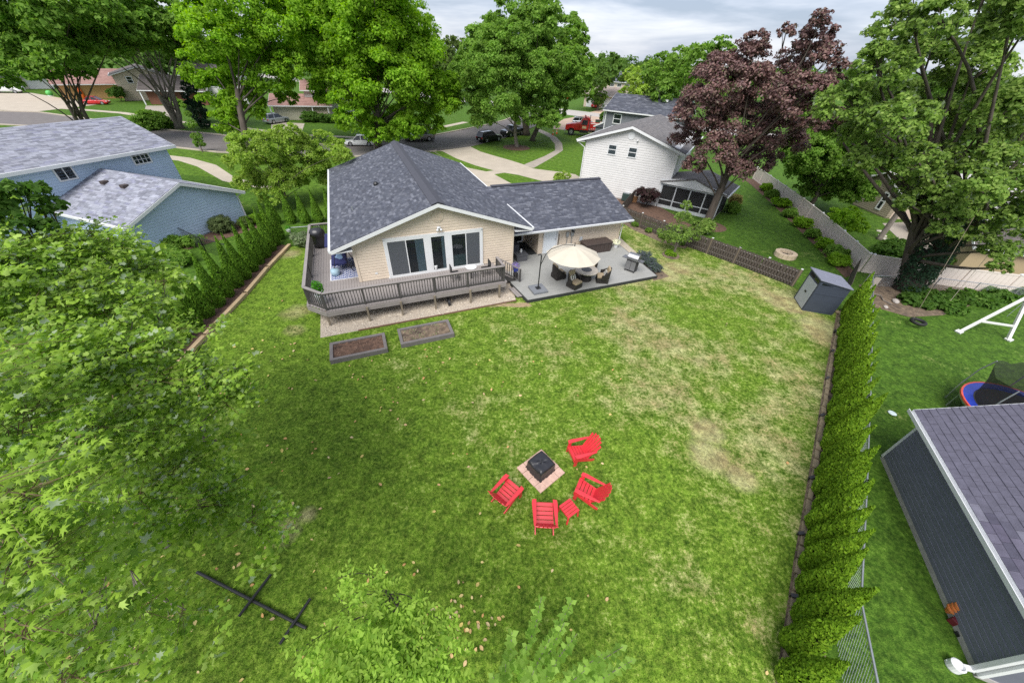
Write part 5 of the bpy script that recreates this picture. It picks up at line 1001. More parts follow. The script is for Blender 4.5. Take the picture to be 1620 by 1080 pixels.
wA = window(BL, (0, 7.02, 0), X, -Y, 1.15, 3.28, 1.0, .95, bars=1, sash=False, fr=.09); wB = window(BL, (0, 7.02, 0), X, -Y, 5.55, 3.38, 1.2, .95, bars=1, sash=False, fr=.09)
for (u0, w_, z0, h_, wo) in ((5.55, 1.2, 3.38, .95, wB),):
    for uu in (u0 + .33, u0 + w_ - .33): MB().obox((uu, 6.96, z0 + .09), (uu, 6.96, z0 + h_ - .09), .03, .02, (0, 1, 0)).build('muntin', M_WHITE, wo)
    for zz in (z0 + .34, z0 + .60): MB().obox((u0 + .09, 6.955, zz), (u0 + w_ - .09, 6.955, zz), .02, .03).build('muntin', M_WHITE, wo)
for (u, z) in ((3.1, 0), (5.0, 0)): bx('roof_vent', M_BROWNP, BL, 2.2, u - .18, 3.14, 2.55, u + .18, 3.32)
for x in (-.06, 7.06): MB().tube([(x * 1.0 - .25 if x < 0 else x + .25, -.3, 1.95), (x, -.06, 1.75), (x, -.06, .12), (x - .2 if x < 0 else x + .2, -.35, .05)], .05, 6).build('downspout', M_WHITE, BL)
wp = thing('woodpile', 'heap of grey split logs beside the blue garage', 'woodpile', (-25.3, 20.5, 0), R(20)); M_LOG = mat('log', (.17, .135, .105), .95, .3, 5, island=.25)
for i in range(26): j = i % 7; k = i // 7; MB().cyl((-.7 + j * .22 + k * .05, -.2 + random.uniform(-.1, .1), .12 + k * .2), (-.65 + j * .22, .35, .12 + k * .2 + random.uniform(-.03, .03)), .10, n=7).build('log', M_LOG, wp)

# ================================================================ dark grey house at the lower right
GE_ = Vector((.38, .925)); GS = thing('charcoal_house', 'charcoal sided house with violet grey shingle roof at the lower right edge', 'house', (11.22, 1.75, 0), math.atan2(.925, .38))   # x along wall away from the camera, y to the left (towards hedge)
M_CHSIDE = mat('charcoal_siding', (.15, .155, .20), .6, .08, 2, .1, 60); M_VIOSH = mat('violet_shingle', (.095, .086, .128), .9, .18, 5, .6, 110, cols=[(.15, .14, .19), (.07, .066, .10), (.19, .185, .235), (.10, .09, .135)], island=1)
WL_ = 6.35; mb = MB(); mb.box(0, -6, .06, WL_ - .02, -.03, 2.3); mb.build('wall', M_CHSIDE, GS); bx('foundation', mat('foundation_concrete', (.36, .34, .33), .9), GS, -.02, -6, 0, WL_, .02, .16)
for i in range(14):
    z = .17 + i * .155; mb = MB(); mb.ext([(.06, -.028, z), (.06, .024, z), (.06, .022, z + .12), (.06, -.012, z + .155), (.06, -.028, z + .155)], (WL_ - .1, 0, 0)); mb.build('siding_board', M_CHSIDE, GS)
bx('corner_trim', M_WHITE, GS, WL_ - .05, -.05, .1, WL_ + .05, .03, 2.25, bevel=.005); bx('corner_trim', M_WHITE, GS, -.05, -.06, .1, .06, .035, 2.25, bevel=.005)
EY, EZ2 = .30, 2.22; RY, RZ = -3.3, 2.22 + 3.6 * .69
mb = MB(); dn = UP * -.1; q = [Vector((-.35, EY, EZ2 - .006)), Vector((WL_ + .28, EY, EZ2 - .006)), Vector((WL_ + .28, RY, RZ - .006)), Vector((-.35, RY, RZ - .006))]; mb.add(q + [p + dn for p in q], [(0,1,2,3),(7,6,5,4),(0,4,5,1),(1,5,6,2),(2,6,7,3),(3,7,4,0)]); rf = mb.build('roof', M_VIOSH, GS)
sm = shingle_mb(q[0] + UP * .006, q[1] + UP * .006, q[3] + UP * .006, q[2] + UP * .006, .165, .36, .018, 81)
# the 300 shingles nearest the street side as single parts, the rest as one piece
nt_ = len(sm.v) // 6; cen = [Vector(sm.v[i * 6]) for i in range(nt_)]; order = sorted(range(nt_), key=lambda i: (-(cen[i].x) * .6 - cen[i].z * 0 + abs(cen[i].z - 3.1) * 1.2)); near_ = set(order[:300]); rest = MB()
for i in range(nt_):
    vs_ = sm.v[i*6:i*6+6]
    if i in near_: MB().add(vs_, [(0, 1, 2, 3), (4, 5, 1, 0)]).build('shingle', M_VIOSH, rf)
    else: rest.add(vs_, [(0, 1, 2, 3), (4, 5, 1, 0)])
rest.build('shingles', M_VIOSH, rf, kind='stuff')
bx('soffit', M_CHARCOAL, GS, -.3, -.03, EZ2 - .14, WL_ + .25, EY, EZ2 - .11)
mb = MB(); mb.ext([(-.35, EY + .003, EZ2), (-.35, EY + .013, EZ2), (-.35, EY + .013, EZ2 - .10), (-.35, EY + .11, EZ2 - .10), (-.35, EY + .12, EZ2 + .01), (-.35, EY + .135, EZ2 + .01), (-.35, EY + .12, EZ2 - .12), (-.35, EY + .003, EZ2 - .12)], (WL_ + .63, 0, 0)); mb.build('gutter', M_WHITE, GS)
f = MB(); f.ext([(WL_ + .285, EY, EZ2 - .01), (WL_ + .285, RY, RZ - .01), (WL_ + .285, RY, RZ - .16), (WL_ + .285, EY, EZ2 - .16)], (.025, 0, 0)); f.build('fascia', M_WHITE, GS)
mb = MB(); mb.obox((.12, EY + .06, EZ2 - .12), (.06, .10, 1.75), .10, .08); mb.obox((.06, .10, 1.78), (.06, .10, .16), .11, .085, (0, 1, 0)); mb.obox((.06, .09, .14), (.0, .55, .05), .11, .085); mb.build('downspout', M_WHITE, GS, bevel=.01)
mb = MB(); mb.lathe([(.13, 0), (.14, .03), (.14, .20), (.11, .215), (.10, .16)], 18, (-.02, .42, .0)); mb.build('splash_block', M_WHITE, GS)
cpz = thing('clay_pots', 'stack of orange clay flower pots by the charcoal wall', 'pots', (11.78, 2.98, 0)); M_CLAY = mat('terracotta', (.62, .20, .055), .7, .1, 5)
for i, (dx, z, s) in enumerate(((0, 0, 1), (.02, .09, 1), (.03, .18, .95))): MB().lathe([(.09 * s, 0), (.13 * s, .16), (.15 * s, .16), (.15 * s, .21), (.12 * s, .21)], 16, (dx, 0, z)).build('pot', M_CLAY, cpz, smooth=False)
gc = thing('red_tool_box', 'small dark red box beside the clay pots', 'box', (11.68, 2.72, 0), R(20)); bx('body', mat('maroon', (.12, .012, .02), .5), gc, -.11, -.14, 0, .11, .14, .2, bevel=.02); bx('label', M_WHITE, gc, -.04, -.08, .2005, .04, .0, .203)
tp = thing('teal_sprinkler', 'dark sprinkler base with round teal cap below the clay pots', 'sprinkler', (11.62, 2.50, 0)); bx('body', M_BLACK, tp, -.13, -.07, 0, .05, .07, .10, bevel=.01); MB().lathe([(.07, .02), (.07, .10), (.05, .13)], 14, (.08, 0, .04)).build('cap', mat('teal_plastic', (.02, .45, .30), .4), tp)

# ================================================================ right hand yard
tr_ = thing('trampoline', 'round trampoline with blue pad, orange rim and black safety net', 'trampoline', (20.05, 9.1, 0)); tr_r = 1.95
MB().lathe([(tr_r - .28, .80), (tr_r - .28, .802)], 40).build('mat', mat('jump_mat', (.012, .012, .013), .8), tr_)
def ring_mb(r0, r1, z0, z1, n=40):
    mb = MB(); vs = []
    for i in range(n): t = 2*math.pi*i/n; c, s = math.cos(t), math.sin(t); vs += [(r0*c, r0*s, z0), (r1*c, r1*s, z0), (r1*c, r1*s, z1), (r0*c, r0*s, z1)]
    return mb.add(vs, [(i*4+k, ((i+1)%n)*4+k, ((i+1)%n)*4+(k+1)%4, i*4+(k+1)%4) for i in range(n) for k in range(4)])
ring_mb(tr_r - .30, tr_r, .80, .845).build('pad', mat('blue_pad', (.02, .05, .42), .45), tr_); ring_mb(tr_r + .001, tr_r + .06, .78, .85).build('rim', mat('coral_rim', (.75, .10, .06), .5), tr_); ring_mb(tr_r - .02, tr_r + .03, .70, .775).build('frame', M_GREYMETAL, tr_)
mb = MB(); n = 48; vs = []
for z, r_ in ((.85, tr_r - .34), (1.5, tr_r - .26), (2.25, tr_r - .02)):
    for i in range(n): t = 2*math.pi*i/n; q = r_ - (.10 * (1 - abs(math.cos(3 * t))) if z > 1 else 0); vs.append((q*math.cos(t), q*math.sin(t), z - (.22 * (1 - abs(math.cos(3 * t))) if z > 2 else 0)))
mb.add(vs, [(k*n+i, k*n+(i+1)%n, (k+1)*n+(i+1)%n, (k+1)*n+i) for k in range(2) for i in range(n)]); mb.build('safety_net', mat('net', (.008, .008, .009), .9, trans=.32), tr_)
for k in range(6):
    t = math.pi / 3 * k; c, s = math.cos(t), math.sin(t); MB().tube([(c*(tr_r+.12), s*(tr_r+.12), 0), (c*(tr_r+.16), s*(tr_r+.16), .9), (c*(tr_r+.12), s*(tr_r+.12), 1.7), (c*(tr_r-.02), s*(tr_r-.02), 2.28)], .022, 6).build('pole', M_GREYMETAL, tr_)
    t += .3; MB().tube([(math.cos(t)*tr_r, math.sin(t)*tr_r, .7), (math.cos(t)*tr_r, math.sin(t)*tr_r, 0)], .025, 6).build('leg', M_GREYMETAL, tr_)
M_VWHITE = mat('white_vinyl', (.66, .66, .64), .5, .04, 2)
ss = thing('swing_set', 'white vinyl A-frame end of a swing set near the hostas', 'swing set', (0, 0, 0)); apex = Vector((27.0, 16.6, 2.1)); f1, f2 = Vector((24.4, 15.95, 0)), Vector((26.6, 15.45, 0))
MB().obox(f1, apex, .12, .12).build('leg', M_VWHITE, ss); MB().obox(f2, apex, .12, .12).build('leg', M_VWHITE, ss); MB().obox(f1.lerp(apex, .33), f2.lerp(apex, .33), .09, .09).build('cross_brace', M_VWHITE, ss); MB().obox(apex, apex + Vector((3.0, 1.6, 0)), .12, .12).build('top_beam', M_VWHITE, ss)
for f_ in (f1, f2): mb = MB(); mb.obox(f_ + Vector((-.05, 0, .03)), f_ + Vector((.14, .05, .1)), .26, .10); mb.build('foot', M_VWHITE, ss)
MB().cyl(apex + Vector((.9, .5, -.05)), apex + Vector((.6, .35, -1.5)), .012).build('chain', M_GREYMETAL, ss)
ti = thing('tire_swing', 'black tire swing hanging just above the grass from a rope', 'tire', (22.4, 16.4, 0), R(20)); mb = MB(); vs = []; nn_ = 22
for i in range(nn_):
    t = 2*math.pi*i/nn_
    for j in range(8): u = 2*math.pi*j/8; rr_ = .29 + .085*math.cos(u); vs.append((rr_*math.cos(t), rr_*math.sin(t), .30 + .09*math.sin(u)))
mb.add(vs, [(i*8+j, ((i+1)%nn_)*8+j, ((i+1)%nn_)*8+(j+1)%8, i*8+(j+1)%8) for i in range(nn_) for j in range(8)]); mb.build('tyre', mat('rubber', (.012, .012, .012), .7, .2), ti, smooth=True)
MB().cyl((.0, .27, .38), (1.2, 2.0, 7.2), .012, n=5).build('rope', M_POSTWOOD, ti)
rp = thing('guy_rope', 'thin pale rope with a wooden handle hanging from the large tree over the hostas', 'rope', (0, 0, 0)); MB().cyl((26.1, 18.6, .35), (27.6, 20.3, 6.5), .012, n=5).build('rope_line', mat('rope', (.35, .31, .25), .9), rp); MB().cyl((26.08, 18.58, .15), (26.15, 18.66, .5), .03).build('handle', M_TIMBER, rp)
fd = thing('flying_disc', 'pale blue white disc lying on the right lawn', 'disc', (15.8, 9.8, .0)); MB().lathe([(.14, .02), (.15, .04), (.12, .055), (.02, .06)], 20).build('disc_body', mat('disc_plastic', (.62, .72, .72), .4), fd, smooth=True)
pl = thing('round_planter', 'round tan stone fire ring on the lawn behind the wooden fence', 'fire ring', (20.0, 24.9, 0)); M_RS = mat('tan_block', (.58, .46, .33), .9, .15, 5, island=.12)
for i in range(16): t = 2*math.pi*i/16; mb = MB(); a0, a1 = t + .01, t + .38; mb.prism([(.42*math.cos(a0), .42*math.sin(a0)), (.72*math.cos(a0), .72*math.sin(a0)), (.72*math.cos(a1), .72*math.sin(a1)), (.42*math.cos(a1), .42*math.sin(a1))], 0, .32); mb.build('block', M_RS, pl)
MB().lathe([(.41, 0), (.41, .12)], 18).build('ash_bed', M_CHARCOAL, pl)
sg = [(32.2, 31.3, .32), (31.5, 30.2, .34), (31.2, 29.4, .36), (31.05, 28.6, .36), (31.0, 27.9, .38), (31.1, 27.3, .38)]
for i, (x, y, s) in enumerate(sg):
    mb = MB(); mb.prism([(s*(1+.12*math.sin(k*2.3+i))*math.cos(k*.785), s*.8*(1+.12*math.cos(k*1.7+i))*math.sin(k*.785)) for k in range(8)], 0, .05); o = mb.build('stepping_stone', mat('pale_stone', (.52, .47, .41), .9, .1)); o.location = (x, y, .002); tag(o, ORD[i] + ' pale stepping stone from the far end of the path beyond the vinyl fence', 'stone', 'stepping stones beyond the vinyl fence')
for (x, y, s, lab) in ((23.4, 18.95, .3, 'large pale flat stone in the soil under the big tree'), (22.25, 18.25, .2, 'small white stone near the chain link fence under the big tree')):
    mb = MB(); mb.ell((0, 0, s*.25), (s, s*.6, s*.35), 9, 5); o = mb.build('stone', mat('grey_stone', (.42, .38, .35), .9, .15)); o.location = (x, y, 0); o.rotation_euler.z = 1; tag(o, lab, 'stone', 'stones under the big tree')
rt = MB(); rt.tube([(22.6, 19.9, .03), (22.9, 19.5, .1), (22.7, 19.0, .05), (22.9, 18.6, .04)], .035, 5); o = rt.build('dead_branch', M_BARKLIGHT); tag(o, 'bent pale dead branch on the soil under the big tree', 'branch')
bb = thing('leaning_board', 'small pale board leaning at the corner of the chain link fence', 'board', (23.2, 20.6, 0)); mb = MB(); mb.obox((0, 0, 0), (.25, .25, .65), .3, .03); mb.build('plank', M_CONC2, bb)

# ================================================================ vehicles
M_TYRE = mat('tyre', (.012, .012, .012), .8); M_RIM = mat('rim', (.45, .46, .48), .35, metal=.8); M_LAMP = mat('lamp_lens', (.75, .76, .78), .15); M_TAIL = mat('tail_lens', (.45, .01, .01), .2); M_CARGLASS = mat('car_glass', (.012, .014, .018), .08, spec=.8)
def car(name, label, cat, loc, head, paint, L_=4.1, W_=1.62, Hh=1.35, kind='sedan', group='parked cars'):
    t = thing(name, label, cat, (*loc, 0), head, group); h2 = W_ / 2; bz = Hh * .56; x = L_ / 2
    prof = {'sedan': [(-x, .52, .78), (-x + .1, .26, .94), (-x * .62, .22, .98), (x * .28, .22, .98), (x * .55, .22, .92), (x - .22, .25, .82), (x, .40, .62)],
            'suv': [(-x, .5, .95), (-x + .08, .28, 1.04), (-x * .6, .24, 1.04), (x * .3, .24, 1.04), (x * .55, .24, 1.02), (x - .2, .28, .92), (x, .42, .72)],
            'pickup': [(-x, .5, .98), (-x + .05, .4, 1.08), (-x * .6, .34, 1.08), (x * .3, .34, 1.12), (x * .55, .34, 1.12), (x - .15, .36, 1.04), (x, .5, .85)]}[kind]
    secs = []
    for (px, f0, f1) in prof:
        z0, z1 = f0 * bz * .95, f1 * bz * 1.04; ws = h2 * (.86 if abs(px) == x else .97 if abs(px) > x - .3 else 1)
        secs.append([(px, -ws * .93, z0), (px, -ws, z0 + (z1 - z0) * .3), (px, -ws * .98, z1 - .08), (px, -ws * .86, z1), (px, ws * .86, z1), (px, ws * .98, z1 - .08), (px, ws, z0 + (z1 - z0) * .3), (px, ws * .93, z0)])
    b = MB(); b.loft(secs); b.build('body', paint, t, smooth=False, bevel=.03)
    cab = {'sedan': [(-x * .66, 0), (-x * .34, 1), (x * .12, 1), (x * .48, 0)], 'suv': [(-x * .97, 0), (-x * .82, .95), (x * .10, 1), (x * .45, 0)], 'pickup': [(-x * .12, 0), (-x * .06, .97), (x * .25, 1), (x * .50, 0)]}[kind]
    zt = bz * (1.02 if kind == 'sedan' else 1.06 if kind == 'suv' else 1.12); secs = [[(px, -h2 * (.86 - .14 * f), zt + (Hh - zt) * f - .02), (px, h2 * (.86 - .14 * f), zt + (Hh - zt) * f - .02)] for px, f in cab]
    g = MB(); vs = []
    for px, f in cab: vs += [(px, -h2 * .86, zt - .05), (px, -h2 * (.86 - .16 * f), zt + (Hh - .03 - zt) * f), (px, h2 * (.86 - .16 * f), zt + (Hh - .03 - zt) * f), (px, h2 * .86, zt - .05)]
    g.add(vs, [(i*4+k, (i+1)*4+k, (i+1)*4+k+1, i*4+k+1) for i in range(3) for k in range(3)] + [(0, 1, 2, 3), (15, 14, 13, 12)]); g.build('windows', M_CARGLASS, t)
    r_ = MB(); p, q = cab[1], cab[2]; r_.loft([[(px, -h2 * .71, zt + (Hh - .03 - zt) * f - .01), (px, -h2 * .64, Hh * (.985 + .015 * f)), (px, h2 * .64, Hh * (.985 + .015 * f)), (px, h2 * .71, zt + (Hh - .03 - zt) * f - .01)] for px, f in ((p[0] - .05, p[1]), ((p[0] + q[0]) / 2, 1.02), (q[0] + .05, q[1]))]); r_.build('roof', paint, t)
    for s in (-1, 1):
        pm_ = MB()
        for (a_, c_) in ((cab[0], cab[1]), (cab[3], cab[2])): pm_.obox((a_[0], s * h2 * .865, zt - .03), (c_[0], s * h2 * .715, zt + (Hh - .02 - zt) * c_[1]), .07, .05)
        xm = (cab[1][0] + cab[2][0]) / 2; pm_.obox((xm, s * h2 * .868, zt - .03), (xm, s * h2 * .715, Hh - .03), .08, .03); pm_.build('pillar', paint, t)
        bx('mirror', paint, t, x * .34, s * h2 * 1.0 - (.0 if s > 0 else .14), zt - .02, x * .38, s * h2 * 1.0 + (.14 if s > 0 else 0), zt + .12)
        bx('headlight', M_LAMP, t, x - .16, s * h2 * .66 - .16, bz * .70, x - .01, s * h2 * .66 + .16, bz * .84); bx('tail_light', M_TAIL, t, -x - .01, s * h2 * .72 - .14, bz * .74, -x + .1, s * h2 * .72 + .14, bz * .95)
    wr = .30 if kind == 'sedan' else .34
    for wx in (x * .62, -x * .60):
        for s in (-1, 1):
            wo = MB().cyl((wx, s * (h2 - .19), wr), (wx, s * (h2 + .012), wr), wr, n=18).build('wheel', M_TYRE, t); MB().cyl((wx, s * (h2 + .013), wr), (wx, s * (h2 + .022), wr), wr * .62, n=14).build('rim', M_RIM, wo)
    if kind == 'pickup':
        bx('bed_well', M_CHARCOAL, t, -x + .1, -h2 * .78, bz * 1.05, -x * .16, h2 * .78, bz * 1.125)
        for s in (-1, 1): bx('bed_rail', paint, t, -x + .04, s * h2 * .88 - .07, bz * 1.10, -x * .12, s * h2 * .88 + .07, bz * 1.26)
        bx('tailgate', paint, t, -x + .0, -h2 * .86, bz * .8, -x + .07, h2 * .86, bz * 1.26)
    if kind == 'suv':
        for s in (-1, 1): MB().obox((-x * .75, s * h2 * .62, Hh + .03), (x * .1, s * h2 * .62, Hh + .03), .04, .04).build('roof_rail', M_BLACK, t)
    bx('plate', M_WHITE, t, -x - .012, -.2, bz * .55, -x + .05, .2, bz * .68); bx('grille', M_BLACK, t, x - .05, -.35, bz * .42, x + .008, .35, bz * .6)
    return t
P_WHITE = mat('white_paint', (.74, .75, .76), .25, .02, 2, coat=.6); P_GREY = mat('grey_paint', (.17, .165, .165), .3, .03, 2, metal=.4, coat=.5); P_BLACK = mat('black_paint', (.008, .008, .009), .15, .02, 2, coat=.7); P_SILVER = mat('silver_paint', (.42, .44, .48), .3, .03, 2, metal=.5, coat=.5); P_RED = mat('red_paint', (.50, .012, .015), .3, .05, 2, coat=.5)
car('sedan_car', 'white sedan parked at the kerb left of the bright green maple trunk', 'car', (-23.0, 55.65), R(194), P_WHITE, 4.05, 1.6, 1.3)
car('suv_car', 'grey SUV parked at the kerb half behind the bright green maple', 'car', (-15.9, 61.1), R(206), P_GREY, 4.5, 1.7, 1.5, 'suv')
car('suv_car', 'black SUV parked nearest the driveway seen from the rear', 'car', (-5.3, 63.6), R(48), P_BLACK, 4.3, 1.7, 1.45, 'suv')
car('pickup_truck', 'black pickup truck parked in front of the black SUV', 'pickup truck', (-1.75, 69.6), R(232), P_BLACK, 4.9, 1.75, 1.6, 'pickup')
car('station_wagon', 'silver wagon parked on the drive behind the red dump truck', 'car', (12.4, 86.0), R(-8), P_SILVER, 4.3, 1.7, 1.45, 'suv')
car('hatchback_car', 'small red car parked before the pink house far garage doors', 'car', (20.9, 122.5), R(60), P_RED, 4.2, 1.7, 1.45, 'suv')
car('hatchback_car', 'silver car on the drive of the rose roof house', 'car', (-43.0, 70.2), R(70), P_SILVER, 4.2, 1.65, 1.45, 'suv')
car('sedan_car', 'red car parked by the orange house behind the leaning trunks', 'car', (-84.5, 80.6), R(20), P_RED, 4.2, 1.65, 1.35)
car('pickup_truck', 'white pickup parked on the pale drive at the far left edge', 'pickup truck', (-113, 90), R(25), P_WHITE, 5.6, 1.9, 1.9, 'pickup')
# red dump truck
DT = thing('dump_truck', 'red dump truck with white scalloped stripe parked by the white house', 'dump truck', (11.7, 73.6, 0), R(172)); DT.scale = (1.12, 1.12, 1.12)   # front +x
x0 = 3.6
mb = MB(); mb.loft([[(x, -w, z0), (x, -w, z1), (x, w, z1), (x, w, z0)] for x, w, z0, z1 in ((1.35, .78, .75, 1.75), (2.6, .72, .75, 1.62), (3.45, .62, .7, 1.45), (3.6, .58, .72, 1.3))]); mb.build('hood', P_RED, DT, bevel=.05)
mb = MB(); mb.loft([[(x, -.88, .7), (x, -.88, 1.6), (x, -.80, z), (x, .80, z), (x, .88, 1.6), (x, .88, .7)] for x, z in ((-.1, 2.45), (.1, 2.55), (.95, 2.5), (1.36, 1.75))]); cb = mb.build('cab', P_RED, DT, bevel=.03)
for s in (-1, 1): mb = MB(); mb.ext([(.15, s * .885, 1.55), (1.12, s * .885, 1.55), (.9, s * .85, 2.2), (.15, s * .85, 2.2)], (0, s * .02, 0)); mb.build('side_window', M_CARGLASS, cb); bx('door_emblem', mat('cream_decal', (.70, .50, .30), .6), cb, .3, s * .895 - .005, 1.05, .95, s * .895 + .005, 1.4)
mb = MB(); mb.ext([(1.02, -.72, 2.42), (1.02, .72, 2.42), (1.33, .74, 1.80), (1.33, -.74, 1.80)], (.03, 0, .012)); mb.build('windshield', M_CARGLASS, cb)
bx('frame', M_BLACK, DT, -4.4, -.4, .55, 3.4, .4, .75)
bd = MB(); bd.box(-4.6, -.98, .95, -.25, .98, 1.05); bd.box(-4.6, -1.0, 1.05, -.25, -.93, 1.75); bd.box(-4.6, .93, 1.05, -.25, 1.0, 1.75); bd.box(-.32, -.93, 1.05, -.22, .93, 2.15); bd.box(-4.6, -.93, 1.05, -4.52, .93, 1.65); dbed = bd.build('dump_bed', P_RED, DT)
bx('tarp_load', mat('sand_load', (.50, .42, .36), .95, .2), DT, -4.5, -.92, 1.06, -.34, .92, 1.66); mb = MB()
for s in (-1, 1):
    for i in range(14): xx = -4.5 + i * .30; mb.ext([(xx, s * 1.0, 1.16), (xx + .15, s * 1.0, 1.16), (xx + .075, s * 1.0, 1.02), ][::s], (0, s * .012, 0))
mb.build('scallop_stripe', M_WHITE, dbed)
mb = MB(); mb.loft([[(-.30, -.9, 2.1), (-.30, .9, 2.1), (-.30, .9, 2.2), (-.30, -.9, 2.2)], [(.75, -.88, 2.66), (.75, .88, 2.66), (.75, .88, 2.76), (.75, -.88, 2.76)]]); mb.build('cab_shield', P_RED, DT)
for wx in (2.6, -2.6, -3.7):
    for s in (-1, 1): wo = MB().cyl((wx, s * .62, .5), (wx, s * .95, .5), .5, n=18).build('wheel', M_TYRE, DT); MB().cyl((wx, s * .951, .5), (wx, s * .97, .5), .27, n=12).build('rim', M_RIM, wo)
for s in (-1, 1): MB().lathe([(.62, 0), (.62, .0)], 3).v; mb = MB(); mb.ext([(2.0, s * .6, .75), (2.15, s * .6, 1.08), (2.6, s * .6, 1.18), (3.05, s * .6, 1.08), (3.2, s * .6, .75), (3.1, s * .6, .75), (2.95, s * .6, 1.0), (2.6, s * .6, 1.08), (2.25, s * .6, 1.0), (2.1, s * .6, .75)], (0, s * .38, 0)); mb.build('fender', P_RED, DT); bx('headlight', M_LAMP, DT, 3.5, s * .45 - .1, .95, 3.63, s * .45 + .1, 1.15); bx('fuel_tank', M_BLACK, DT, -.1, s * .72 - .18, .45, 1.3, s * .72 + .18, .85)
bx('bumper', M_GREYMETAL, DT, 3.6, -.85, .5, 3.75, .85, .75); MB().cyl((-.15, .7, .9), (-.15, .7, 2.9), .06).build('exhaust', M_GREYMETAL, DT)
for (x, y, lab) in ((5.4, 72.2, 'orange traffic cone on the drive edge, the one nearer the sidewalk'), (6.2, 73.7, 'orange traffic cone standing closest to the dump truck')):
    t = thing('traffic_cone', lab, 'traffic cone', (x, y, 0), 0, 'traffic cones by the dump truck'); MB().lathe([(.16, .03), (.03, .75)], 12).build('cone_body', mat('cone_orange', (.75, .13, .02), .5), t); bx('base', M_BLACK, t, -.2, -.2, 0, .2, .2, .03); MB().lathe([(.105, .35), (.075, .5)], 12, (0, 0, 0)).build('reflective_band', M_WHITE, t)
bn = thing('wheeled_bin', 'dark green wheeled bin behind the silver wagon', 'bin', (15.6, 86.5, 0)); bx('body', mat('bin_green', (.02, .06, .03), .5), bn, -.45, -.4, .1, .45, .4, 1.0); bx('lid', M_BLACK, bn, -.48, -.43, 1.0, .48, .43, 1.08)
tl_ = thing('small_trailer', 'small dark trailer beside the red dump truck bed', 'trailer', (16.6, 80.2, 0), R(-20)); bx('trailer_bed', M_CHARCOAL, tl_, -.9, -.5, .35, .9, .5, .75); bx('cover', P_SILVER, tl_, -.85, -.45, .75, .85, .45, .9)
for s in (-1, 1): MB().cyl((0, s * .52, .28), (0, s * .66, .28), .28, n=14).build('wheel', M_TYRE, tl_)
# stop sign
sp_ = thing('stop_sign', 'red octagonal stop sign on a post at the far corner', 'road sign', (11.5, 115.5, 0), R(5)); MB().cyl((0, 0, 0), (0, 0, 2.9), .05).build('post', M_GREYMETAL, sp_)
mb = MB(); mb.ext([(.62 * math.cos(R(22.5 + 45 * i)), -.06, 2.75 + .62 * math.sin(R(22.5 + 45 * i))) for i in range(8)], (0, -.03, 0)); fc = mb.build('sign_face', mat('sign_red', (.55, .01, .02), .4), sp_)
fcu = bpy.data.curves.new('lettering', 'FONT'); fcu.body = 'STOP'; fcu.size = .5; fcu.align_x = 'CENTER'; fcu.align_y = 'CENTER'; fcu.extrude = .005; fcu.materials.append(M_WHITE); fo = bpy.data.objects.new('lettering', fcu); COL.objects.link(fo); fo.parent = fc; fo.location = (0, -.10, 2.75); fo.rotation_euler = (R(90), 0, 0)
_me = bpy.data.meshes.new_from_object(fo); _l = link('lettering', _me, fc); _l.location = (0, -.10, 2.75); _l.rotation_euler = (R(90), 0, 0); bpy.data.objects.remove(fo); _l.name = 'lettering'
up_ = thing('utility_pole', 'pale round post at the kerb beside the bright green maple trunk', 'pole', (-20.4, 53.9, 0)); MB().cyl((0, 0, 0), (0, 0, 3.1), .11, n=10).build('shaft', M_CONC, up_); MB().lathe([(.18, 3.1), (.22, 3.25), (.05, 3.45)], 10).build('lamp_head', M_GREYMETAL, up_)
gb = thing('play_ball', 'large bright green inflatable toy on the far left lawn', 'toy', (-102.5, 89, 0)); MB().ell((0, 0, .5), (.55, .55, .5), 14, 8).build('toy_body', mat('neon_green', (.10, .45, .10), .5), gb, smooth=True); MB().lathe([(.5, 0), (.5, .1)], 12).build('base', M_WHITE, gb)
oc_ = thing('kayak', 'bright orange kayak leaning against the orange house', 'kayak', (-92.8, 86.6, 0), R(48)); mb = MB(); mb.ell((0, 0, 1.1), (.35, .3, 1.2), 10, 8); mb.build('hull', mat('kayak_orange', (.80, .14, .02), .4), oc_, smooth=True); MB().ell((0, -.22, 1.2), (.18, .12, .4), 8, 6).build('cockpit', M_BLACK, oc_)
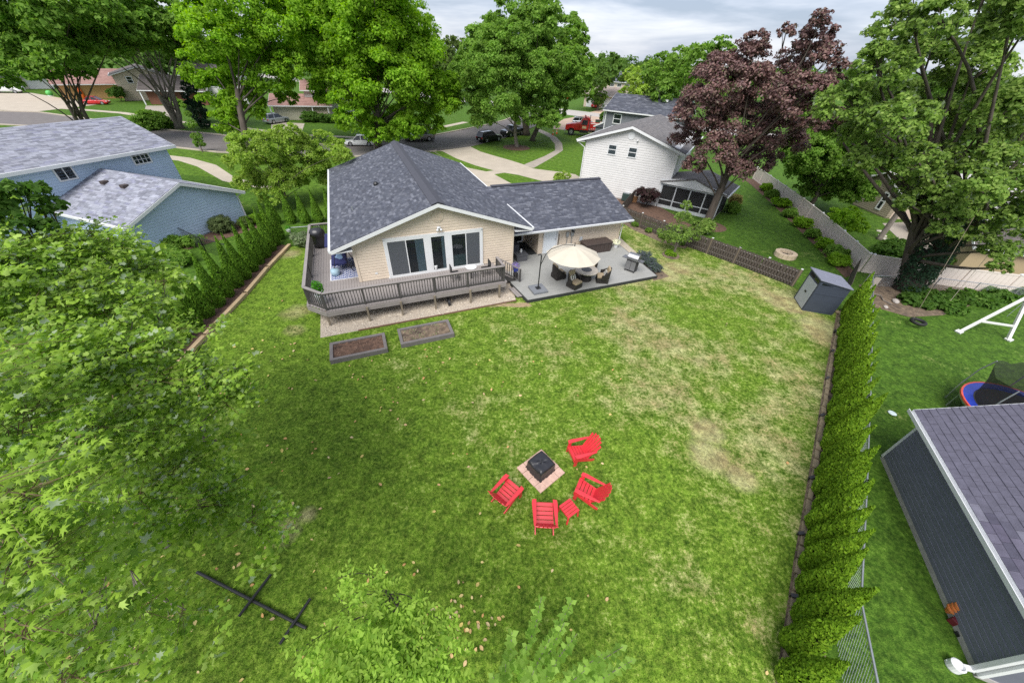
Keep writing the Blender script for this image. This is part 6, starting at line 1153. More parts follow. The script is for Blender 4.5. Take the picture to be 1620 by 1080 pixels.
LOBES = {
 'maple_a': ((-19.5, 53.0), [(-17.6,54.5,11.8,4.81), (-19.8,54.7,13.9,3.65), (-15.0,56.5,12.8,3.60), (-22.6,55.0,9.5,4.03), (-13.9,56.4,9.2,4.25), (-12.2,58.1,5.8,2.82), (-16.1,50.8,7.8,3.94), (-21.1,52.2,6.2,2.88), (-19.6,56.2,3.5,2.96), (-15.2,55.5,3.8,2.63), (-23.6,54.3,11.5,3.15), (-16.5,51.3,15.5,3.29), (-20.4,52.5,15.2,2.80), (-15.9,52.4,2.4,1.51), (-10.7,55.8,5.4,1.98), (-12.6,55.6,2.9,1.74), (-14.7,51.1,3.0,1.76), (-18.5,51.4,2.3,1.77), (-21.2,50.8,3.7,2.11), (-23.9,54.3,6.6,2.94), (-10.2,57.4,7.7,1.50), (-18.0,51.1,11.7,3.60), (-15.4,56.5,10.1,3.81)]),
 'maple_b': ((-33.5, 46.4), [(-27.6,52.5,12.4,3.81), (-33.0,53.5,9.7,3.74), (-33.2,49.0,10.7,3.30), (-27.1,51.6,8.8,2.51), (-38.3,52.2,8.0,2.77), (-30.7,51.3,7.5,2.53), (-31.2,51.1,13.5,3.27), (-28.0,59.3,14.8,3.83), (-36.6,53.4,12.9,2.84), (-34.0,49.9,4.9,2.24), (-38.5,52.9,5.5,2.64), (-37.0,50.1,2.8,1.86), (-29.7,55.9,15.8,3.47), (-23.3,55.1,13.8,3.04), (-32.2,56.8,5.1,1.32)]),
 'maple_c': ((-37.0, 76.5), [(-35.2,78.4,13.4,4.42), (-37.9,80.2,9.6,3.83), (-35.0,80.7,8.4,3.46), (-30.2,76.2,15.0,4.22), (-34.9,74.9,5.9,2.37), (-36.4,72.0,10.0,2.55)]),
 'ring_a': ((-0.8, 59.5), [(-2.7,56.9,11.2,3.12), (-5.0,56.2,9.2,3.01), (-0.6,58.1,8.8,3.58), (-7.5,59.8,6.3,2.56), (-3.3,55.9,6.0,2.89), (1.9,60.7,5.9,2.63), (3.6,58.2,3.8,1.65), (-1.6,58.1,12.8,2.19), (-8.5,61.2,8.3,2.36), (-6.0,59.1,3.8,1.83), (0.1,58.2,4.2,1.80), (1.1,59.4,9.4,2.63), (-4.5,60.8,11.5,2.58)]),
 'ring_b': ((0.6, 70.8), [(1.3,66.7,14.2,3.24), (5.1,74.3,13.1,3.70), (-2.8,66.4,14.4,3.05), (0.6,72.6,11.5,3.98), (-6.5,73.1,12.8,3.04), (-7.7,66.0,10.3,2.62), (2.4,72.9,16.2,2.04), (7.9,68.9,11.0,1.86), (-9.8,70.5,7.9,2.27)]),
 'ring_c': ((1.7, 65.8), [(5.0,61.7,9.9,2.94), (7.4,61.8,8.9,2.20), (6.0,63.0,7.0,2.33), (9.5,68.7,6.8,1.54), (3.6,63.3,8.0,2.88), (5.2,67.6,4.6,1.85), (7.0,68.8,13.2,2.03), (3.4,69.2,3.0,1.74)]),
 'purple': ((16.6, 31.0), [(14.0,31.6,9.9,2.12), (13.2,32.0,8.1,1.75), (15.5,31.7,10.7,1.68), (18.0,31.6,9.2,2.13), (18.1,28.2,9.4,1.63), (16.4,32.3,7.2,2.14), (13.6,33.8,6.2,1.22), (19.4,31.2,6.9,1.96), (14.5,29.9,5.8,1.35), (19.2,31.8,5.0,1.33), (19.4,27.3,8.3,1.08), (15.0,31.1,12.0,0.90), (18.5,30.5,12.3,1.11), (18.8,31.9,11.3,1.14), (17.8,29.6,13.3,0.54), (21.1,30.4,10.8,0.75), (16.9,31.1,12.7,0.53), (14.0,31.4,4.5,0.83), (17.0,30.0,4.6,0.95), (18.5,28.3,11.5,0.77)]),
 'silver_r': ((25.4, 20.5), [(16.8,21.6,10.9,1.18), (16.6,22.4,9.5,1.19), (20.4,24.5,11.8,1.51), (23.1,25.1,12.5,1.47), (19.7,19.9,12.6,1.11), (18.0,20.4,9.1,1.25), (23.7,24.5,9.8,1.61), (22.7,20.8,9.8,1.34), (18.8,23.1,8.2,0.97), (20.2,20.2,7.4,1.07), (23.3,20.7,7.7,1.36), (25.6,20.6,7.5,1.33), (23.7,18.7,5.8,0.92), (24.2,17.6,5.7,0.78), (17.4,20.9,12.7,0.90), (20.1,26.8,12.9,0.96), (16.20,21.70,11.65,0.50), (20.3,22.7,14.0,1.21), (25.0,21.5,10.3,1.31), (19.9,19.4,13.3,1.35), (25.0,20.3,3.7,0.51), (20.3,27.0,7.9,0.84), (23.6,20.9,5.0,0.56), (26.7,18.7,3.7,0.57), (16.8,21.9,13.2,0.73), (22.4,20.0,6.3,0.64), (18.1,21.2,7.2,0.72), (18.9,27.1,8.9,0.59), (20.85,20.15,5.48,0.44), (24.5,17.6,4.0,0.59), (24.0,24.3,8.3,1.42), (23.1,23.7,11.2,1.45), (26.1,21.8,8.8,1.20), (24.0,18.3,6.8,1.00), (19.4,23.4,9.7,1.34), (23.6,21.9,5.6,0.86), (22.1,20.9,5.2,0.63), (22.2,18.6,4.7,0.57), (23.7,18.1,4.6,0.69), (22.97,15.86,3.96,0.41), (22.6,19.1,5.9,0.88), (27.6,20.1,4.5,0.93), (20.9,26.7,8.5,0.97), (25.5,18.3,6.0,0.92), (21.9,21.2,6.2,1.00), (22.3,19.0,5.5,0.92), (21.1,17.6,6.9,0.93), (19.4,21.3,7.3,1.09), (25.5,20.2,4.1,0.72)]),
 'dark_fence': ((28.5, 36.0), [(28.0,39.0,6.8,1.86), (25.9,37.1,5.5,1.56), (29.9,37.0,5.2,1.91), (29.5,37.2,3.2,1.93), (27.4,38.3,3.4,0.95), (30.9,35.3,2.8,1.06), (31.5,35.5,5.0,1.36), (30.7,33.3,6.4,1.43), (28.0,37.9,5.4,2.46), (27.6,35.3,7.3,1.95), (26.0,37.9,4.8,1.32), (30.7,36.2,2.1,1.52), (28.7,37.2,2.0,1.27), (28.9,34.3,4.7,1.62), (28.2,39.4,7.8,2.16), (30.9,35.2,6.8,1.72), (30.9,34.7,2.5,1.44), (25.8,34.8,4.9,2.09)]),
 'lean': ((30.6, 29.4), [(29.6,28.7,5.3,0.51), (28.4,27.8,6.2,0.69), (28.9,30.2,6.6,0.67)]),
 'fence_small': ((11.5, 24.3), [(11.3,24.3,1.5,0.83), (11.8,25.3,2.3,0.58), (11.1,25.0,0.9,0.57), (12.5,24.9,1.2,0.64), (11.08,23.97,3.54,0.35), (10.56,25.25,1.19,0.35), (12.82,24.52,1.60,0.33)]),
 'crab': ((-19.3, 28.6), [(-19.5,30.7,4.2,1.67), (-19.7,28.2,4.8,1.35), (-18.1,31.6,3.5,1.77), (-16.4,32.7,3.9,1.44), (-18.2,30.8,5.2,1.12), (-21.0,30.4,2.4,1.55), (-17.8,32.3,2.1,1.39), (-21.1,28.1,3.9,0.89), (-19.0,29.5,2.3,1.36), (-14.2,30.4,4.2,0.72), (-21.8,29.2,2.0,1.10), (-21.9,29.6,4.8,0.57), (-20.0,28.6,1.2,0.90), (-16.37,31.85,5.28,0.45)]),
 'back_multi': ((-56.0, 50.0), [(-54.5,50.0,10.5,3.06), (-56.6,47.7,8.2,2.26), (-50.4,47.4,8.7,2.14), (-52.4,52.9,11.5,2.97), (-54.0,48.7,12.2,2.84), (-50.9,53.0,9.6,2.28), (-53.4,47.2,7.2,1.55), (-52.6,50.7,7.3,1.24), (-58.0,46.5,6.2,1.32), (-49.0,54.4,11.4,2.28), (-55.8,48.4,10.1,2.46), (-48.9,47.2,12.1,2.58), (-47.3,50.3,13.1,2.50), (-53.8,47.1,7.5,1.54), (-52.4,51.3,10.3,2.67), (-51.4,46.9,14.0,2.61)]),
 'back_big': ((-53.0, 61.0), [(-53.8,61.6,12.2,3.52), (-51.5,62.9,10.7,2.59), (-50.7,56.1,13.4,3.37), (-50.0,62.1,13.6,3.51), (-46.9,61.5,11.5,2.13), (-49.9,57.0,10.0,1.49), (-53.6,54.6,9.5,1.52), (-48.8,61.1,9.1,0.96), (-50.1,58.4,10.9,2.81), (-47.1,61.0,12.7,2.89), (-50.8,55.9,11.4,2.63), (-48.6,63.1,9.8,1.41), (-55.2,56.3,11.3,2.32)]),
 'back_fill': ((-78.0, 93.0), [(-77.7,93.5,6.5,2.99), (-73.7,96.3,7.7,3.30), (-71.2,91.9,9.8,3.06), (-75.3,100.8,5.4,2.37), (-74.0,85.2,10.5,3.66), (-84.8,83.0,10.0,3.46), (-81.0,84.2,12.0,4.33)]),
 'conifer': ((-53.6, 67.0), [(-51.8,65.0,5.0,1.10), (-50.0,62.6,3.7,1.32), (-54.7,68.1,1.1,1.39), (-51.4,64.9,6.3,0.77), (-49.7,61.9,0.6,0.89), (-53.3,66.4,2.2,1.26)]),
 'thin': ((-39.4, 47.0), [(-37.4,44.8,2.1,0.54), (-39.47,47.34,2.90,0.49), (-38.42,46.24,4.15,0.35), (-39.7,47.5,0.9,0.58), (-41.35,49.73,4.42,0.25)]),
 'fg': ((-9.2, 3.6), [(-7.62,4.96,8.06,0.42), (-7.25,5.42,7.93,0.39), (-6.97,5.53,7.46,0.27), (-6.34,5.35,7.31,0.21), (-6.71,4.20,7.71,0.44), (-6.13,4.30,7.45,0.37), (-5.49,4.17,7.15,0.24), (-4.55,4.07,7.37,0.14), (-5.61,2.84,7.72,0.40), (-5.27,3.16,7.44,0.40), (-4.69,3.12,7.17,0.33), (-4.25,3.38,7.05,0.30), (-4.01,3.16,6.78,0.21), (-4.75,1.99,7.72,0.34), (-4.62,2.21,7.31,0.34), (-4.34,2.51,6.99,0.25), (-3.55,1.15,8.11,0.28), (-4.07,1.56,7.29,0.24), (-4.27,1.88,6.57,0.28), (-4.08,2.17,5.81,0.32), (-3.60,2.14,5.45,0.24), (-4.21,2.33,6.43,0.31), (-3.68,0.87,7.53,0.26), (-4.20,1.18,6.68,0.19), (-4.48,1.70,6.11,0.26), (-3.49,0.54,7.26,0.28), (-3.65,0.67,6.60,0.22), (-3.65,0.94,6.13,0.18), (-3.55,1.04,5.70,0.16), (-3.31,0.36,6.81,0.26), (-3.53,0.54,5.98,0.15), (-5.00,1.91,8.08,0.38), (-7.6,4.0,8.1,0.57), (-3.98,0.94,7.92,0.33), (-3.43,2.25,5.38,0.13), (-3.97,3.52,6.87,0.08), (-4.05,2.50,6.23,0.15)]),
 'dark_l': ((-10.2, 6.8), [(-7.64,5.29,8.82,0.25), (-7.47,5.47,8.65,0.16), (-7.56,4.93,8.57,0.21), (-7.38,5.14,8.44,0.12), (-7.88,4.94,8.84,0.40), (-7.61,5.52,8.87,0.14)]),
 'shrub': ((-2.2, 2.3), [(-1.77,1.18,4.34,0.39), (-1.27,1.19,4.22,0.33), (-2.25,1.37,4.53,0.23), (-2.33,1.67,4.85,0.10), (-1.85,1.61,4.57,0.20), (-0.91,1.23,4.17,0.24), (-2.42,0.97,4.41,0.23), (-1.85,0.80,4.20,0.40), (-1.14,0.83,4.05,0.35), (-0.62,1.11,4.12,0.10), (-1.26,1.52,4.40,0.13), (-2.71,0.93,4.41,0.10), (-1.38,0.53,3.96,0.49), (-2.10,0.55,4.15,0.41), (-0.74,0.75,3.88,0.23)]),
 'fill1': ((20.0, 114.5), [(21.1,117.5,9.6,3.20), (17.6,112.5,7.0,3.73), (23.9,116.9,8.0,2.94), (19.6,115.3,2.8,2.30)]),
 'willow': ((27.0, 103.5), [(25.8,100.1,7.2,2.53), (26.9,96.8,5.1,2.26), (24.8,103.3,8.4,1.81), (30.3,101.4,3.7,1.86), (25.2,107.8,4.5,1.69)]),
 'rightgreen': ((22.6, 64.0), [(23.5,65.6,9.8,3.03), (20.4,63.7,7.6,2.12), (23.4,60.5,11.0,2.44), (22.6,65.3,5.2,2.08), (23.9,57.2,8.5,2.13), (24.3,58.0,12.3,1.59), (18.5,63.9,9.3,1.27)]),
 'rightgreen2': ((29.0, 93.5), [(29.6,97.0,10.3,2.82), (30.5,90.7,11.4,2.37), (27.3,97.8,9.6,1.92), (32.5,99.5,8.1,2.47)]),
 'olive': ((-20.0, 114.5), [(-20.0,111.5,11.1,2.45), (-19.0,112.5,12.9,1.34), (-20.6,109.3,8.6,2.74), (-17.8,110.7,6.8,2.55), (-17.6,120.2,12.5,1.74)]),
 'olive2': ((-28.0, 132.0), [(-27.3,135.3,9.8,2.16), (-32.0,144.2,11.2,1.75), (-33.6,143.1,11.7,1.55), (-29.8,138.4,7.1,2.44)]),
 'bush_y': ((26.2, 28.6), [(26.3,28.6,1.6,0.93), (28.0,31.7,1.0,0.75), (27.7,28.9,1.2,0.68), (26.7,29.3,2.1,0.51)]),
}
SHOOTS = [(0.74,1.91,3.54), (1.22,1.81,3.84), (1.09,1.55,3.67), (1.24,1.37,3.90), (0.23,1.34,3.93), (0.49,1.28,3.37), (0.16,1.06,3.31), (1.86,1.20,4.14), (1.67,1.20,3.56), (0.86,1.36,3.53), (0.53,0.87,4.30), (0.91,1.03,3.77), (1.26,0.92,4.14), (-0.02,0.85,3.78), (1.76,0.97,3.94), (2.16,1.16,3.45)]
# ================================================================ trees
G_BRIGHT = [(0.192, 0.36, 0.024), (0.258, 0.444, 0.034), (0.138, 0.282, 0.018), (0.324, 0.516, 0.054)]
G_MID = [(0.156, 0.294, 0.045), (0.219, 0.369, 0.06), (0.106, 0.219, 0.033), (0.281, 0.431, 0.081)]
G_DARK = [(0.078, 0.169, 0.029), (0.117, 0.221, 0.039), (0.052, 0.124, 0.021), (0.156, 0.267, 0.052)]
G_SILVER = [(0.181, 0.294, 0.056), (0.263, 0.388, 0.081), (0.125, 0.219, 0.043), (0.35, 0.463, 0.125)]
G_YEL = [(.27, .40, .05), (.34, .47, .075), (.20, .33, .045), (.41, .52, .13)]
LM = {'bright': leaf_mat('bright_maple_leaf', G_BRIGHT), 'mid': leaf_mat('maple_leaf', G_MID), 'dark': leaf_mat('dark_leaf', G_DARK), 'silver': leaf_mat('silver_maple_leaf', G_SILVER, back=(.24, .29, .20)),
      'yel': leaf_mat('yellow_green_leaf', G_YEL), 'purple': leaf_mat('purple_leaf', [(.14, .068, .066), (.19, .098, .088), (.09, .045, .053), (.26, .155, .135), (.11, .105, .06)], transl=.2, spec=.5), 'conifer': leaf_mat('conifer_needles', [(.018, .045, .022), (.03, .06, .03), (.012, .03, .018)], transl=.15),
      'fg': leaf_mat('near_maple_leaf', [(.22, .36, .04), (.30, .45, .06), (.13, .25, .03), (.40, .54, .13)], back=(.36, .43, .29), transl=.4, scale=1.5), 'shrub': leaf_mat('lime_leaf', [(.28, .44, .06), (.36, .52, .09), (.17, .31, .04)], scale=2), 'far': leaf_mat('far_leaf', [(.10, .19, .035), (.135, .23, .045), (.075, .15, .03), (.17, .26, .06)], scale=.08, var=.3),
      'olive': leaf_mat('olive_leaf', [(.12, .19, .045), (.16, .22, .06), (.09, .15, .04)])}
def limbs(base, lobes, r, lean=(0, 0), stems=1, frac=.42):
    mb = MB(); bx_, by_ = base; cx = np.mean([l[0] for l in lobes]); cy = np.mean([l[1] for l in lobes]); zs = [l[2] for l in lobes]; zm = max(1.0, np.mean(zs)); zt = max(zs)
    tops = []
    for s in range(stems):
        ang = s * 2.4; off = Vector((math.cos(ang), math.sin(ang), 0)) * (0 if stems == 1 else r * .5)
        top = Vector((bx_ + (cx - bx_) * .3, by_ + (cy - by_) * .3, zm * frac * 1.6)) + off * 5; p0 = Vector((bx_, by_, -.05)) + off; pts = [p0, p0 + Vector((0, 0, r * 1.2)), p0.lerp(top, .35) + Vector((random.uniform(-.2, .2), random.uniform(-.2, .2), 0)) * r * 3, p0.lerp(top, .7), top]
        k = 1 if stems == 1 else .62; mb.tube(pts, [r * 1.55 * k, r * 1.08 * k, r * .95 * k, r * .8 * k, r * .55 * k], 10); tops.append(pts)
    for i, l in enumerate(lobes):
        pts = tops[i % stems]; f = min(.98, max(.36, .36 + .6 * (l[2] - min(zs)) / (zt - min(zs) + .1))); a = pts[2].lerp(pts[4], max(0, (f - .35) / .65)); b = Vector(l[:3]); m_ = a.lerp(b, .5) + Vector((random.uniform(-.15, .15), random.uniform(-.15, .15), random.uniform(-.05, .25))) * (b - a).length
        cv = [a * (1 - q) ** 2 + m_ * 2 * q * (1 - q) + b * q * q for q in (0, .17, .34, .5, .67, .84, 1)]; mb.tube(cv, [r * (.23 - .18 * q) for q in (0, .17, .34, .5, .67, .84, 1)], 6); m_ = cv[4]
        for q in range(3): e_ = b + Vector((random.uniform(-1, 1), random.uniform(-1, 1), random.uniform(-.3, .8))) * l[3] * .75; mb.tube([m_.lerp(b, .6), e_], [r * .08, r * .02], 4)
    return mb
def tree(key, name, label, m, leaf, r, cat='tree', cov=1.85, bark=None, shape=KITE, stems=1, frac=.42, subk=1.9, extra=(), group=None, low=-.65):
    base, lobes = LOBES[key]; lobes = list(lobes) + list(extra); t = thing(name, label, cat, (*base, 0), 0, group); loc = np.array([base[0], base[1], 0])
    tm = limbs(base, lobes, r, stems=stems, frac=frac); tm.v = [(v[0] - base[0], v[1] - base[1], v[2]) for v in tm.v]; tm.build('trunk', bark or M_BARK, t, smooth=True)
    c, n = crown_pts(lobes, leaf, cov, subk=subk, low=low); k = c[:, 2] > .15; c, n = c[k], n[k]
    d = unit(len(c)) * .8 + np.array([0, 0, -.35]) + n * .2
    link('crown', leaves_mesh('crown', c - loc, n, d, RNG.uniform(.75, 1.3, len(c)) * leaf, shape, LM[m]), t); return t
tree('maple_a', 'maple_tree', 'large bright green maple at the kerb behind the dark slate roof ridge', 'bright', .33, .42)
tree('maple_b', 'maple_tree', 'bright green maple left of the largest one, above the yellow green tree', 'bright', .33, .38)
tree('maple_c', 'maple_tree', 'green maple with forked dark trunk before the rose roof house', 'mid', .46, .55)
tree('ring_a', 'shade_tree', 'green shade tree standing in the round mulch ring', 'mid', .29, .26, bark=M_BARKLIGHT)
tree('ring_b', 'shade_tree', 'tallest shade tree, behind the one in the mulch ring', 'mid', .42, .55)
tree('ring_c', 'shade_tree', 'shade tree with bare trunk beside the curved sidewalk', 'mid', .40, .36)
tree('purple', 'purple_maple', 'dark purple leaved maple beside the screened porch', 'purple', .185, .3, cov=1.75)
tree('silver_r', 'silver_maple', 'huge silver maple with ivy on its trunk over the right yard', 'silver', .19, .55, cov=1.9, stems=2)
tree('dark_fence', 'shade_tree', 'dense dark green tree behind the tan vinyl fence', 'mid', .25, .2, low=-.9, cov=2.4)
tree('lean', 'tree', 'slim tree with bare leaning trunk beyond the vinyl fence corner', 'dark', .22, .19, bark=M_BARKLIGHT, frac=.9)
tree('fence_small', 'young_tree', 'small young tree with airy crown in front of the wooden fence', 'silver', .13, .045, cov=.9, stems=3, bark=M_BARKLIGHT)
tree('crab', 'crabapple_tree', 'spreading yellow green crabapple between the blue garage and dark roof', 'yel', .15, .12, cov=1.7, stems=3)
tree('back_multi', 'shade_tree', 'dark multi stemmed tree behind the blue house ridge at far left', 'mid', .42, .38, stems=3, frac=.3)
tree('back_big', 'shade_tree', 'large dark green tree with several grey leaning trunks at the upper left', 'mid', .46, .55, stems=3, bark=M_BARKLIGHT, frac=.3)
tree('back_fill', 'shade_tree', 'dark green trees mass behind the beige two storey house', 'dark', .6, .5)
tree('conifer', 'dark_plum_tree', 'narrow blackish tree across the street before the white gable', 'conifer', .30, .14, low=-.9)
tree('thin', 'young_tree', 'thin young street tree at the near kerb left of the crabapple', 'mid', .22, .055, low=-.9)
tree('fill1', 'distant_tree', 'green tree just left of the distant grey roofed house', 'far', .7, .3, low=-.9)
tree('willow', 'willow_tree', 'pale yellow green rounded tree beyond the hip roof house', 'yel', .6, .3, low=-.9)
tree('rightgreen', 'shade_tree', 'deep green tree behind the white house roof and purple maple', 'mid', .40, .35, low=-.9)
tree('rightgreen2', 'distant_tree', 'dark green tree rising behind the deep green one near the horizon', 'mid', .6, .35, low=-.9)
tree('olive', 'distant_tree', 'olive green tree between the bright maple and the tall shade trees', 'olive', .6, .3, low=-.9)
tree('olive2', 'distant_tree', 'small far tree above the shoulder of the bright green maple', 'far', .7, .3, low=-.9)
tree('bush_y', 'shrub', 'large bright yellow green shrub behind the tan vinyl fence', 'bright', .14, .06, 'shrub', stems=3, low=-.9)
# near trees that reach into the picture
fg_l = LOBES['fg'][1]; lower = [(x * 1.04 - .25, y * .97, z - random.uniform(.7, 1.3), r * 1.25) for (x, y, z, r) in fg_l[::2]]
fgt = thing('silver_maple', 'leafy silver maple filling the lower left with pale turned leaves', 'tree', (-9.2, 3.6, 0)); fb = np.array([-9.2, 3.6, 0])
tm = limbs((-9.2, 3.6), fg_l, .085, frac=.5); tm.v = [(v[0] + 9.2, v[1] - 3.6, v[2]) for v in tm.v]; tm.build('trunk', M_BARKLIGHT, fgt, smooth=True)
def sprays(lobes, leaf, per, tw):
    """leafy twigs: each twig carries leaves in pairs, blades spread flat and drooping"""
    C, Nn, D, S = [], [], [], []
    for (x, y, z, r) in lobes:
        nt = max(5, int(tw * r * r * 60))
        for k in range(nt):
            u = unit(1)[0]; u[2] = abs(u[2]) * .8 + .05; st = np.array([x, y, z]) + u * r * RNG.uniform(.15, .75); dr = np.array([u[0], u[1], RNG.uniform(-.25, .35)]) + np.array([.45, .05, 0]) + RNG.normal(0, .3, 3); dr /= np.linalg.norm(dr); ln = r * RNG.uniform(.5, 1.0) + .12
            n = max(4, int(per * ln / leaf)); TW.append((st - dr * .15, st + dr * ln * .92))
            for i in range(n):
                f = (i + .5) / n; p = st + dr * ln * f; side = np.cross(dr, [0, 0, 1.0]); side /= np.linalg.norm(side) + 1e-6; s = 1 if i % 2 else -1
                d = dr * .7 + side * s * RNG.uniform(.5, 1.1) + np.array([0, 0, RNG.uniform(-.75, .1)]); d /= np.linalg.norm(d); C.append(p + d * leaf * .45); D.append(d); nn_ = np.array([-.15, -.1, .8]) + RNG.normal(0, .42, 3)
                if RNG.random() < .05: nn_ = -nn_ + RNG.normal(0, .6, 3)
                Nn.append(nn_); S.append(leaf * RNG.uniform(.6, 1.25))
    return np.array(C), np.array(Nn), np.array(D), np.array(S)
TW = []
fg_l = [(x, y, z, r * (1.22 if x < -3.2 else 1.05)) for (x, y, z, r) in fg_l]; c, n, d, s = sprays(fg_l, .088, 3.0, 6.8); twm = MB()
for a_, b_ in TW[::3]: twm.tube([Vector(a_ - fb), Vector((a_ + b_) / 2 - fb) + Vector((0, 0, .02)), Vector(b_ - fb)], [.0045, .003, .0015], 3)
twm.build('twigs', mat('red_twig', (.13, .085, .045), .8), fgt, kind='stuff'); TW.clear(); cam_p = np.array([0, 0, CAM_H]); o_ = np.argsort(np.linalg.norm(c - cam_p, axis=1)); vis = o_[:240]; rest_ = o_[240:]
me1 = None
for i in vis:
    if me1 is None:
        me1 = [leaves_mesh('leaf', np.zeros((1, 3)), np.array([[0, 0, 1.]]), np.array([[0, 1., 0]]), np.array([1.0]), MAPLE, LM['fg'])]
    nn_ = Vector(n[i]).normalized(); dd = Vector(d[i]); dd = (dd - nn_ * dd.dot(nn_)).normalized(); b_ = dd.cross(nn_); o = link('leaf', me1[0], fgt); p = c[i] - fb; k = float(s[i]); o.matrix_local = Matrix(((b_.x*k, dd.x*k, nn_.x*k, p[0]), (b_.y*k, dd.y*k, nn_.y*k, p[1]), (b_.z*k, dd.z*k, nn_.z*k, p[2]), (0, 0, 0, 1)))
big = [(-9.5, 1.0, 7.6, 1.5), (-10.5, 4.0, 8.2, 1.7), (-8.2, -.8, 7.0, 1.4), (-12, 1.5, 7.2, 1.6), (-11.8, 5.8, 7.6, 1.5), (-6.6, -1.4, 6.6, 1.2), (-9.2, 6.6, 6.2, 1.2), (-7.6, 2.2, 5.2, 1.0), (-7.4, 4.6, 5.4, 1.0), (-6.2, .6, 5.6, .9), (-10, -2.5, 6.8, 1.6), (-6.0, 3.2, 5.4, .7)]  # extra crown lobes, mostly out of view, added to shade the left lawn
cb, nb = crown_pts(big, .19, 1.5, low=-.5); link('added_shade_crown', leaves_mesh('added_shade_crown', cb - fb, nb, unit(len(cb)), RNG.uniform(.7, 1.3, len(cb)) * .19, KITE, LM['fg']), fgt)
c2, n2_, d2_, s2 = sprays(lower, .13, 2.2, 2.6)
c = np.concatenate([c[rest_], c2]); n = np.concatenate([n[rest_], n2_]); d = np.concatenate([d[rest_], d2_]); s = np.concatenate([s[rest_], s2])
far_leaf = np.linalg.norm(c - cam_p, axis=1) > 6.2   # simpler leaf outline farther in
MAPLE9 = (np.array([(0, -.15, 0), (.16, -.05, .02), (.40, .02, -.08), (.17, .16, .02), (.26, .46, -.06), (.07, .34, .03), (0, .74, -.08), (-.07, .34, .03), (-.26, .46, -.06), (-.17, .16, .02), (-.40, .02, -.08), (-.16, -.05, .02)]), [(0, 1, 11), (1, 2, 3), (11, 9, 10), (1, 3, 9, 11)[:3], (1, 9, 11), (3, 4, 5), (9, 7, 8), (3, 5, 7), (3, 7, 9), (5, 6, 7)])
MAPLE7 = (np.array([(0, -.15, 0), (.34, -.10, -.06), (.16, .12, 0), (.30, .42, -.06), (0, .72, -.06), (-.30, .42, -.06), (-.16, .12, 0), (-.34, -.10, -.06), (0, .12, .06)]), [(8, i, (i + 1) % 8) for i in range(8)])
link('crown', leaves_mesh('crown', c[~far_leaf] - fb, n[~far_leaf], d[~far_leaf], s[~far_leaf], MAPLE9, LM['fg']), fgt)
link('inner_crown', leaves_mesh('inner_crown', c[far_leaf] - fb, n[far_leaf], d[far_leaf], s[far_leaf], MAPLE7, LM['fg']), fgt)
tree('dark_l', 'oak_tree', 'dark green leafy branch reaching in from the left edge before the blue house', 'dark', .10, .12, cov=1.3)
sb_, sl = LOBES['shrub']; sht = thing('lilac_tree', 'lime green leafy small tree at the bottom of the yard', 'tree', (*sb_, 0)); sbb = np.array([*sb_, 0])
sl = list(sl) + [(x, y + .0, z - .7, r * 1.2) for (x, y, z, r) in sl[::3]]
tm = limbs(sb_, sl, .06, stems=3, frac=.5); tm.v = [(v[0] - sb_[0], v[1] - sb_[1], v[2]) for v in tm.v]; tm.build('trunk', M_BARK, sht, smooth=True)
c, n, d, s = sprays(sl, .088, 3.4, 5.0); link('crown', leaves_mesh('crown', c - sbb, n, d, s, (KITE[0] * np.array([.85, 1, 1.4]), KITE[1]), LM['shrub']), sht)
# upright shoots directly below the camera
shs = thing('sucker_shrub', 'shrub of tall upright leafy shoots at the bottom centre edge', 'shrub', (SHOOTS[0][0], SHOOTS[0][1] - .4, 0)); s0 = Vector(shs.location); mb = MB(); C, D, Nn, S = [], [], [], []
for (x, y, z) in SHOOTS:
    p0 = Vector((x * .85 + s0.x * .15, y * .85 + s0.y * .15, 0)) - s0; p1 = Vector((x, y, z)) - s0; mb.tube([p0, p0.lerp(p1, .5) + Vector((random.uniform(-.05, .05), random.uniform(-.05, .05), 0)), p1], [.018, .012, .004], 5)
    for i in range(44):
        f = .2 + .8 * i / 44; q = p0.lerp(p1, f); a = i * 2.4; w = .09 * (1.15 - f) + .085; dd = np.array([math.cos(a), math.sin(a), .25 + f * .5]); C.append(np.array(q) + dd * w * .5); D.append(dd); Nn.append(np.array([math.cos(a) * -.6, math.sin(a) * -.6, .9]) + RNG.normal(0, .45, 3)); S.append(w * RNG.uniform(.9, 1.4))
mb.build('stems', M_BARKLIGHT, shs); link('foliage', leaves_mesh('foliage', np.array(C), np.array(Nn), np.array(D), np.array(S), (KITE[0] * np.array([1.15, 1, 1]), KITE[1]), leaf_mat('poplar_leaf', [(.26, .43, .07), (.34, .52, .11), (.18, .33, .05)])), shs)
# ivy on the big trunk
iv = LOBES['silver_r'][0]; c = []; ivt = [o for o in COL.objects if o.name.startswith('silver_maple') and (Vector((o.location.x, o.location.y)) - Vector(iv)).length < .5][0]
for i in range(3400): a = random.uniform(0, 6.283); z = random.uniform(1.2, 5.5) if i % 3 else random.uniform(.2, 3); r_ = .62 + random.uniform(0, .16); c.append((r_ * math.cos(a) * (1 + .12 * z) - z * .12, r_ * math.sin(a) * (1 + .12 * z) + z * .05, z))
c = np.array(c); k = len(c); link('ivy', leaves_mesh('ivy', c, c * np.array([1, 1, 0]) + RNG.normal(0, .3, (k, 3)) + np.array([0, 0, .2]), unit(k), RNG.uniform(.12, .22, k), KITE, LM['conifer']), ivt)
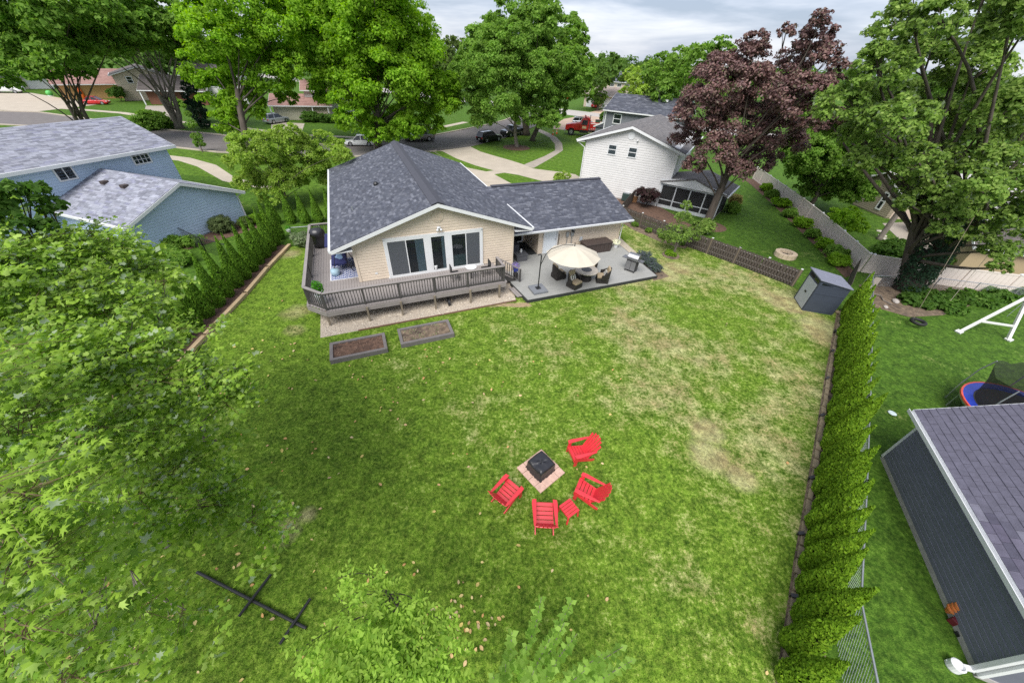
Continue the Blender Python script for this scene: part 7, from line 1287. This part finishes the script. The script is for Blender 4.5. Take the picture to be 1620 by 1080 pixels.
# ---------------------------------------------------------------- shrubs and plants
def shrub(name, label, x, y, rx, ry, h, m, leaf, cat='shrub', n=None, group=None, z0=0.0, shape=KITE):
    t = thing(name, label, cat, (x, y, 0), 0, group); lob = [(random.uniform(-.5, .5) * rx, random.uniform(-.5, .5) * ry, z0 + h * random.uniform(.35, .62), min(rx, ry) * random.uniform(.45, .65)) for _ in range(6)] + [(0, 0, z0 + h * .45, min(rx, ry) * .75)]
    c, nn_ = crown_pts(lob, leaf, 1.4, low=-.8); k = c[:, 2] > .03; c, nn_ = c[k], nn_[k]; c[:, 2] *= h / max(h, c[:, 2].max()); link('foliage', leaves_mesh('foliage', c, nn_, unit(len(c)) + np.array([0, 0, .2]), RNG.uniform(.7, 1.3, len(c)) * leaf, shape, LM[m] if isinstance(m, str) else m), t)
    mb = MB()
    for i in range(4): mb.tube([(0, 0, 0), (random.uniform(-.4, .4) * rx, random.uniform(-.4, .4) * ry, h * .6)], [.03, .01], 5)
    mb.build('stems', M_BARK, t); return t
M_BURG = leaf_mat('burgundy_leaf', [(.035, .018, .022), (.06, .03, .032), (.025, .03, .018)], transl=.15)
shrub('burgundy_shrub', 'dark burgundy spreading shrub against the white house wall', 12.2, 34.6, 1.5, 1.0, 2.2, M_BURG, .13)
shrub('variegated_shrub', 'rounded dull green shrub against the blue garage wall', -21.6, 24.3, .95, .9, 1.1, leaf_mat('dusty_leaf', [(.12, .17, .06), (.17, .21, .09), (.09, .13, .05)]), .09)
shrub('small_shrub', 'low brownish green shrub between two others by the blue garage', -20.6, 25.4, .6, .6, .7, 'olive', .09)
shrub('lime_shrub', 'bright lime green low shrub at the end of the blue garage wall', -20.2, 26.1, .6, .6, .7, 'bright', .10)
for i, (x, y, s) in enumerate(((-22.0, 19.9, .8), (-21.2, 19.6, .85), (-20.5, 19.0, .75), (-22.6, 21.3, .7), (-21.8, 21.6, .6))): shrub('ornamental_grass', ORD[i] + ' arching clump of green leaves counted along the black chain link fence', x, y, s, s, .8, 'mid', .22, 'plant', group='leafy clumps by the black fence', shape=LONG)
shrub('hydrangea', 'pale green hydrangea bush beside the raised deck and chain link gate', -14.7, 22.6, .8, .8, 1.0, leaf_mat('hydrangea_leaf', [(.14, .22, .08), (.30, .34, .22), (.09, .16, .05)]), .11)
for i, (x, y) in enumerate(HH([(17.05, 15.75), (17.25, 16.6), (17.45, 17.4)])): shrub('lavender', ['lavender clump at the black corner of the patio deck', 'lavender clump right beside the steel grill', 'lavender clump nearest the concrete side path'][i], x, y, .5, .5, .65, leaf_mat('lavender_leaf', [(.10, .17, .06), (.17, .17, .24), (.07, .13, .05)]), .09, 'plant', group='lavender beside the patio deck', shape=LONG)
for i, (x, y, s) in enumerate(((28.0, 42.6, .8), (27.2, 40.0, .7), (26.4, 37.0, .8), (25.6, 33.9, .65), (25.1, 31.4, .7), (24.6, 29.0, .6), (24.1, 26.9, .75), (23.8, 25.3, .8), (23.2, 23.9, .75))): shrub('hosta', ORD[i] + ' leafy green shrub from the far end of the mulch strip', x, y, s, s, .85, 'mid' if i % 2 else 'bright', .14, 'shrub', group='shrubs along the vinyl fence')
for i, (x, y, s) in enumerate(((24.6, 18.9, .8), (26.3, 19.2, .9), (27.8, 19.5, .8), (29.2, 19.6, .9), (31.0, 20.2, .8), (26.2, 18.3, .7), (33.0, 20.6, .9), (25.6, 20.2, .7))): shrub('hosta', ORD[i] + ' broad leaved hosta in the shade counted outward from the big tree trunk', x, y, s, s, .55, 'dark', .26, 'plant', group='hostas under the big tree')
shrub('boxwood', 'round dark clipped bush by the far drive behind the silver wagon', 18.6, 93.5, 1.6, 1.6, 2.0, 'dark', .35)
shrub('boxwood_hedge', 'low dark clipped hedge before the rose roof house porch', -35.5, 72.8, 4.2, 1.2, 1.5, 'dark', .35, 'hedge'); shrub('round_shrub', 'dark rounded bush beside the cream garage door', -38.6, 73.2, 1.6, 1.4, 1.7, 'dark', .35)
shrub('juniper', 'low green juniper before the brown roof house porch', -71.0, 83.2, 2.6, 1.6, 1.6, 'mid', .4); shrub('yew', 'dark rounded evergreen at the corner of the beige two storey house', -84.6, 86.2, 1.5, 1.5, 3.4, 'dark', .4)
shrub('lilac_bush', 'mid green bush at the foot of the grey leaning trunks', -56, 59.5, 3.4, 2.6, 2.4, 'mid', .38)
shrub('feather_grass', 'tall straw coloured ornamental grass at the porch corner', 21.2, 36.0, .8, .8, 1.5, leaf_mat('straw_blade', [(.42, .34, .14), (.30, .30, .10), (.5, .42, .2)]), .3, 'plant', shape=LONG); shrub('porch_shrub', 'green shrub beside the straw coloured grass at the porch corner', 20.3, 34.4, .8, .8, 1.0, 'mid', .16)
shrub('garage_shrub', 'pale airy shrub peeking over the garage ridge beside the driveway', 4.0, 36.6, 1.0, .9, 3.2, 'yel', .14); shrub('weigela', 'low green plant on the white house side of the wooden fence', 15.2, 28.6, .9, .8, 1.2, 'silver', .14)
shrub('sedum', 'small green plant in the dark ring under the young tree', 11.1, 24.0, .42, .42, .4, 'bright', .09, 'plant'); mb = MB(); mb.lathe([(.62, 0), (.6, .05), (.1, .08)], 18, (11.2, 24.0, .004)); struct('mulch_ring', mb, M_SOIL)
for i, (x, y) in enumerate(((9.9, 29.4), (10.7, 28.2), (11.5, 27.2), (12.6, 26.0))): shrub('bed_plant', ORD[i] + ' small green plant from the garage end of the wooden fence bed', x, y, .3, .3, .4, 'mid', .09, 'plant', group='small plants in the fence bed')
shrub('arbor_shrub', 'dark shrubbery behind the vinyl fence corner under the leaning trunk', 29.0, 26.3, 2.2, 1.3, 1.1, 'dark', .18); shrub('pachysandra', 'dark green ground shrub beside the stepping stones', 31.4, 25.4, 2.0, 1.1, .8, 'dark', .18)
# ---------------------------------------------------------------- distant woods
lob = []; az0, az1 = R(-66), R(66); rg = random.Random(9)
for i in range(230):
    a = az0 + (az1 - az0) * (i + rg.random()) / 230; D_ = rg.choice((170, 210, 260, 330, 420)) * rg.uniform(.9, 1.1); r_ = rg.uniform(4.5, 7.5) * (D_ / 230) ** .4; lob.append((D_ * math.sin(a), D_ * math.cos(a), rg.uniform(4, 6.5) + (D_ - 170) * .004, r_))
for i in range(60):
    a = rg.uniform(R(-64), R(-32)) if i % 3 else rg.uniform(R(22), R(62)); D_ = rg.uniform(150, 200); lob.append((D_ * math.sin(a), D_ * math.cos(a), rg.uniform(3.5, 8), rg.uniform(4, 6)))
c, n = crown_pts(lob, 1.7, .52, low=-.1); k = c[:, 2] > .3; c, n = c[k], n[k]
link('woodland', leaves_mesh('woodland', c, n, unit(len(c)), RNG.uniform(.8, 1.3, len(c)) * 1.6, KITE, LM['far']), kind='stuff')
